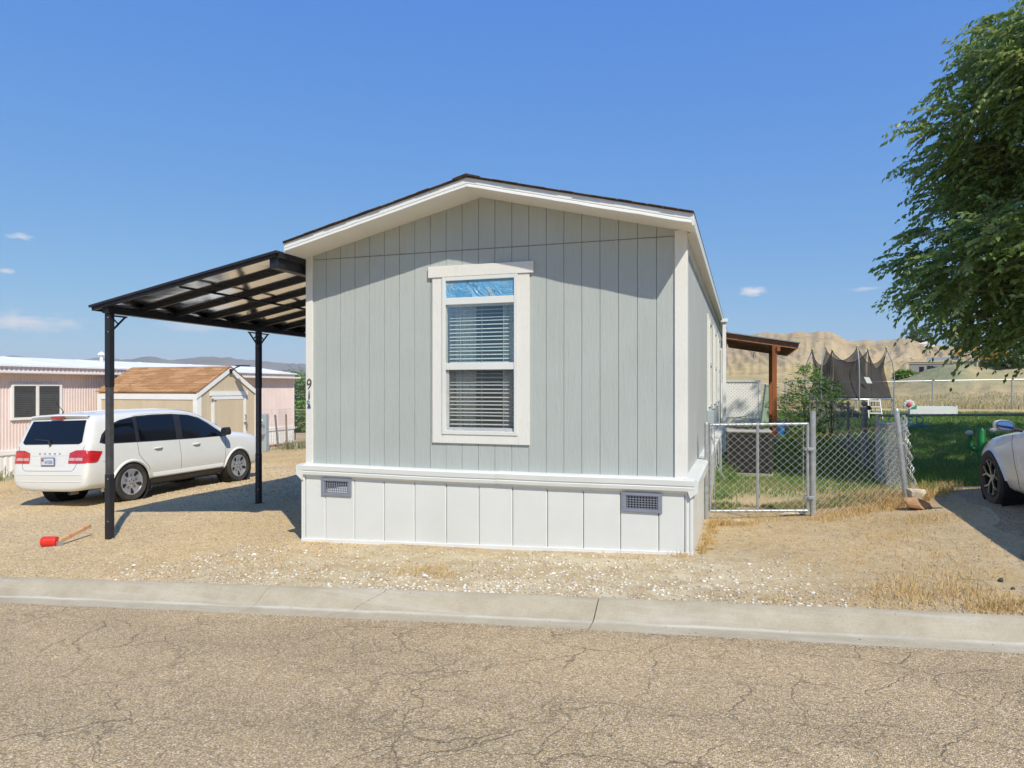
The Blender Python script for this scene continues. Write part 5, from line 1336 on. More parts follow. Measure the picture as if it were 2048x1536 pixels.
# ---- grey meter pedestal
mx, my = -16.55, 21.3; z0 = g(mx, my)
mp = empty('meter_pedestal', (mx, my, z0), (0, 0, R(14)), 'grey electric meter pedestal numbered 72 in front of the pink home', 'meter box')
MB().box(-.14, .14, -.12, .12, 0, 1.36).build('cabinet', MT['pedestal'], mp, True, bevel=.012)
MB().box(-.125, .125, -.135, -.121, .62, 1.33).build('cover', MT['pedestal'], mp, True, bevel=.005)
MB().lathe([(.001, .07), (.06, .06), (.075, 0)], 16, Matrix.Translation((-.05, -.136, 1.12)) @ Matrix.Rotation(R(90), 4, 'X')).build('meter_dial', MT['plate'], mp, True)
MB().prism([(-.10, .60), (.10, .60), (.0, .36)], 'y', -.124, -.121).build('shadow_plate', MT['galv_old_shaded'], mp, True)
o = link('number_text', text_mesh('72', .15, .002), MT['plastic_black'], mp, True); o.location = (0.02, -.138, .92); o.rotation_euler = (R(90), 0, 0)

# ---- woven wire fence and little wire gate past the shed
wf = empty('wire_fence', (-17.4, 23.5, g(-17.4, 23.5)), label='thin woven wire fence on leaning metal posts beside the pink home', cat='fence')
ptsf = [(-17.2, 20.6), (-17.5, 23.4), (-17.75, 24.3), (-18.6, 27.0)]
def wirepanel(a, b, h, nx_, nz_):
    m = MB()
    for i in range(nx_+1):
        t_ = i/nx_; x, y = a[0]+(b[0]-a[0])*t_, a[1]+(b[1]-a[1])*t_; z = g(x, y); m.tube([(x, y, z+.02), (x, y, z+h)], .0022, 3, False)
    for j in range(nz_+1):
        m.tube([(a[0], a[1], g(*a)+.02+(h-.02)*j/nz_), (b[0], b[1], g(*b)+.02+(h-.02)*j/nz_)], .0022, 3, False)
    return m
for a, b in zip(ptsf[:-1], ptsf[1:]): wirepanel(a, b, 1.5, 18, 10).build('wire_panel', MT['galv_old_shaded'], wf, fixn=False)
for i, (x, y) in enumerate(ptsf[1:3]):
    z = g(x, y); MB().bar((x, y, z-.1), (x-.10*(1-i), y-.06, z+1.28), .06, .05).build('post', MT['galv_old_shaded'] if i == 0 else MT['rust'], wf)
wg = empty('wire_gate', (-19.7, 28.1, g(-19.7, 28.1)), label='small dark-framed wire gate beyond the end of the pink home', cat='gate')
a, b = (-20.0, 28.0), (-19.4, 28.25); z = g(*a)
MB().tube([(a[0], a[1], z), (a[0], a[1], z+1.4)], .022, 6).build('gate_upright', MT['metal_dark'], wg)
MB().tube([(b[0], b[1], z-.05), (b[0], b[1], z+1.35)], .022, 6).build('gate_upright', MT['metal_dark'], wg)
MB().tube([(a[0], a[1], z+1.4), (a[0]*.5+b[0]*.5, 28.12, z+1.40), (b[0], b[1], z+1.34)], .03, 6).build('gate_top_bar', MT['rust'], wg)
wirepanel(a, b, 1.35, 8, 12).build('wire_panel', MT['galv_old_shaded'], wg, fixn=False)
eb = empty('brick_edging', (-18.0, 24, g(-18, 24)), label='row of red edging bricks along the pink home skirting', cat='edging')
for k in range(16):
    x = -18.05 + .012*k + random.uniform(-.05, .05); y = 21.8 + k*.38
    o = MB().box(x-.09, x+.09, y-.17, y+.17, g(x, y)-.03, g(x, y)+.07).build('brick', MT['red_brick'], eb, bevel=.01)
# ================================================================== RIGHT SIDE: FENCES, YARD, PATIO
def chain_mesh(P0, P1, h0, h1, w=.10, hh=.092, r=.0026, sag=0.0, lean=None, n=3, base=.03):
    """diamond mesh between two ground points; each wire is a real zigzag strand"""
    m = MB(); P0, P1 = Vector(P0), Vector(P1); L = (P1-P0).length; nW = max(2, int(L/(w/2))); d = (P1-P0)/L
    rows = int(round((h0)/(hh/2)))
    side = Vector((-d.y, d.x, 0))
    for k in range(nW):
        path = []
        for j in range(rows+1):
            t = (k + ((j + k) % 2))/nW; t = min(1, max(0, t))
            x = P0.lerp(P1, t); H = h0+(h1-h0)*t - sag*math.sin(math.pi*t); fr = j/rows
            gz_ = g(x.x, x.y)
            q = Vector((x.x, x.y, gz_+base+(H-base)*fr))
            q += side*(.004*(1 if (j + k) % 2 else -1))
            if lean: q += Vector(lean)*fr*t
            path.append(q)
        m.tube(path, r, n, False)
    return m
def post(x, y, h, r, name, mat, par, lean=(0, 0), cap=True, ball=0):
    z = g(x, y); top = Vector((x+lean[0], y+lean[1], z+h))
    m = MB().tube([(x, y, z-.15), top], r, 14)
    if cap: m.lathe([(r*1.12, 0), (r*1.12, .025), (r*.8, .045), (.001, .052)], 14, Matrix.Translation(top - Vector((0, 0, .01))))
    if ball: m.ball(top+Vector((0, 0, ball*.9)), ball, 10)
    return m.build(name, mat, par, smooth=True)

# ---- chain-link gate by the corner of the house
gt = empty('chain_link_gate', (.2, 9.7, g(.2, 9.7)), label='galvanised chain-link gate between the grey home and the round gate post', cat='gate')
GA, GB = (-.415, 9.60), (.80, 9.86)
gzb, gzt = .115, 1.275
def gp_(t, z): return (GA[0]+(GB[0]-GA[0])*t, GA[1]+(GB[1]-GA[1])*t, z)
MB().tube([gp_(0, gzb), gp_(1, gzb+.03)], .019, 12).build('bottom_rail', MT['galv'], gt, smooth=True)
MB().tube([gp_(0, gzt-.02), gp_(1, gzt)], .019, 12).build('top_rail', MT['galv'], gt, smooth=True)
for t, r_, nm in ((.49, .018, 'middle_stile'), (1.0, .019, 'latch_stile'), (0.0, .017, 'hinge_stile')):
    MB().tube([gp_(t, gzb+.0), gp_(t, gzt+.02 if t else gzt)], r_, 12).build(nm, MT['galv'], gt, smooth=True)
post(-.46, 9.575, 1.25, .026, 'hinge_post', MT['galv'], gt)
post(.865, 9.875, 1.36, .036, 'gate_post', MT['galv'], gt, cap=False)
for zz in (.32, .95): 
    MB().lathe([(.030, -.02), (.034, -.02), (.034, .02), (.030, .02)], 14, Matrix.Translation(gp_(.985, zz))).build('clamp_band', MT['galv'], gt)
    MB().box(.80, .875, 9.81, 9.85, zz-.02, zz+.02).build('latch_arm', MT['galv'], gt, bevel=.006)
    MB().lathe([(.028, -.018), (.032, -.018), (.032, .018), (.028, .018)], 14, Matrix.Translation((-.46, 9.575, zz+.06))).build('hinge_band', MT['galv'], gt)
MB().tube([gp_(.955, gzb+.03), gp_(.955, gzt-.03)], .005, 6).build('tension_bar', MT['galv'], gt)
MB().tube([gp_(.045, gzb+.03), gp_(.045, gzt-.03)], .005, 6).build('tension_bar', MT['galv'], gt)
m = MB(); w_, hh_ = .10, .092; L_ = 1.24; nW = int(L_/(w_/2)); rows = int((gzt+.05-gzb)/(hh_/2))
for k in range(nW):
    pth = []
    for j in range(rows+1):
        t = (k+((j+k) % 2))/nW; q = Vector(gp_(t, gzb-.01+(gzt+.03-gzb)*j/rows)); q.y += .022*(-1)+.003*(1 if (j+k) % 2 else -1); pth.append(q)
    m.tube(pth, .0027, 4, False)
o = m.build('chain_mesh', MT['wire'], gt, smooth=True, fixn=False); o['kind'] = 'stuff'

# ---- front fence run and the leaning corner post
ff = empty('chain_link_fence', (1.5, 10.1, g(1.5, 10.1)), label='sagging chain-link panel from the gate post to the leaning corner post', cat='fence')
lp0 = (2.05, 10.32)
lpo = post(lp0[0], lp0[1], 1.22, .033, 'leaning_post', MT['galv'], ff, lean=(-.13, .02), cap=True)
o = chain_mesh((.90, 9.88, 0), (1.98, 10.26, 0), 1.06, 1.04, sag=.03, lean=(-.10, 0, 0), r=.0028, n=4).build('chain_mesh', MT['wire'], ff, smooth=True, fixn=False); o['kind'] = 'stuff'
tw = MB()
for k in range(11):
    t = k/11; x0 = .92+1.0*t; y0 = 9.89+.36*t; z0 = g(x0, y0)+1.035
    tw.tube([(x0, y0, z0-.0), (x0+.045, y0+.015, z0+.045), (x0+.09, y0+.03, z0)], .003, 4, False)
o = tw.build('rusty_top_strand', MT['wire_rust'], ff, fixn=False); o['kind'] = 'stuff'
# bunched roll of mesh hanging on the leaning post
bm_ = MB(); random.seed(12)
for k in range(7):
    pth = []
    for j in range(27):
        f = j/26; a = k*.9+j*1.6
        pth.append(Vector((lp0[0]-.13*f+.05+.030*math.cos(a)+.008*k, lp0[1]+.02+.03*math.sin(a), g(*lp0)+.12+1.05*f)))
    bm_.tube(pth, .0028, 4, False)
o = bm_.build('loose_mesh', MT['wire'], ff, fixn=False); o['kind'] = 'stuff'

# ---- side fence running back along the property line
sf = empty('chain_link_fence', (2.25, 15, g(2.25, 15)), label='shade-toned chain-link side fence running back from the leaning post to the bush', cat='fence')
sp = [(2.10, 10.6), (2.22, 13.55), (2.28, 17.6), (2.30, 20.9), (2.30, 25.0), (2.3, 29)]
for i, (x, y) in enumerate(sp[1:]):
    post(x, y, 1.16, .030, 'post', MT['galv_old_shaded'] if i else MT['concrete_post'], sf, cap=i > 0)  # posts past the first carry shade in their darker colour
for a, b in zip(sp[:-1], sp[1:]):
    o = chain_mesh((*a, 0), (*b, 0), 1.08, 1.08, sag=.05, r=.0024, w=.11, hh=.11).build('chain_mesh', MT['wire'] if a[1] < 12 else MT['wire_shaded'], sf, fixn=False); o['kind'] = 'stuff'  # lit wire near, shade put into the wire colour farther back
m = MB(); random.seed(5)                                        # dead vine along the top wire
for k in range(260):
    y = random.uniform(14.5, 22); x = 2.26+random.uniform(-.04, .04); z = g(x, y)+1.06-.05*abs(math.sin((y-13.5)/3.6*math.pi)); d = Vector((random.uniform(-1, 1), random.uniform(-1, 1), random.uniform(-1, 1))).normalized()*.07
    m.tube([Vector((x, y, z)), Vector((x, y, z))+d], .004, 3, False)
o = m.build('dead_vine', MT['wire_shaded'], sf, fixn=False); o['kind'] = 'stuff'
bp = empty('ball_top_post', (2.24, 15.1, g(2.24, 15.1)), label='thick dark corner post with round ball cap behind the leaning post', cat='post')
post(2.24, 15.1, 1.20, .055, 'shaft', MT['galv_old_shaded'], bp, cap=False)  # darker metal, with the shade put into its colour
zt_ = g(2.24, 15.1)+1.20
MB().ball(Vector((2.24, 15.1, zt_+.07)), .055, 12).build('ball_cap', MT['galv_old_shaded'], bp, smooth=True)
MB().lathe([(.06, -.03), (.075, -.03), (.075, .03), (.06, .03)], 16, Matrix.Translation((2.24, 15.1, zt_-.03))).build('collar', MT['galv_old_shaded'], bp)
MB().ball(Vector((2.32, 15.08, zt_-.01)), .045, 8).build('rail_end', MT['plastic_black'], bp)

# ---- cross fence at the front of the neighbour's lawn
cf = empty('chain_link_fence', (6, 13.7, g(6, 13.7)), label='dark-railed chain-link fence crossing in front of the neighbour lawn', cat='fence')
ca, cb_ = (2.25, 13.75), (14.5, 15.3)
def cfz(x, y): return g(x, y)+1.13
pts_ = [(ca[0]+(cb_[0]-ca[0])*i/12, ca[1]+(cb_[1]-ca[1])*i/12) for i in range(13)]
MB().tube([(x, y, cfz(x, y)) for x, y in pts_], .021, 10).build('top_rail', MT['galv_old_shaded'], cf, smooth=True)  # shade painted into the dark tone of the rail
for i in (0, 3, 6, 9, 12): 
    if i: post(*pts_[i], 1.14, .028, 'post', MT['galv_old_shaded'], cf)
o = chain_mesh((*ca, 0), (*cb_, 0), 1.16, 1.16, w=.115, hh=.11, r=.0021).build('chain_mesh', MT['wire_shaded'], cf, fixn=False); o['kind'] = 'stuff'  # mesh colour darkened to stand for the shade here

# ---- far galvanised fence at the back of the lots
bf = empty('chain_link_fence', (9, 35.5, g(9, 35.5)), label='far galvanised chain-link fence at the back of the lawn below the hill', cat='fence')
bx = [-1.2 + 3.05*k for k in range(11)]; by = lambda x: 34.6 + .07*x
def bz(x): return g(x, by(x)) - .03 + .015*max(0, x-4)
MB().tube([(x, by(x), bz(x)+1.22) for x in bx], .024, 8).build('top_rail', MT['galv'], bf, smooth=True)
for x in bx:
    MB().tube([(x, by(x), bz(x)-.3), (x, by(x), bz(x)+1.24)], .032, 8).build('post', MT['galv'], bf, smooth=True)
    MB().ball(Vector((x+.05, by(x), bz(x)+1.27)), .05, 6).build('rail_fitting', MT['galv_old_shaded'], bf)
m = MB()
for a, b in zip(bx[:-1], bx[1:]):
    nW = 40
    for k in range(nW):
        pth = [Vector((a+(b-a)*(k+((j+k) % 2))/nW, by(a+(b-a)*k/nW), bz(a)+.03+1.17*j/12)) for j in range(13)]
        m.tube(pth, .0022, 3, False)
o = m.build('chain_mesh', MT['wire'], bf, fixn=False); o['kind'] = 'stuff'

# ---- sandstone blocks, stones by the gate
def rock(name, loc, size, mat, label, seed, rz=0, flat=1.0):
    r = np.random.default_rng(seed); bm = bmesh.new(); bmesh.ops.create_icosphere(bm, subdivisions=3, radius=1)
    pl = [(Vector(r.normal(size=3)).normalized(), r.uniform(.42, .72)) for _ in range(13)]
    for v in bm.verts:
        p = v.co.copy()
        for nrm, dd_ in pl:
            q = p.dot(nrm)
            if q > dd_: p -= nrm*(q-dd_)
        p += p.normalized()*(float(fbm(p.x*4+seed, p.y*4+p.z*3, 3))-.5)*.05
        v.co = Vector((p.x*size[0], p.y*size[1], p.z*size[2]))
    me = bpy.data.meshes.new(name); bm.to_mesh(me); bm.free()
    o = link(name, me, mat); o.location = (loc[0], loc[1], g(loc[0], loc[1])+loc[2]); o.rotation_euler = (r.uniform(-.1, .1), r.uniform(-.1, .1), rz)
    return tag(o, label, 'rock')
rock('sandstone_block', (2.10, 9.98, .05), (.22, .15, .13), MT['sandstone'], 'large orange sandstone block at the foot of the leaning fence post', 3, .3)
rock('sandstone_slab', (2.14, 10.36, .09), (.17, .09, .20), MT['limestone'], 'pale upright sandstone slab wedged behind the leaning fence post', 8, .6)
rock('flat_stone', (.02, 9.50, .0), (.20, .09, .05), MT['limestone'], 'flat pale stone lying under the middle of the gate', 14, .15)
rock('flat_stone', (.62, 9.98, .02), (.22, .12, .045), MT['limestone'], 'flat cream stone just inside the gate near its latch', 21, .1)
rock('flat_stone', (-.24, 9.45, .0), (.08, .06, .04), MT['limestone'], 'small pale stone under the hinge end of the gate', 23, .1)
rock('white_stone', (-2.92, 6.15, .012), (.055, .035, .03), MT['white_paint'], 'large white stone near the kerb in front of the street window', 31, .4)
rock('white_stone', (-6.32, 5.95, .012), (.03, .025, .02), MT['white_paint'], 'round white stone near the kerb below the carport gravel', 32, .4)
rock('dark_stone', (2.08, 6.95, .01), (.035, .03, .025), MT['dark_stone'], 'black clinker stone on the driveway edge at far right', 33, .4)
rock('dark_stone', (2.10, 6.72, .005), (.024, .02, .016), MT['dark_stone'], 'smaller black clinker stone nearest the kerb at far right', 34, .4)

# ---- air conditioner
az_ = g(.1, 14) - .0
ac = empty('air_conditioner', (.09, 14.0, az_), (0, 0, R(2)), 'square dark grilled air conditioner unit standing behind the gate', 'air conditioner')
MB().box(-.42, .42, -.42, .42, -.05, .05).build('pad', MT['concrete_post'], ac, True)
MB().box(-.35, .35, -.35, .35, .06, .76).build('coil', MT['plastic_black'], ac, True)
fm = MB()
for k in range(34):
    t = -.36+.72*k/33
    fm.box(t-.004, t+.004, -.375, -.365, .08, .77).box(t-.004, t+.004, .365, .375, .08, .77).box(-.375, -.365, t-.004, t+.004, .08, .77).box(.365, .375, t-.004, t+.004, .08, .77)
for k in range(7):
    z = .1+.65*k/6
    fm.box(-.380, .380, -.380, -.374, z-.004, z+.004).box(.374, .380, -.373, .373, z-.004, z+.004).box(-.380, -.374, -.373, .373, z-.004, z+.004)
o = fm.build('louvre_guard', MT['ac_case'], ac, True); o['kind'] = 'stuff'
for sx in (-1, 1):
    for sy in (-1, 1): MB().box(sx*.375-.02, sx*.375+.02, sy*.375-.02, sy*.375+.02, .05, .80).build('corner_post', MT['ac_case'], ac, True, bevel=.008)
MB().box(-.40, .40, -.40, .40, .801, .85).build('top_cap', MT['ac_top'], ac, True, bevel=.02)
gm = MB()
for k in range(9): gm.lathe([(.05+.034*k, 0), (.056+.034*k, .004), (.056+.034*k, -.004)], 32, Matrix.Translation((0, 0, .872+.012*math.cos(k/9*1.5))))
for k in range(8): gm.bar((0, 0, .885), (.34*math.cos(k*math.pi/4), .34*math.sin(k*math.pi/4), .868), .008, .006)
o = gm.build('fan_guard', MT['plastic_black'], ac, True); o['kind'] = 'stuff'
MB().tube([(-.3, 0, .2), (-.55, 0, .15), (-.75, .1, .3)], .03, 8).build('refrigerant_line', MT['plastic_black'], ac, True, smooth=True)

# ---- entry landing with lattice railing
dk = empty('lattice_landing', (-.08, 19.6, g(0, 19.6)), label='white entry landing with lattice railing on the side of the grey home', cat='porch')
dx0, dx1, dy0_, dy1_ = -.56, .43, 19.5, 21.4; dzt = .93
MB().box(dx0, dx1, dy0_, dy1_, dzt-.03, dzt).build('deck_floor', MT['deck'], dk)
MB().box(dx0, dx1+.0, dy0_-.02, dy0_+.02, dzt-.20, dzt-.031).build('rim_board', MT['deck'], dk)
MB().box(dx1-.0, dx1+.03, dy0_+.021, dy1_, dzt-.20, dzt-.031).build('rim_board', MT['deck'], dk)
for x in (dx0+.06, dx1-.05):
    for y in (dy0_+.03, dy1_-.05): MB().box(x-.045, x+.045, y-.04, y+.04, g(x, y)-.1, dzt-.2).build('leg', MT['deck'], dk)
def lattice(x0, x1, y, z0, z1, name):
    m = MB(); st_ = .088; w = .041
    import itertools
    for sgn in (1, -1):
        n = int(((x1-x0)+(z1-z0))/st_/1.0)
        for k in range(-2, n+3):
            c = k*st_*1.0
            # line x-x0 + sgn*(z-z0) = c  clipped to the panel
            pts = []
            for x in (x0, x1):
                z = z0+(c-(x-x0)) if sgn == 1 else z1-(c-(x-x0))
                if z0-1e-9 <= z <= z1+1e-9: pts.append((x, z))
            for z in (z0, z1):
                x = x0+(c-(z-z0)) if sgn == 1 else x0+(c-(z1-z))
                if x0-1e-9 <= x <= x1+1e-9: pts.append((x, z))
            if len(pts) >= 2:
                p, q = pts[0], max(pts, key=lambda r_: (r_[0]-pts[0][0])**2+(r_[1]-pts[0][1])**2)
                if (p[0]-q[0])**2+(p[1]-q[1])**2 > .0004:
                    m.bar((p[0], y+sgn*.004, p[1]), (q[0], y+sgn*.004, q[1]), .007, w, (0, 1, 0)) if False else m.bar((p[0], y+sgn*.004, p[1]), (q[0], y+sgn*.004, q[1]), w, .007, (0, 1, 0))
    o = m.build(name, MT['lattice'], dk); o['kind'] = 'stuff'
lattice(dx0+.03, dx1-.03, dy0_-.005, dzt+.03, dzt+.97, 'lattice_panel')
MB().box(dx0, dx1+.01, dy0_-.04, dy0_+.04, dzt+.97, dzt+1.02).build('handrail', MT['deck'], dk)
MB().box(dx1-.045, dx1+.012, dy0_-.03, dy0_+.03, dzt, dzt+.97).build('rail_post', MT['lattice'], dk)
MB().box(dx0, dx0+.04, dy0_-.03, dy0_+.03, dzt, dzt+.97).build('rail_post', MT['lattice'], dk)
MB().box(dx1-.02, dx1+.0, dy0_+.06, dy1_, dzt+.97, dzt+1.02).build('handrail', MT['deck'], dk)
MB().tube([(-.4, 19.3, .72), (-.2, 19.25, .95), (.05, 19.3, 1.0), (.12, 19.3, .9)], .012, 6).build('garden_hose', MT['yellow_cap'], dk, smooth=True)

# ---- patio cover of stained wood with metal sheet
pc = empty('patio_cover', (.8, 21, g(.8, 21)), label='reddish wood patio cover with thin metal roof on tall posts behind the landing', cat='patio cover')
pxl, pxr, py0, py1 = -.46, 1.40, 20.0, 24.6; pzl, pzr = 3.25, 2.93
def pz(x): return pzl+(pzr-pzl)*(x-pxl)/(pxr-pxl)
MB().prism([(pxl, pz(pxl)), (pxr+.04, pz(pxr+.04)), (pxr+.04, pz(pxr+.04)+.03), (pxl, pz(pxl)+.03)], 'y', py0-.06, py1+.06).build('metal_sheet', MT['galv'], pc)
for k in range(9):
    y = py0 + .04 + k*.565
    MB().bar((pxl, y, pz(pxl)-.085), (pxr, y, pz(pxr)-.085), .04, .15).build('rafter', MT['wood_brown'], pc)
px_ = .80
MB().box(px_-.045+.1, px_+.045+.1, py0-.02, py1, pz(px_+.1)-.29, pz(px_+.1)-.165).build('beam', MT['wood_red'], pc)
for y in (py0+.07, 22.6): MB().box(px_-.06, px_+.06, y-.05, y+.05, g(px_, y)-.1, pz(px_)-.165).build('post', MT['wood_red'], pc, bevel=.006)
rock('pier_stone', (px_+.04, 19.85, .05), (.17, .13, .11), MT['concrete_post'], 'rough grey pier stone at the foot of the patio post', 41)
bk = MB().lathe([(.001, 0), (.15, 0), (.17, .42), (.185, .42), (.185, .45), (.16, .45), (.14, .05), (.001, .05)], 20, Matrix.Translation((1.02, 21.5, g(1.02, 21.5)))).build('blue_bucket', MT['blue_plastic'], smooth=True)
tag(bk, 'blue plastic bucket on the grass behind the patio post', 'bucket')
gb_ = empty('green_utility_box', (.80, 26.5, g(.8, 26.5)), (0, R(7), R(6)), 'leaning pale green utility pedestal in dry grass behind the landing', 'utility box')
MB().box(-.22, .22, -.18, .18, -.1, 1.28).build('housing', MT['green_box'], gb_, True, bevel=.03)
MB().box(-.23, .23, -.19, .19, 1.28, 1.36).build('lid', MT['green_box'], gb_, True, bevel=.03)
MB().box(-.05, .05, -.195, -.181, .35, .45).build('lock', MT['galv_old_shaded'], gb_, True)

# ---- trampoline with sagging net
TC = Vector((3.86, 29.7, 0)); TC.z = g(TC.x, TC.y); TR = 1.50; TH = .70
tr = empty('trampoline', TC, (0, 0, 0), 'round trampoline with sagging dark safety net behind the side fence', 'trampoline')
M0 = Matrix.Translation((0, 0, TH))
ringp = lambda r_, z, n=40: [Vector((r_*math.cos(2*math.pi*k/n), r_*math.sin(2*math.pi*k/n), z)) for k in range(n+1)]
MB().tube(ringp(TR, TH), .03, 8, False).build('frame_ring', MT['galv'], tr, True, smooth=True)
MB().lathe([(.001, TH-.03), (TR*.82, TH-.01)], 40).build('jump_mat', MT['plastic_black'], tr, True)
MB().lathe([(TR*.80, TH+.012), (TR*1.0, TH+.045), (TR*1.02, TH-.03)], 40).build('spring_pad', MT['liner'], tr, True)
angs = [R(a) for a in (-84, -12, 50, 110, 170, 226)]
tops = []
for a in angs:
    d = Vector((math.cos(a), math.sin(a), 0))
    tp = d*TR*.86 + Vector((0, 0, 2.62))
    pth = [d*(TR+.02), d*(TR+.04)+Vector((0, 0, TH)), d*(TR+.06)+Vector((0, 0, TH+.75)), d*(TR+.0)+Vector((0, 0, TH+1.35)), tp]
    MB().tube(pth, .02, 8).build('net_pole', MT['galv'], tr, True, smooth=True)
    MB().ball(tp+Vector((0, 0, .02)), .045, 8).build('pole_cap', MT['yellow_cap'], tr, True)
    MB().tube([d*(TR+.0)+Vector((.1*d.y, -.1*d.x, TH)), d*(TR*.97)+Vector((.25*d.y, -.25*d.x, 0)), d*(TR*.97)+Vector((-.25*d.y, .25*d.x, 0)), d*TR+Vector((-.1*d.y, .1*d.x, TH))], .02, 6).build('leg', MT['galv'], tr, True, smooth=True)
    tops.append(tp)
for i in range(6):
    a0, a1 = angs[i], angs[(i+1) % 6]
    if a1 < a0: a1 += 2*math.pi
    t0, t1 = tops[i], tops[(i+1) % 6]
    gap = .0
    def net(u, v):
        a = a0+(a1-a0)*u
        b = Vector((math.cos(a), math.sin(a), 0))*TR*.97+Vector((0, 0, TH+.02))
        tp = t0.lerp(t1, u); s = math.sin(math.pi*u)
        tp = tp - Vector((0, 0, .62*s**.8*(1+.25*math.sin(i*2.1)))); tp = tp*1.0
        p = b.lerp(tp, v)
        inw = .20*math.sin(math.pi*v)*(1-.55*s)
        rad = Vector((p.x, p.y, 0)).normalized()
        return p - rad*inw*(.6 if i % 2 else 1.1) + rad*.03*math.sin(u*9+v*7)
    MB().sheet(net, 16, 12).build('net_panel', MT['net'], tr, True, smooth=True, fixn=False)
    MB().tube([net(k/16, 1.0) for k in range(17)], .012, 5).build('net_rope', MT['plastic_black'], tr, True)
MB().prism([(.34, 1.52), (.52, 1.50), (.62, 1.28), (.44, 1.29)], 'y', -1.34, -1.33).build('warning_tag', MT['white_paint'], tr, True)
ld = MB()
ld.tube([(.42, -1.9, 0), (.45, -1.52, TH)], .02, 6); lo = ld.build('ladder_rail', MT['lattice'], tr, True)
MB().tube([(.86, -1.9, 0), (.83, -1.52, TH)], .02, 6).build('ladder_rail', MT['lattice'], tr, True)
for t in (.3, .62, .92): MB().box(.42, .86, -1.9+.38*t-.03, -1.9+.38*t+.03, TH*t-.02, TH*t+.02).build('ladder_step', MT['lattice'], tr, True)

# ---- garden ornaments on the neighbour lawn
wb = empty('white_planter', (6.95, 30.6, g(6.95, 30.6)), (0, 0, R(-4)), 'low white planter box at the far edge of the lawn', 'planter')
MB().box(-.75, .75, -.02, .02, 0, .36).build('side_board', MT['white_paint'], wb, True)
MB().box(-.75, .75, .50, .54, 0, .36).build('side_board', MT['white_paint'], wb, True)
for x in (-.77, .77): MB().box(x-.02, x+.02, -.021, .541, -.02, .40).build('end_board', MT['white_paint'], wb, True)
MB().box(-.73, .73, .03, .49, .1, .30).build('soil', MT['bark'], wb, True)
fl = empty('flower_ornament', (5.52, 27.6, g(5.52, 27.6)), (0, 0, R(-12)), 'metal flower yard ornament with white petals and coral centre', 'ornament')
MB().tube([(0, 0, -.1), (0, 0, .42)], .014, 6).build('stake', MT['galv_old_shaded'], fl, True)
for k in range(9):
    a = k*2*math.pi/9; MB().ball(Vector((.12*math.cos(a), 0, .58+.12*math.sin(a))), .055, 8, (1, .22, 1)).build('petal', MT['white_paint'], fl, True, smooth=True)
MB().ball(Vector((0, -.02, .58)), .085, 10, (1, .3, 1)).build('centre', MT['pink_paint'], fl, True, smooth=True)
MB().prism([(.0, .40), (.22, .42), (.24, .56), (.10, .50)], 'y', -.012, .012).build('leaf', MT['leaf_paint'], fl, True)
ct = empty('cactus_ornament', (4.52, 16.2, g(4.52, 16.2)), (0, 0, R(-17)), 'green metal cactus yard ornament beside the front wheel of the sedan', 'ornament')
MB().tube([(0, 0, -.05), (0, 0, .66), (0, 0, .72)], [.075, .075, .04], 12).build('trunk', MT['green_plastic'], ct, True, smooth=True)
for s, z in ((-1, .28), (1, .34)):
    MB().tube([(s*.05, 0, z), (s*.16, 0, z+.02), (s*.19, 0, z+.10), (s*.19, 0, z+.26), (s*.19, 0, z+.29)], [.045, .045, .045, .045, .02], 10).build('arm', MT['green_plastic'], ct, True, smooth=True)
    MB().ball(Vector((s*.20, -.02, z+.34)), .055, 8, (1.3, .6, .9)).build('blossom', MT['white_paint'], ct, True, smooth=True)
sg = empty('blue_letter_sign', (4.72, 24.7, g(4.72, 24.7)), (0, 0, R(-11)), 'low weathered sign of faded blue letters behind the leaning post', 'sign')
MB().box(-.75, .75, .01, .04, .05, .12).box(-.6, -.55, .011, .039, -.1, .05).box(.55, .6, .011, .039, -.1, .05).build('sign_base', MT['blue_paint'], sg, True)
for i, ch in enumerate('LOVED'):
    o = link('letter', text_mesh(ch, .34, .018), MT['blue_paint'], sg, True); o.location = (-.5+i*.25, .02, .24); o.rotation_euler = (R(90), 0, 0)

# ---- things far away on the hillside
def at(azd, dist): return hz(azd, dist)
b0 = at(13.35, 118)
fb = empty('hillside_shed', b0, (0, 0, R(-13)), 'small cream and grey shed far off on the hillside under the tree', 'shed')
MB().box(-4.2, 1.3, -1.6, 1.6, -1.2, 1.55).build('wall', MT['shed_grey'], fb, True)
MB().box(1.3, 4.0, -1.6, 1.6, -1.2, 1.75).build('cream_wall', MT['cream'], fb, True)
MB().box(-4.5, 4.2, -1.8, 1.8, 1.76, 1.95).build('roof', MT['cream'], fb, True)
for x in (-2.6, -.9, .2): MB().box(x-.28, x+.28, -1.64, -1.6, .3, 1.1).build('window', MT['carglass'], fb, True)
MB().box(1.8, 3.6, -1.64, -1.6, -.3, 1.1).build('doorway', MT['black'], fb, True)
MB().box(-2, 1.2, .0, 1.2, 1.96, 2.5).build('roof_unit', MT['galv'], fb, True)
t0 = at(11.9, 112)
ft = empty('red_flatbed_trailer', t0, (0, 0, R(-8)), 'rusty red flatbed trailer far off at the foot of the hill', 'trailer')
MB().box(-2.6, 2.2, -1, 1, .35, .75).build('bed', MT['red_paint'], ft, True)
MB().bar((2.2, 0, .55), (4.4, 0, 1.6), .25, .25).build('drawbar', MT['galv_old_shaded'], ft, True)
for x in (-1, 0): MB().lathe([(.001, -1.1), (.42, -1.1), (.42, 1.1), (.001, 1.1)], 14, Matrix.Translation((x, 0, .25)) @ Matrix.Rotation(R(90), 4, 'X')).build('wheel', MT['rubber'], ft, True)
MB().box(1.0, 1.7, -.5, .5, .751, 1.6).build('winch', MT['plastic_black'], ft, True)
e0 = at(16.2, 122)
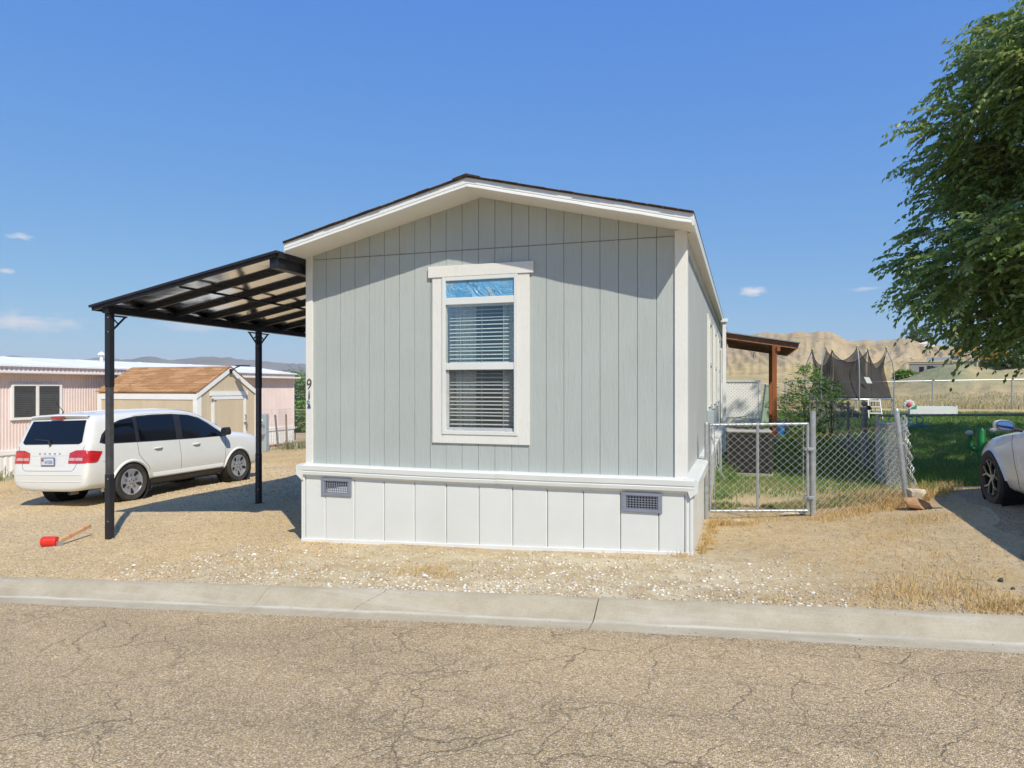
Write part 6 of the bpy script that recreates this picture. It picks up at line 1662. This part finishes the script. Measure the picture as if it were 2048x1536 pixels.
ex = empty('orange_excavator', e0, (0, 0, R(-10)), 'orange excavator glimpsed through the lower leaves of the tree', 'excavator')
MB().box(-1.6, 1.6, -1.2, 1.2, 0, .9).build('track', MT['plastic_black'], ex, True, bevel=.2)
MB().box(-1.5, 1.6, -1.1, 1.1, .95, 2.2).build('body', MT['orange_paint'], ex, True, bevel=.1)
MB().box(-1.2, .2, -1.0, .2, 2.2, 3.4).build('cab', MT['orange_paint'], ex, True, bevel=.1)
MB().bar((-1.3, .5, 2.0), (-3.2, .5, 4.2), .4, .5).bar((-3.2, .5, 4.3), (-4.4, .5, 1.6), .35, .4).build('boom', MT['orange_paint'], ex, True)
MB().box(-4.8, -4.0, .1, .9, .9, 1.7).build('bucket', MT['galv_old_shaded'], ex, True)
v0 = at(18.0, 120)
fv = empty('parked_truck', v0 + Vector((0, 0, .2)), (0, 0, R(-20)), 'white truck parked far off on the hillside at the right edge', 'truck')
MB().box(-2.6, .6, -1, 1, .5, 1.3).build('bed', MT['white_paint'], fv, True, bevel=.08)
MB().box(.6, 2.6, -1, 1, .5, 1.5).build('hood', MT['white_paint'], fv, True, bevel=.12)
MB().box(-.6, 1.2, -.95, .95, 1.3, 2.1).build('cab', MT['carglass'], fv, True, bevel=.12)
for x in (-1.7, 1.7): MB().lathe([(.001, -1.05), (.4, -1.05), (.4, 1.05), (.001, 1.05)], 14, Matrix.Translation((x, 0, .4)) @ Matrix.Rotation(R(90), 4, 'X')).build('wheel', MT['rubber'], fv, True)
# ================================================================== PLANTS, GRAVEL, GRASS
ICO_V = None
def ico():
    bm = bmesh.new(); bmesh.ops.create_icosphere(bm, subdivisions=1, radius=1)
    v = np.array([tuple(x.co) for x in bm.verts]); f = np.array([[q.index for q in p.verts] for p in bm.faces]); bm.free(); return v, f
IV, IF = ico()
OV = np.array([(1,0,0),(-1,0,0),(0,1,0),(0,-1,0),(0,0,1),(0,0,-1)], float); OF = np.array([(0,2,4),(2,1,4),(1,3,4),(3,0,4),(2,0,5),(1,2,5),(3,1,5),(0,3,5)])

def scatter_stones(name, xs, ys, sizes, mat, label, fine=False, sink=.25, rng=RNG, flat=.55):
    bv_, bf_ = (OV, OF) if fine else (IV, IF); n = len(xs); k = len(bv_)
    P = np.repeat(bv_[None], n, 0) * (1 + (rng.random((n, k, 1)) - .5) * .5)
    P[..., 0] *= (.8 + .5*rng.random((n, 1))); P[..., 1] *= (.6 + .4*rng.random((n, 1))); P[..., 2] *= (flat*.7 + flat*.6*rng.random((n, 1)))
    a = rng.random(n)*6.283; c, s = np.cos(a)[:, None], np.sin(a)[:, None]
    X = P[..., 0]*c - P[..., 1]*s; Y = P[..., 0]*s + P[..., 1]*c; Z = P[..., 2]
    sz = sizes[:, None]
    zz = ground_z(xs, ys)
    V = np.stack([xs[:, None] + X*sz, ys[:, None] + Y*sz, zz[:, None] + Z*sz + (flat*(1-sink*2)*sizes)[:, None]], -1).reshape(-1, 3)
    F = (bf_[None] + (np.arange(n)*k)[:, None, None]).reshape(-1, 3)
    rnd = np.repeat(rng.random(n), k)
    o = link(name, mesh_tris(name, V, F, mat, {'rnd': rnd})); return tag(o, label, kind='stuff')

def m_stone(name, cols, rough=.9):
    t = NT(name); c = t.ramp(t.attr('rnd'), [(i/(len(cols)-1), x) for i, x in enumerate(cols)]); return t.done(t.bsdf(c, rough, 0, None, .2))
m_grav = m_stone('gravel_stones', [(.36, .24, .14), (.52, .38, .23), (.62, .49, .33), (.70, .59, .43), (.76, .70, .59), (.42, .32, .23), (.30, .26, .23)])
m_whiter = m_stone('white_rock', [(.72, .67, .57), (.60, .53, .41), (.80, .77, .70), (.48, .40, .29), (.76, .72, .64)])
m_chip = m_stone('dirt_chips', [(.30, .23, .16), (.46, .37, .27), (.60, .53, .43), (.22, .18, .15), (.70, .66, .58), (.42, .27, .16)])

n = 34000
u = RNG.random(n)**1.35
gy = 5.3 + u*11; gxs = RNG.uniform(-15.5, -4.3, n); keep = (gy > kY(gxs)+.03) & ((gxs + (fbm(gxs*.9, gy*.9, 3)-.5)*2.0 - .25*(gy-6)) < -4.7 + .9*(RNG.random(n)-.3)) & ~((gxs > -5.30) & (gy > 7.4))
scatter_stones('gravel', gxs[keep], gy[keep], RNG.uniform(.005, .0125, keep.sum()) * (1 + .5*(u[keep] > .5)), m_grav, 'tan pea gravel covering the drive under the carport', True)
n = 4200
xs = np.concatenate([RNG.normal(-2.0, 1.6, n//2), RNG.uniform(-6.2, .6, n//2)]); kk = kY(xs)
ys = kk + np.where(np.arange(n) < n//2, np.abs(RNG.normal(.30, .36, n)), RNG.uniform(.02, 1.55, n)); keep = (ys < 7.42) & (ys > kk+.02) & (xs > -6.6) & (xs < 1) & (fbm(xs*1.3, ys*2.2, 3) + .45*RNG.random(n) > .66)
scatter_stones('white_rocks', xs[keep], ys[keep], .0045 + .016*RNG.random(keep.sum())**2.8 + .009*(RNG.random(keep.sum()) > .97), m_whiter, 'loose white landscaping rock scattered along the kerb', False, .42)
n = 26000
xs = RNG.uniform(-6, 3.4, n); ys = kY(xs) + .02 + 5*RNG.random(n)**1.5; keep = ((ys < 7.45) | (xs > -.45)) & (ys < 11.2)
scatter_stones('dirt_chips', xs[keep], ys[keep], .003 + .010*RNG.random(keep.sum())**2.5, m_chip, 'small stone chips scattered over the bare dirt', True)
n = 1500                                                    # chips rolled onto the kerb, rubble along the gutter lip
xs = RNG.uniform(-9, 4, n); sdist = RNG.random(n)**.6*.47; sdist[250:] = .475 + .03*RNG.random(1250)*RNG.random(1250); xs[250:] = 3.2 - 9*RNG.random(1250)**2.2
bvk = .002 + .005*RNG.random(n)**2.5
Vb = []
P = OV[None]*bvk[:, None, None]*np.array([1.2, .9, .6]) + np.stack([xs, kY(xs)-sdist, G(xs, kY(xs)) + np.interp(sdist, prof[:, 0], prof[:, 1]) + .004], -1)[:, None]
tag(link('kerb_chips', mesh_tris('kerb_chips', P.reshape(-1, 3), (OF[None] + (np.arange(n)*6)[:, None, None]).reshape(-1, 3), m_chip, {'rnd': np.repeat(RNG.random(n), 6)})), 'small stone chips lying on the concrete kerb', kind='stuff')

n = 900                                                     # loose grit on the road
xs = RNG.uniform(-7, 4.5, n); sr = .5 + 3.4*RNG.random(n)**2.0
zr_ = G(xs, kY(xs)) - .1225 + .02*np.clip(sr-.5, 0, 4.5) + (fbm(xs*.6, (kY(xs)-sr)*.6, 3)-.5)*.02*sm(.5, 1.5, sr)
P = OV[None]*(.0025+.0055*RNG.random(n)**3)[:, None, None]*np.array([1.2, .9, .7]) + np.stack([xs, kY(xs)-sr, zr_+.003], -1)[:, None]
tag(link('road_grit', mesh_tris('road_grit', P.reshape(-1, 3), (OF[None] + (np.arange(n)*6)[:, None, None]).reshape(-1, 3), m_chip, {'rnd': np.repeat(RNG.random(n), 6)})), 'loose grit scattered on the road', kind='stuff')

def blades(name, xs, ys, h, w, mat, label, rnd, lean=.5, rng=RNG, zfun=ground_z):
    n = len(xs); az = rng.random(n)*6.283; ld = rng.random(n)*6.283
    z = zfun(xs, ys); base = np.stack([xs, ys, z-.005], -1)
    s = np.stack([np.cos(az), np.sin(az), np.zeros(n)], -1)*w[:, None]/2
    d = np.stack([np.cos(ld), np.sin(ld), np.zeros(n)], -1)*(lean*h*rng.random(n))[:, None]
    up = np.array([0, 0, 1.0])
    mid = base + d*.35 + up*(h*.6)[:, None]; tip = base + d + up*(h*(1-.25*rng.random(n)))[:, None]
    V = np.stack([base-s, base+s, mid-s*.75, mid+s*.75, tip], 1).reshape(-1, 3)
    F = (np.array([(0,1,3),(0,3,2),(2,3,4)])[None] + (np.arange(n)*5)[:, None, None]).reshape(-1, 3)
    o = link(name, mesh_tris(name, V, F, mat, {'rnd': np.repeat(rnd, 5)})); return tag(o, label, kind='stuff')

# lawn
N = 120000
u = RNG.random(N); ys = 10.4 + 22.5*u**1.6; frac = RNG.random(N); xs = -.45 + (np.minimum(.42*ys+1.0, 14)+.45)*frac
nv = fbm(xs*.8, ys*.8, 4); nf = fbm(xs*3, ys*3, 3)
keep = (nv + .35*nf > .62 - .30*sm(11.5, 14.5, ys)) & ~((xs > 2.25) & (ys < 12.6)) & ~((xs > 2.0) & (ys < 11.3)) & (nf > .28)
keep &= ~((np.abs(xs-.09) < .4) & (np.abs(ys-14) < .4))
xs, ys = xs[keep], ys[keep]; dist = np.clip((ys-10)/20, 0, 1); n = len(xs)
rn = np.clip(.15 + .5*RNG.random(n) + .35*(fbm(xs*.6+9, ys*.6, 3)-.5)*2, 0, .74); dryp = RNG.random(n) < (.75*(1-sm(10.5, 14.5, ys + 6*(fbm(xs*.9+3, ys*.9, 3)-.5))) + .08); rn[dryp] = .95
blades('lawn_grass', xs, ys, (.045+.05*RNG.random(n))*(1+.3*dist), .006+.010*dist+.003*RNG.random(n), MT['grass'], 'green lawn grass behind the fences', rn)
# lush clumps against the skirting and lawn edge weeds
cl = [(-.30, 12.9, .18, 260, .30, .5), (-.33, 13.5, .16, 200, .36, .4), (-.32, 11.4, .2, 240, .16, .3), (-.28, 10.6, .2, 200, .14, .35), (-.15, 12.0, .3, 240, .14, .35), (2.6, 12.5, .35, 260, .30, .4), (3.2, 13.0, .5, 320, .26, .35), (2.9, 13.4, .4, 280, .34, .3), (4.2, 13.2, .6, 320, .26, .35), (2.55, 11.2, .15, 90, .2, .4), (2.42, 11.55, .3, 200, .2, .45), (.55, 11.8, .4, 250, .12, .4), (1.4, 12.1, .4, 250, .12, .4), (1.9, 11.0, .25, 120, .12, .4), (.9, 10.6, .3, 120, .09, .5)]
X, Y, H, Rn = [], [], [], []
for cx, cy, rr, k, h, r0 in cl:
    X.append(RNG.normal(cx, rr*.6, k)); Y.append(RNG.normal(cy, rr*.6, k)); H.append(h*(.4+.6*RNG.random(k))); Rn.append(np.clip(r0+RNG.normal(0, .15, k), 0, .7))
X, Y, H, Rn = map(np.concatenate, (X, Y, H, Rn)); ok = X > -.47; X, Y, H, Rn = X[ok], Y[ok], H[ok], Rn[ok]
blades('tall_weeds', X, Y, H, .007+.006*RNG.random(len(X)), MT['grass'], 'taller green weeds along the skirting and fence lines', Rn, .7)

# straw: dry clumps
sc = [(-4.9, 7.40, .12, 60, .05), (-3.7, 7.41, .25, 70, .03), (-2.2, 7.42, .3, 70, .03), (-1.2, 7.43, .25, 80, .04), (-.62, 7.42, .08, 70, .07), (1.6, 7.6, .35, 260, .05), (.6, 7.3, .3, 160, .03), (.9, 8.3, .4, 200, .03), (2.0, 8.0, .3, 200, .05), (2.0, 9.3, .25, 260, .07), (1.5, 9.3, .35, 260, .05), (1.15, 6.45, .22, 420, .075), (1.42, 6.30, .2, 420, .07), (1.75, 6.5, .2, 380, .09), (1.5, 6.75, .25, 380, .07), (1.95, 6.2, .14, 420, .10), (1.72, 6.12, .12, 300, .08), (1.05, 6.15, .2, 260, .05), (.55, 6.10, .15, 150, .04), (.25, 6.02, .10, 140, .05), (2.25, 6.35, .16, 260, .09), (1.75, 7.15, .28, 360, .06), (1.3, 8.2, .3, 260, .04), (1.55, 8.6, .3, 320, .05),
      (-.30, 9.25, .13, 260, .11), (-.05, 9.35, .18, 300, .10), *[(-.43+.10*random.random(), 7.6+.125*q, .03+.05*random.random(), 30+int(60*random.random()), .04+.07*random.random()) for q in range(13)], (.35, 9.6, .25, 200, .07), (.95, 9.55, .16, 260, .08), (1.25, 9.9, .25, 380, .10), (1.6, 10.1, .25, 480, .13), (1.85, 10.25, .15, 420, .20), (1.95, 10.5, .2, 420, .24), (1.75, 10.75, .25, 420, .20), (2.35, 10.9, .2, 420, .14), (2.55, 11.3, .28, 520, .18), (2.25, 10.55, .1, 200, .16), (1.2, 10.6, .4, 460, .08), (.6, 10.4, .4, 420, .06), (1.5, 11.2, .35, 380, .12), (0, 10.6, .35, 300, .05),
      (-3.15, 6.30, .16, 260, .06), (-2.75, 6.22, .12, 200, .05), (-2.95, 6.4, .10, 140, .09), (-5.05, 6.3, .3, 420, .035), (-4.85, 6.75, .2, 260, .03), (-4.3, 6.3, .2, 160, .03), (-3.8, 6.0, .15, 120, .025), (-2.3, 6.25, .1, 100, .03), (-1.6, 6.6, .15, 100, .025), (-6.2, 6.2, .3, 200, .02),
      (-12.4, 17.6, .9, 600, .10), (-13.6, 19.3, .8, 500, .10), (-14.4, 21.2, .9, 500, .10), (-11.4, 16.4, .8, 400, .07), (-12.6, 20.6, .9, 400, .1), (-15.2, 10.8, .6, 500, .07), (-14.2, 9.2, .5, 300, .05), (-14.8, 12.2, .6, 420, .08), (-16.2, 12.4, .8, 400, .08)]
X, Y, H = [], [], []
for cx, cy, rr, k, h in sc:
    k = int(k*(.75 if cy < 7.3 else 1.15))
    a = RNG.random(k)*6.283; q = rr*1.35*np.sqrt(RNG.random(k))*(1+.5*RNG.normal(0, .4, k))
    X.append(cx+q*np.cos(a)); Y.append(cy+q*np.sin(a)*.8); H.append(h*(.35+.8*RNG.random(k)))
X, Y, H = map(np.concatenate, (X, Y, H)); ok = (Y > kY(X)-.03) & ~((X > -5.3) & (X < -.47) & (Y > 7.475)); X, Y, H = X[ok], Y[ok], H[ok]
blades('dry_straw', X, Y, H, .0035+.003*RNG.random(len(X)), MT['straw'], 'dry golden straw tufts on the dirt and along the fences', np.clip(RNG.random(len(X))*.8 + .2*np.repeat(RNG.random(len(X)//50+1), 50)[:len(X)], 0, 1), 1.3)
n = 9000                                                    # lying stalks
xs = np.concatenate([RNG.uniform(-.3, 2.6, 9500), RNG.uniform(-6, -.6, 2500)]); ys = np.concatenate([6 + 5.5*RNG.random(9500), kY(xs[9500:]) + 1.5*RNG.random(2500)])
ok = (ys > kY(xs)+.02) & (fbm(xs*1.3, ys*1.3, 3) > .47); xs, ys = xs[ok], ys[ok]
blades('lying_stalks', xs, ys, .012+.02*RNG.random(len(xs)), .003+.002*RNG.random(len(xs)), MT['straw'], 'broken dry stalks lying on the dirt', RNG.random(len(xs)), 5.0)
# dry field grass on the rise behind the back fence
n = 24000
xs = RNG.uniform(-3, 26, n); ys = 35.2 + 24*RNG.random(n)**1.5
def fz(x, y):
    i = np.clip(np.searchsorted(dd, np.hypot(x, y)), 0, len(dd)-1); j = np.clip(np.searchsorted(ph, np.arctan2(x, y)), 0, len(ph)-1); return np.maximum(HZ[i, j], ground_z(x, y))
blades('field_grass', xs, ys, .10+.20*RNG.random(n)*fbm(xs*.5, ys*.5, 3)*1.6, .02+.02*RNG.random(n), MT['field'], 'tall dry field grass on the rise behind the back fence', RNG.random(n)*.8, .6, zfun=fz)
# sage-grey weeds left
xs = np.concatenate([RNG.normal(-16.0, .35, 260), RNG.normal(-17.2, .3, 200), RNG.normal(-15.2, .5, 160), RNG.normal(-18.2, .3, 160)]); ys = np.concatenate([RNG.normal(22.4, .3, 260), RNG.normal(21.5, .3, 200), RNG.normal(23.4, .5, 160), RNG.normal(12.6, .5, 160)])
blades('grey_weeds', xs, ys, .12+.32*RNG.random(len(xs)), .02+.02*RNG.random(len(xs)), MT['weed'], 'grey green weeds around the meter pedestal', RNG.random(len(xs)), .8)
# single dead stalks by the kerb
for i, (x, y, a) in enumerate(((1.0, 6.35, 2.6), (1.62, 6.5, .5), (2.3, 6.15, .2), (1.95, 6.75, 2.2))):
    z = g(x, y)+.01
    o = MB().tube([(x, y, z), (x+.09*math.cos(a), y+.09*math.sin(a), z+.03), (x+.2*math.cos(a+.3), y+.2*math.sin(a+.3), z+.012), (x+.26*math.cos(a+.1), y+.26*math.sin(a+.1), z+.02)], .0035, 4).build('dead_stalk', MT['twig'])
    tag(o, ['dead twig at the left end of the straw patch by the kerb', 'pale curved twig in the middle of the straw patch', 'pale twig lying by the kerb at the far right', 'forked dark twig beside the driveway edge'][i], 'twig')

# ---------------------------------------------------------------- trees
def leaf_cloud(sprays, rng, lsize, pairs, droop, mat, name, parent, curl=.3, aspect=.42, dirbias=None):
    """sprays: (n,3) origin, (n,3) direction, (n,) length. each spray is a drooping twig with alternate leaves"""
    O, D, Ln = sprays; n = len(O); k = pairs*2
    D = D/np.linalg.norm(D, axis=1, keepdims=True)
    side = np.cross(D, np.array([0, 0, 1.0])); side /= (np.linalg.norm(side, axis=1, keepdims=True)+1e-9)
    t = np.repeat((np.arange(pairs)+.5)/pairs, 2)[None, :, None] + (rng.random((n, k, 1))-.5)*.12
    sg_ = np.tile([1, -1], pairs)[None, :, None]
    pos = O[:, None] + D[:, None]*t*Ln[:, None, None] - np.array([0, 0, 1.0])*(droop*t**2*Ln[:, None, None])
    tang = D[:, None] - np.array([0, 0, 1.0])*(2*droop*t)
    ldir = side[:, None]*sg_*(.75+.4*rng.random((n, k, 1))) + tang*(.55+.5*rng.random((n, k, 1))) + np.array([0, 0, -1.0])*(curl+.5*rng.random((n, k, 1))) + rng.normal(0, .25, (n, k, 3))
    ldir /= np.linalg.norm(ldir, axis=2, keepdims=True)
    ls = lsize*(.65+.6*rng.random((n, k, 1)))*(1-.35*np.abs(t-.45))
    wv = np.cross(ldir, rng.normal(0, .6, (n, k, 3))+np.array([0, 0, 1.0])); wv /= np.linalg.norm(wv, axis=2, keepdims=True)
    nr = np.cross(wv, ldir)
    b = pos; tip = pos+ldir*ls; mid = pos+ldir*ls*.45
    l = mid+wv*ls*aspect*.5+nr*ls*.06; r = mid-wv*ls*aspect*.5+nr*ls*.06
    V = np.stack([b, l, tip, r], 2).reshape(-1, 3)
    F = (np.array([(0, 1, 2), (0, 2, 3)])[None] + (np.arange(n*k)*4)[:, None, None]).reshape(-1, 3)
    sr = np.repeat(rng.random(n), k)*.55+.45*rng.random(n*k)
    me = mesh_tris(name, V, F, mat, {'rnd': np.repeat(np.clip(sr, 0, 1), 4)})
    return link(name, me, None, parent)

def twigs(O, D, Ln, droop, r, mat, name, parent, step=1):
    m = MB()
    for o_, d_, l_ in list(zip(O, D, Ln))[::step]:
        d_ = d_/np.linalg.norm(d_)
        m.tube([o_ - d_*.25*l_, o_ + d_*.4*l_ - np.array([0, 0, droop*.16*l_]), o_+d_*l_*.95-np.array([0, 0, droop*.9*l_])], [r, r*.7, r*.3], 3, False)
    o = m.build(name, mat, parent, fixn=False); o['kind'] = 'stuff'; return o

def big_tree(name, label, TX, TY, ez_, er_, ns, seed, cat='tree', bias_a=None, leaf=.115, pairs=11, lm='leaf', zlo=1.7, lobes=58, lrad=.95, extra=()):
    rt_ = np.random.default_rng(seed); TZ = g(TX, TY)
    tree = empty(name, (TX, TY, TZ), label=label, cat=cat)
    ztop = ez_[-1]
    def env(z, a): return np.interp(z, ez_, er_)*(.92+.20*fbm(a*2.2+5, z*.55, 3)+.04*np.sin(3*a+z))
    tr_p = [Vector((TX, TY, TZ-.2)), Vector((TX+.05, TY, TZ+1.2)), Vector((TX-.1, TY+.1, TZ+2.4)), Vector((TX, TY, TZ+.38*ztop))]
    MB().tube(tr_p, [.36, .29, .26, .20], 14).build('trunk', MT['bark'], tree, smooth=True)
    for k in range(16):
        a = k*2.4+.3; zb_ = TZ+1.9+.27*k; rad = float(env(min(ztop*.92, zb_+1.4), np.array(a)))*.74
        st_ = Vector((TX, TY, min(zb_, TZ+.5*ztop)))
        en = Vector((TX+rad*math.cos(a), TY+rad*math.sin(a), zb_+1.2+.10*k)); mid_ = st_.lerp(en, .5)+Vector((0, 0, .4))
        MB().tube([st_, st_.lerp(mid_, .6)+Vector((0, 0, .12)), mid_, en], [.13, .09, .06, .02], 8).build('limb', MT['bark'], tree, smooth=True)
    MB().tube([tr_p[-1], Vector((TX+.2, TY-.1, TZ+.65*ztop)), Vector((TX, TY, TZ+.9*ztop))], [.19, .12, .03], 10).build('leader', MT['bark'], tree, smooth=True)
    # foliage hangs in lobes around the limb ends, with a looser dark filling inside the crown
    nl = lobes; lz = TZ + zlo + .35 + (ztop-TZ-zlo-.7)*((np.arange(nl)+.5)/nl)**1.05
    la = np.arange(nl)*2.399 + rt_.normal(0, .25, nl)
    if bias_a is not None:
        bb = rt_.random(nl) < .45; la[bb] = bias_a + rt_.normal(0, .8, bb.sum())
    lr = lrad*(.5+.6*rt_.random(nl)); ldist = np.maximum(.1, env(lz, la) - lr*.75)
    LC = np.stack([TX+ldist*np.cos(la), TY+ldist*np.sin(la), lz], -1)
    if len(extra):                                         # the boughs that hang out over the fence
        E_ = np.array(extra); LC = np.concatenate([LC, E_[:, :3]]); lr = np.concatenate([lr, E_[:, 3]]); nl = len(lr)
        la = np.concatenate([la, np.arctan2(E_[:, 1]-TY, E_[:, 0]-TX)])
    w = lr**2; pick = rt_.choice(nl, int(ns*.93), p=w/w.sum())
    q = rt_.normal(0, 1, (len(pick), 3)); q /= np.linalg.norm(q, axis=1, keepdims=True); rad = rt_.random(len(pick))**.45
    off = q*rad[:, None]*lr[pick][:, None]*np.array([1.05, 1.05, .62])
    O1 = LC[pick] + off
    out = np.stack([np.cos(la[pick]), np.sin(la[pick]), np.zeros(len(pick))], -1)
    D1 = q*np.array([.8, .8, .45]) + out*.55 + np.array([-.22, .05, .12]) + rt_.normal(0, .55, (len(pick), 3))
    n2 = ns - len(pick); z2 = TZ + zlo + .5 + (ztop-TZ-zlo-1)*rt_.random(n2); a2 = rt_.random(n2)*6.283; r2 = env(z2, a2)*.72*np.sqrt(rt_.random(n2))
    O2 = np.stack([TX+r2*np.cos(a2), TY+r2*np.sin(a2), z2], -1); D2 = np.stack([np.cos(a2), np.sin(a2), .2+0*a2], -1) + rt_.normal(0, .6, (n2, 3))
    O = np.concatenate([O1, O2]); D = np.concatenate([D1, D2])
    keep = O[:, 2] > TZ + zlo - .1
    O, D = O[keep], D[keep]; Ln = .32+.42*rt_.random(len(O))
    for c, r_ in zip(LC, lr):                              # boughs reaching into the lobes
        st_ = Vector((TX, TY, max(TZ+1.8, min(c[2]-.6, TZ+.75*ztop)))); en = Vector(c)
        MB().tube([st_, st_.lerp(en, .5)+Vector((0, 0, .25)), en, en+(en-Vector((TX, TY, c[2]))).normalized()*r_*.6-Vector((0, 0, .12))], [.05, .035, .018, .006], 6).build('bough', MT['twig'] if False else MT['bark'], tree, smooth=True)
    leaf_cloud((O, D, Ln), rt_, leaf, pairs, .40, MT[lm], 'crown', tree, .22, .50)
    twigs(O, D, Ln, .40, .006, MT['twig'], 'twigs', tree, 3)
    return tree
big_tree('elm_tree', 'large leafy green elm overhanging the lawn at the right edge', 6.95, 12.75, [1.9, 2.4, 3.0, 3.8, 4.4, 5.1, 5.9, 6.7, 7.4, 8.2, 8.9, 9.6], [.9, 1.8, 2.9, 3.4, 3.4, 3.3, 3.4, 3.4, 3.2, 2.8, 1.9, .4], 7600, 77, bias_a=math.atan2(-.55, -1), lobes=44, extra=[(3.12, 12.699, 3.28, 0.54), (3.64, 13.238, 2.9, 0.5), (4.26, 13.813, 2.72, 0.54), (3.12, 13.807, 3.83, 0.45), (3.31, 12.762, 3.67, 0.63), (3.16, 13.083, 4.32, 0.5), (3.65, 13.613, 4.91, 0.63), (3.46, 13.917, 5.7, 0.54), (3.27, 12.749, 6.05, 0.5), (3.75, 13.277, 6.84, 0.59), (4.3, 13.827, 7.46, 0.63), (4.91, 14.398, 8.15, 0.72), (4.22, 13.064, 6.25, 0.72), (3.95, 13.342, 5.56, 0.72), (4.22, 13.8, 4.4, 0.72), (4.33, 14.206, 3.48, 0.72), (4.56, 13.177, 3.04, 0.72), (4.58, 13.55, 5.06, 0.81), (4.62, 13.933, 3.8, 0.81), (3.0, 13.766, 4.03, 0.32), (4.6, 13.189, 6.57, 0.81)])
big_tree('elm_tree', 'elm just past the right edge shading the back of the lawn', 12.6, 17.6, [2.2, 3.0, 4.2, 5.5, 7, 8.5, 10, 11.5], [2.0, 4.0, 4.7, 4.8, 4.5, 3.8, 2.6, .4], 2000, 78, leaf=.2, pairs=9, lobes=30, lrad=1.3)

def bush(name, label, cat, x, y, zb_, rx_, rz2, nsp, lsize, pairs, mat, seed, group=None, up=.8, stem=True, tall=None):
    r = np.random.default_rng(seed); b = empty(name, (x, y, zb_), label=label, cat=cat, group=group)
    a = r.random(nsp)*6.283; q = np.sqrt(r.random(nsp)); zz = r.random(nsp)
    prof_ = np.sin(np.pi*np.clip(zz*.85+.12, 0, 1))**.7
    lob = .7+.6*fbm(a*1.3+seed, zz*3, 3)
    O = np.stack([x+rx_*q*prof_*lob*np.cos(a), y+rx_*q*prof_*lob*np.sin(a), zb_+.05+rz2*zz*(.8+.4*lob*.7)], -1)
    D = np.stack([np.cos(a)*.7, np.sin(a)*.7, up*np.ones(nsp)], -1)+r.normal(0, .3, (nsp, 3))
    Ln = rx_*(.30+.35*r.random(nsp))
    leaf_cloud((O, D, Ln), r, lsize, pairs, .25, mat, 'foliage', b, .1, .45)
    if stem:
        for k in range(4):
            aa_ = k*1.7+seed; MB().tube([(x, y, zb_-.05), (x+.2*rx_*math.cos(aa_), y+.2*rx_*math.sin(aa_), zb_+.45*rz2), (x+.4*rx_*math.cos(aa_), y+.4*rx_*math.sin(aa_), zb_+.85*rz2)], [.025*rx_+.006, .018*rx_+.004, .004], 5).build('stem', MT['bark'], b)
    return b
bush('sapling_bush', 'bright green sapling bush growing through the side fence', 'bush', 1.72, 21.4, g(1.72, 21.4), .62, 1.75, 300, .085, 7, MT['leaf_bush'], 5)
bush('sapling_bush', 'slimmer dark green sapling right of the bright bush', 'bush', 2.25, 20.6, g(2.25, 20.6), .42, 1.35, 170, .08, 7, MT['leaf_far'], 6)
bush('low_shrub', 'low grey green shrub left of the bright sapling', 'bush', 1.35, 23.8, g(1.35, 23.8), .6, .95, 150, .08, 6, MT['leaf_olive'], 7)
# olive trees in the hollow past the pink home
for i, (x, y, rr_, hh, m_, lb) in enumerate(((-31.2, 44, 2.0, 2.6, 'leaf_olive', 'pale olive tree in the hollow past the pink home, nearest of them'), (-46.5, 66, 2.8, 4.3, 'leaf_far', 'dark green tree in the hollow, topmost beside the corner board'),
        (-39.8, 55.5, 2.0, 3.3, 'leaf_bush', 'bright green tree in the hollow behind the pale olive tree'), (-36.0, 51.5, 1.8, 2.6, 'leaf_olive', 'grey green tree in the hollow, middle of the group'), (-26.6, 37.0, 1.1, 1.5, 'leaf_bush', 'low bright bush in the hollow behind the wire gate'), (-58, 80, 3.4, 4.6, 'leaf_olive', 'far grey olive tree mostly behind the pink home roof end'), (-24.6, 35, .9, 1.0, 'leaf_bush', 'low green shrub beside the wire gate near the corner board'), (-131, 185, 6, 4.5, 'leaf_far', 'long dark line of trees in the tan field far left'))):
    z = float(ground_z(np.array(x), np.array(y))); bush('olive_tree', lb, 'tree', x, y, z, rr_, hh, 420, .24, 7, MT[m_], 30+i, 'trees in the hollow past the pink home', .5)
for i, (azd, dist, rr_, hh, m_, lb) in enumerate(((17.0, 116, 2.6, 4.6, 'leaf_bush', 'bright green tree on the far hillside behind the lower leaves'), (19.2, 112, 3.5, 6, 'leaf_far', 'dark green tree on the far hillside at the right edge'), (12.0, 168, 2.0, 2.8, 'leaf_olive', 'grey green tree on the hill crest'), (14.6, 166, 2.4, 3.8, 'leaf_far', 'dark narrow tree on the hill crest behind the leaves'), (11.05, 92, .9, .8, 'leaf_bush', 'small green bush on the dry slope right of the trampoline'))):
    p = hz(azd, dist); bush('hillside_tree', lb, 'tree', p.x, p.y, p.z-.2, rr_, hh, 260, .5, 6, MT[m_], 60+i, 'trees on the far hillside', .5)
p = hz(12.25, 160); wr_ = MB().box(-1.5, 1.5, -1.2, 1.2, -1, .3).prism([(-1.8, .3), (1.8, .3), (0, .85)], 'y', -1.3, 1.3).build('hillside_cabin', MT['white_metal']); wr_.location = p; tag(wr_, 'tiny white-roofed cabin near the hill crest', 'cabin')
# ================================================================== AIR
hb = MB().box(-9000, 9000, -1500, 9000, -40, 300).build('haze', None)
t = NT('haze_air'); vol = t.n.new('ShaderNodeVolumePrincipled')
vol.inputs['Color'].default_value = (0.95, 0.97, 1.0, 1); vol.inputs['Density'].default_value = 0.00011; vol.inputs['Anisotropy'].default_value = 0.0
t.l.new(vol.outputs[0], t.out.inputs['Volume']); t.m.cycles.homogeneous_volume = True if hasattr(t.m, 'cycles') else None
hb.data.materials.clear(); hb.data.materials.append(t.m); tag(hb, 'thin summer haze over the valley', kind='stuff')
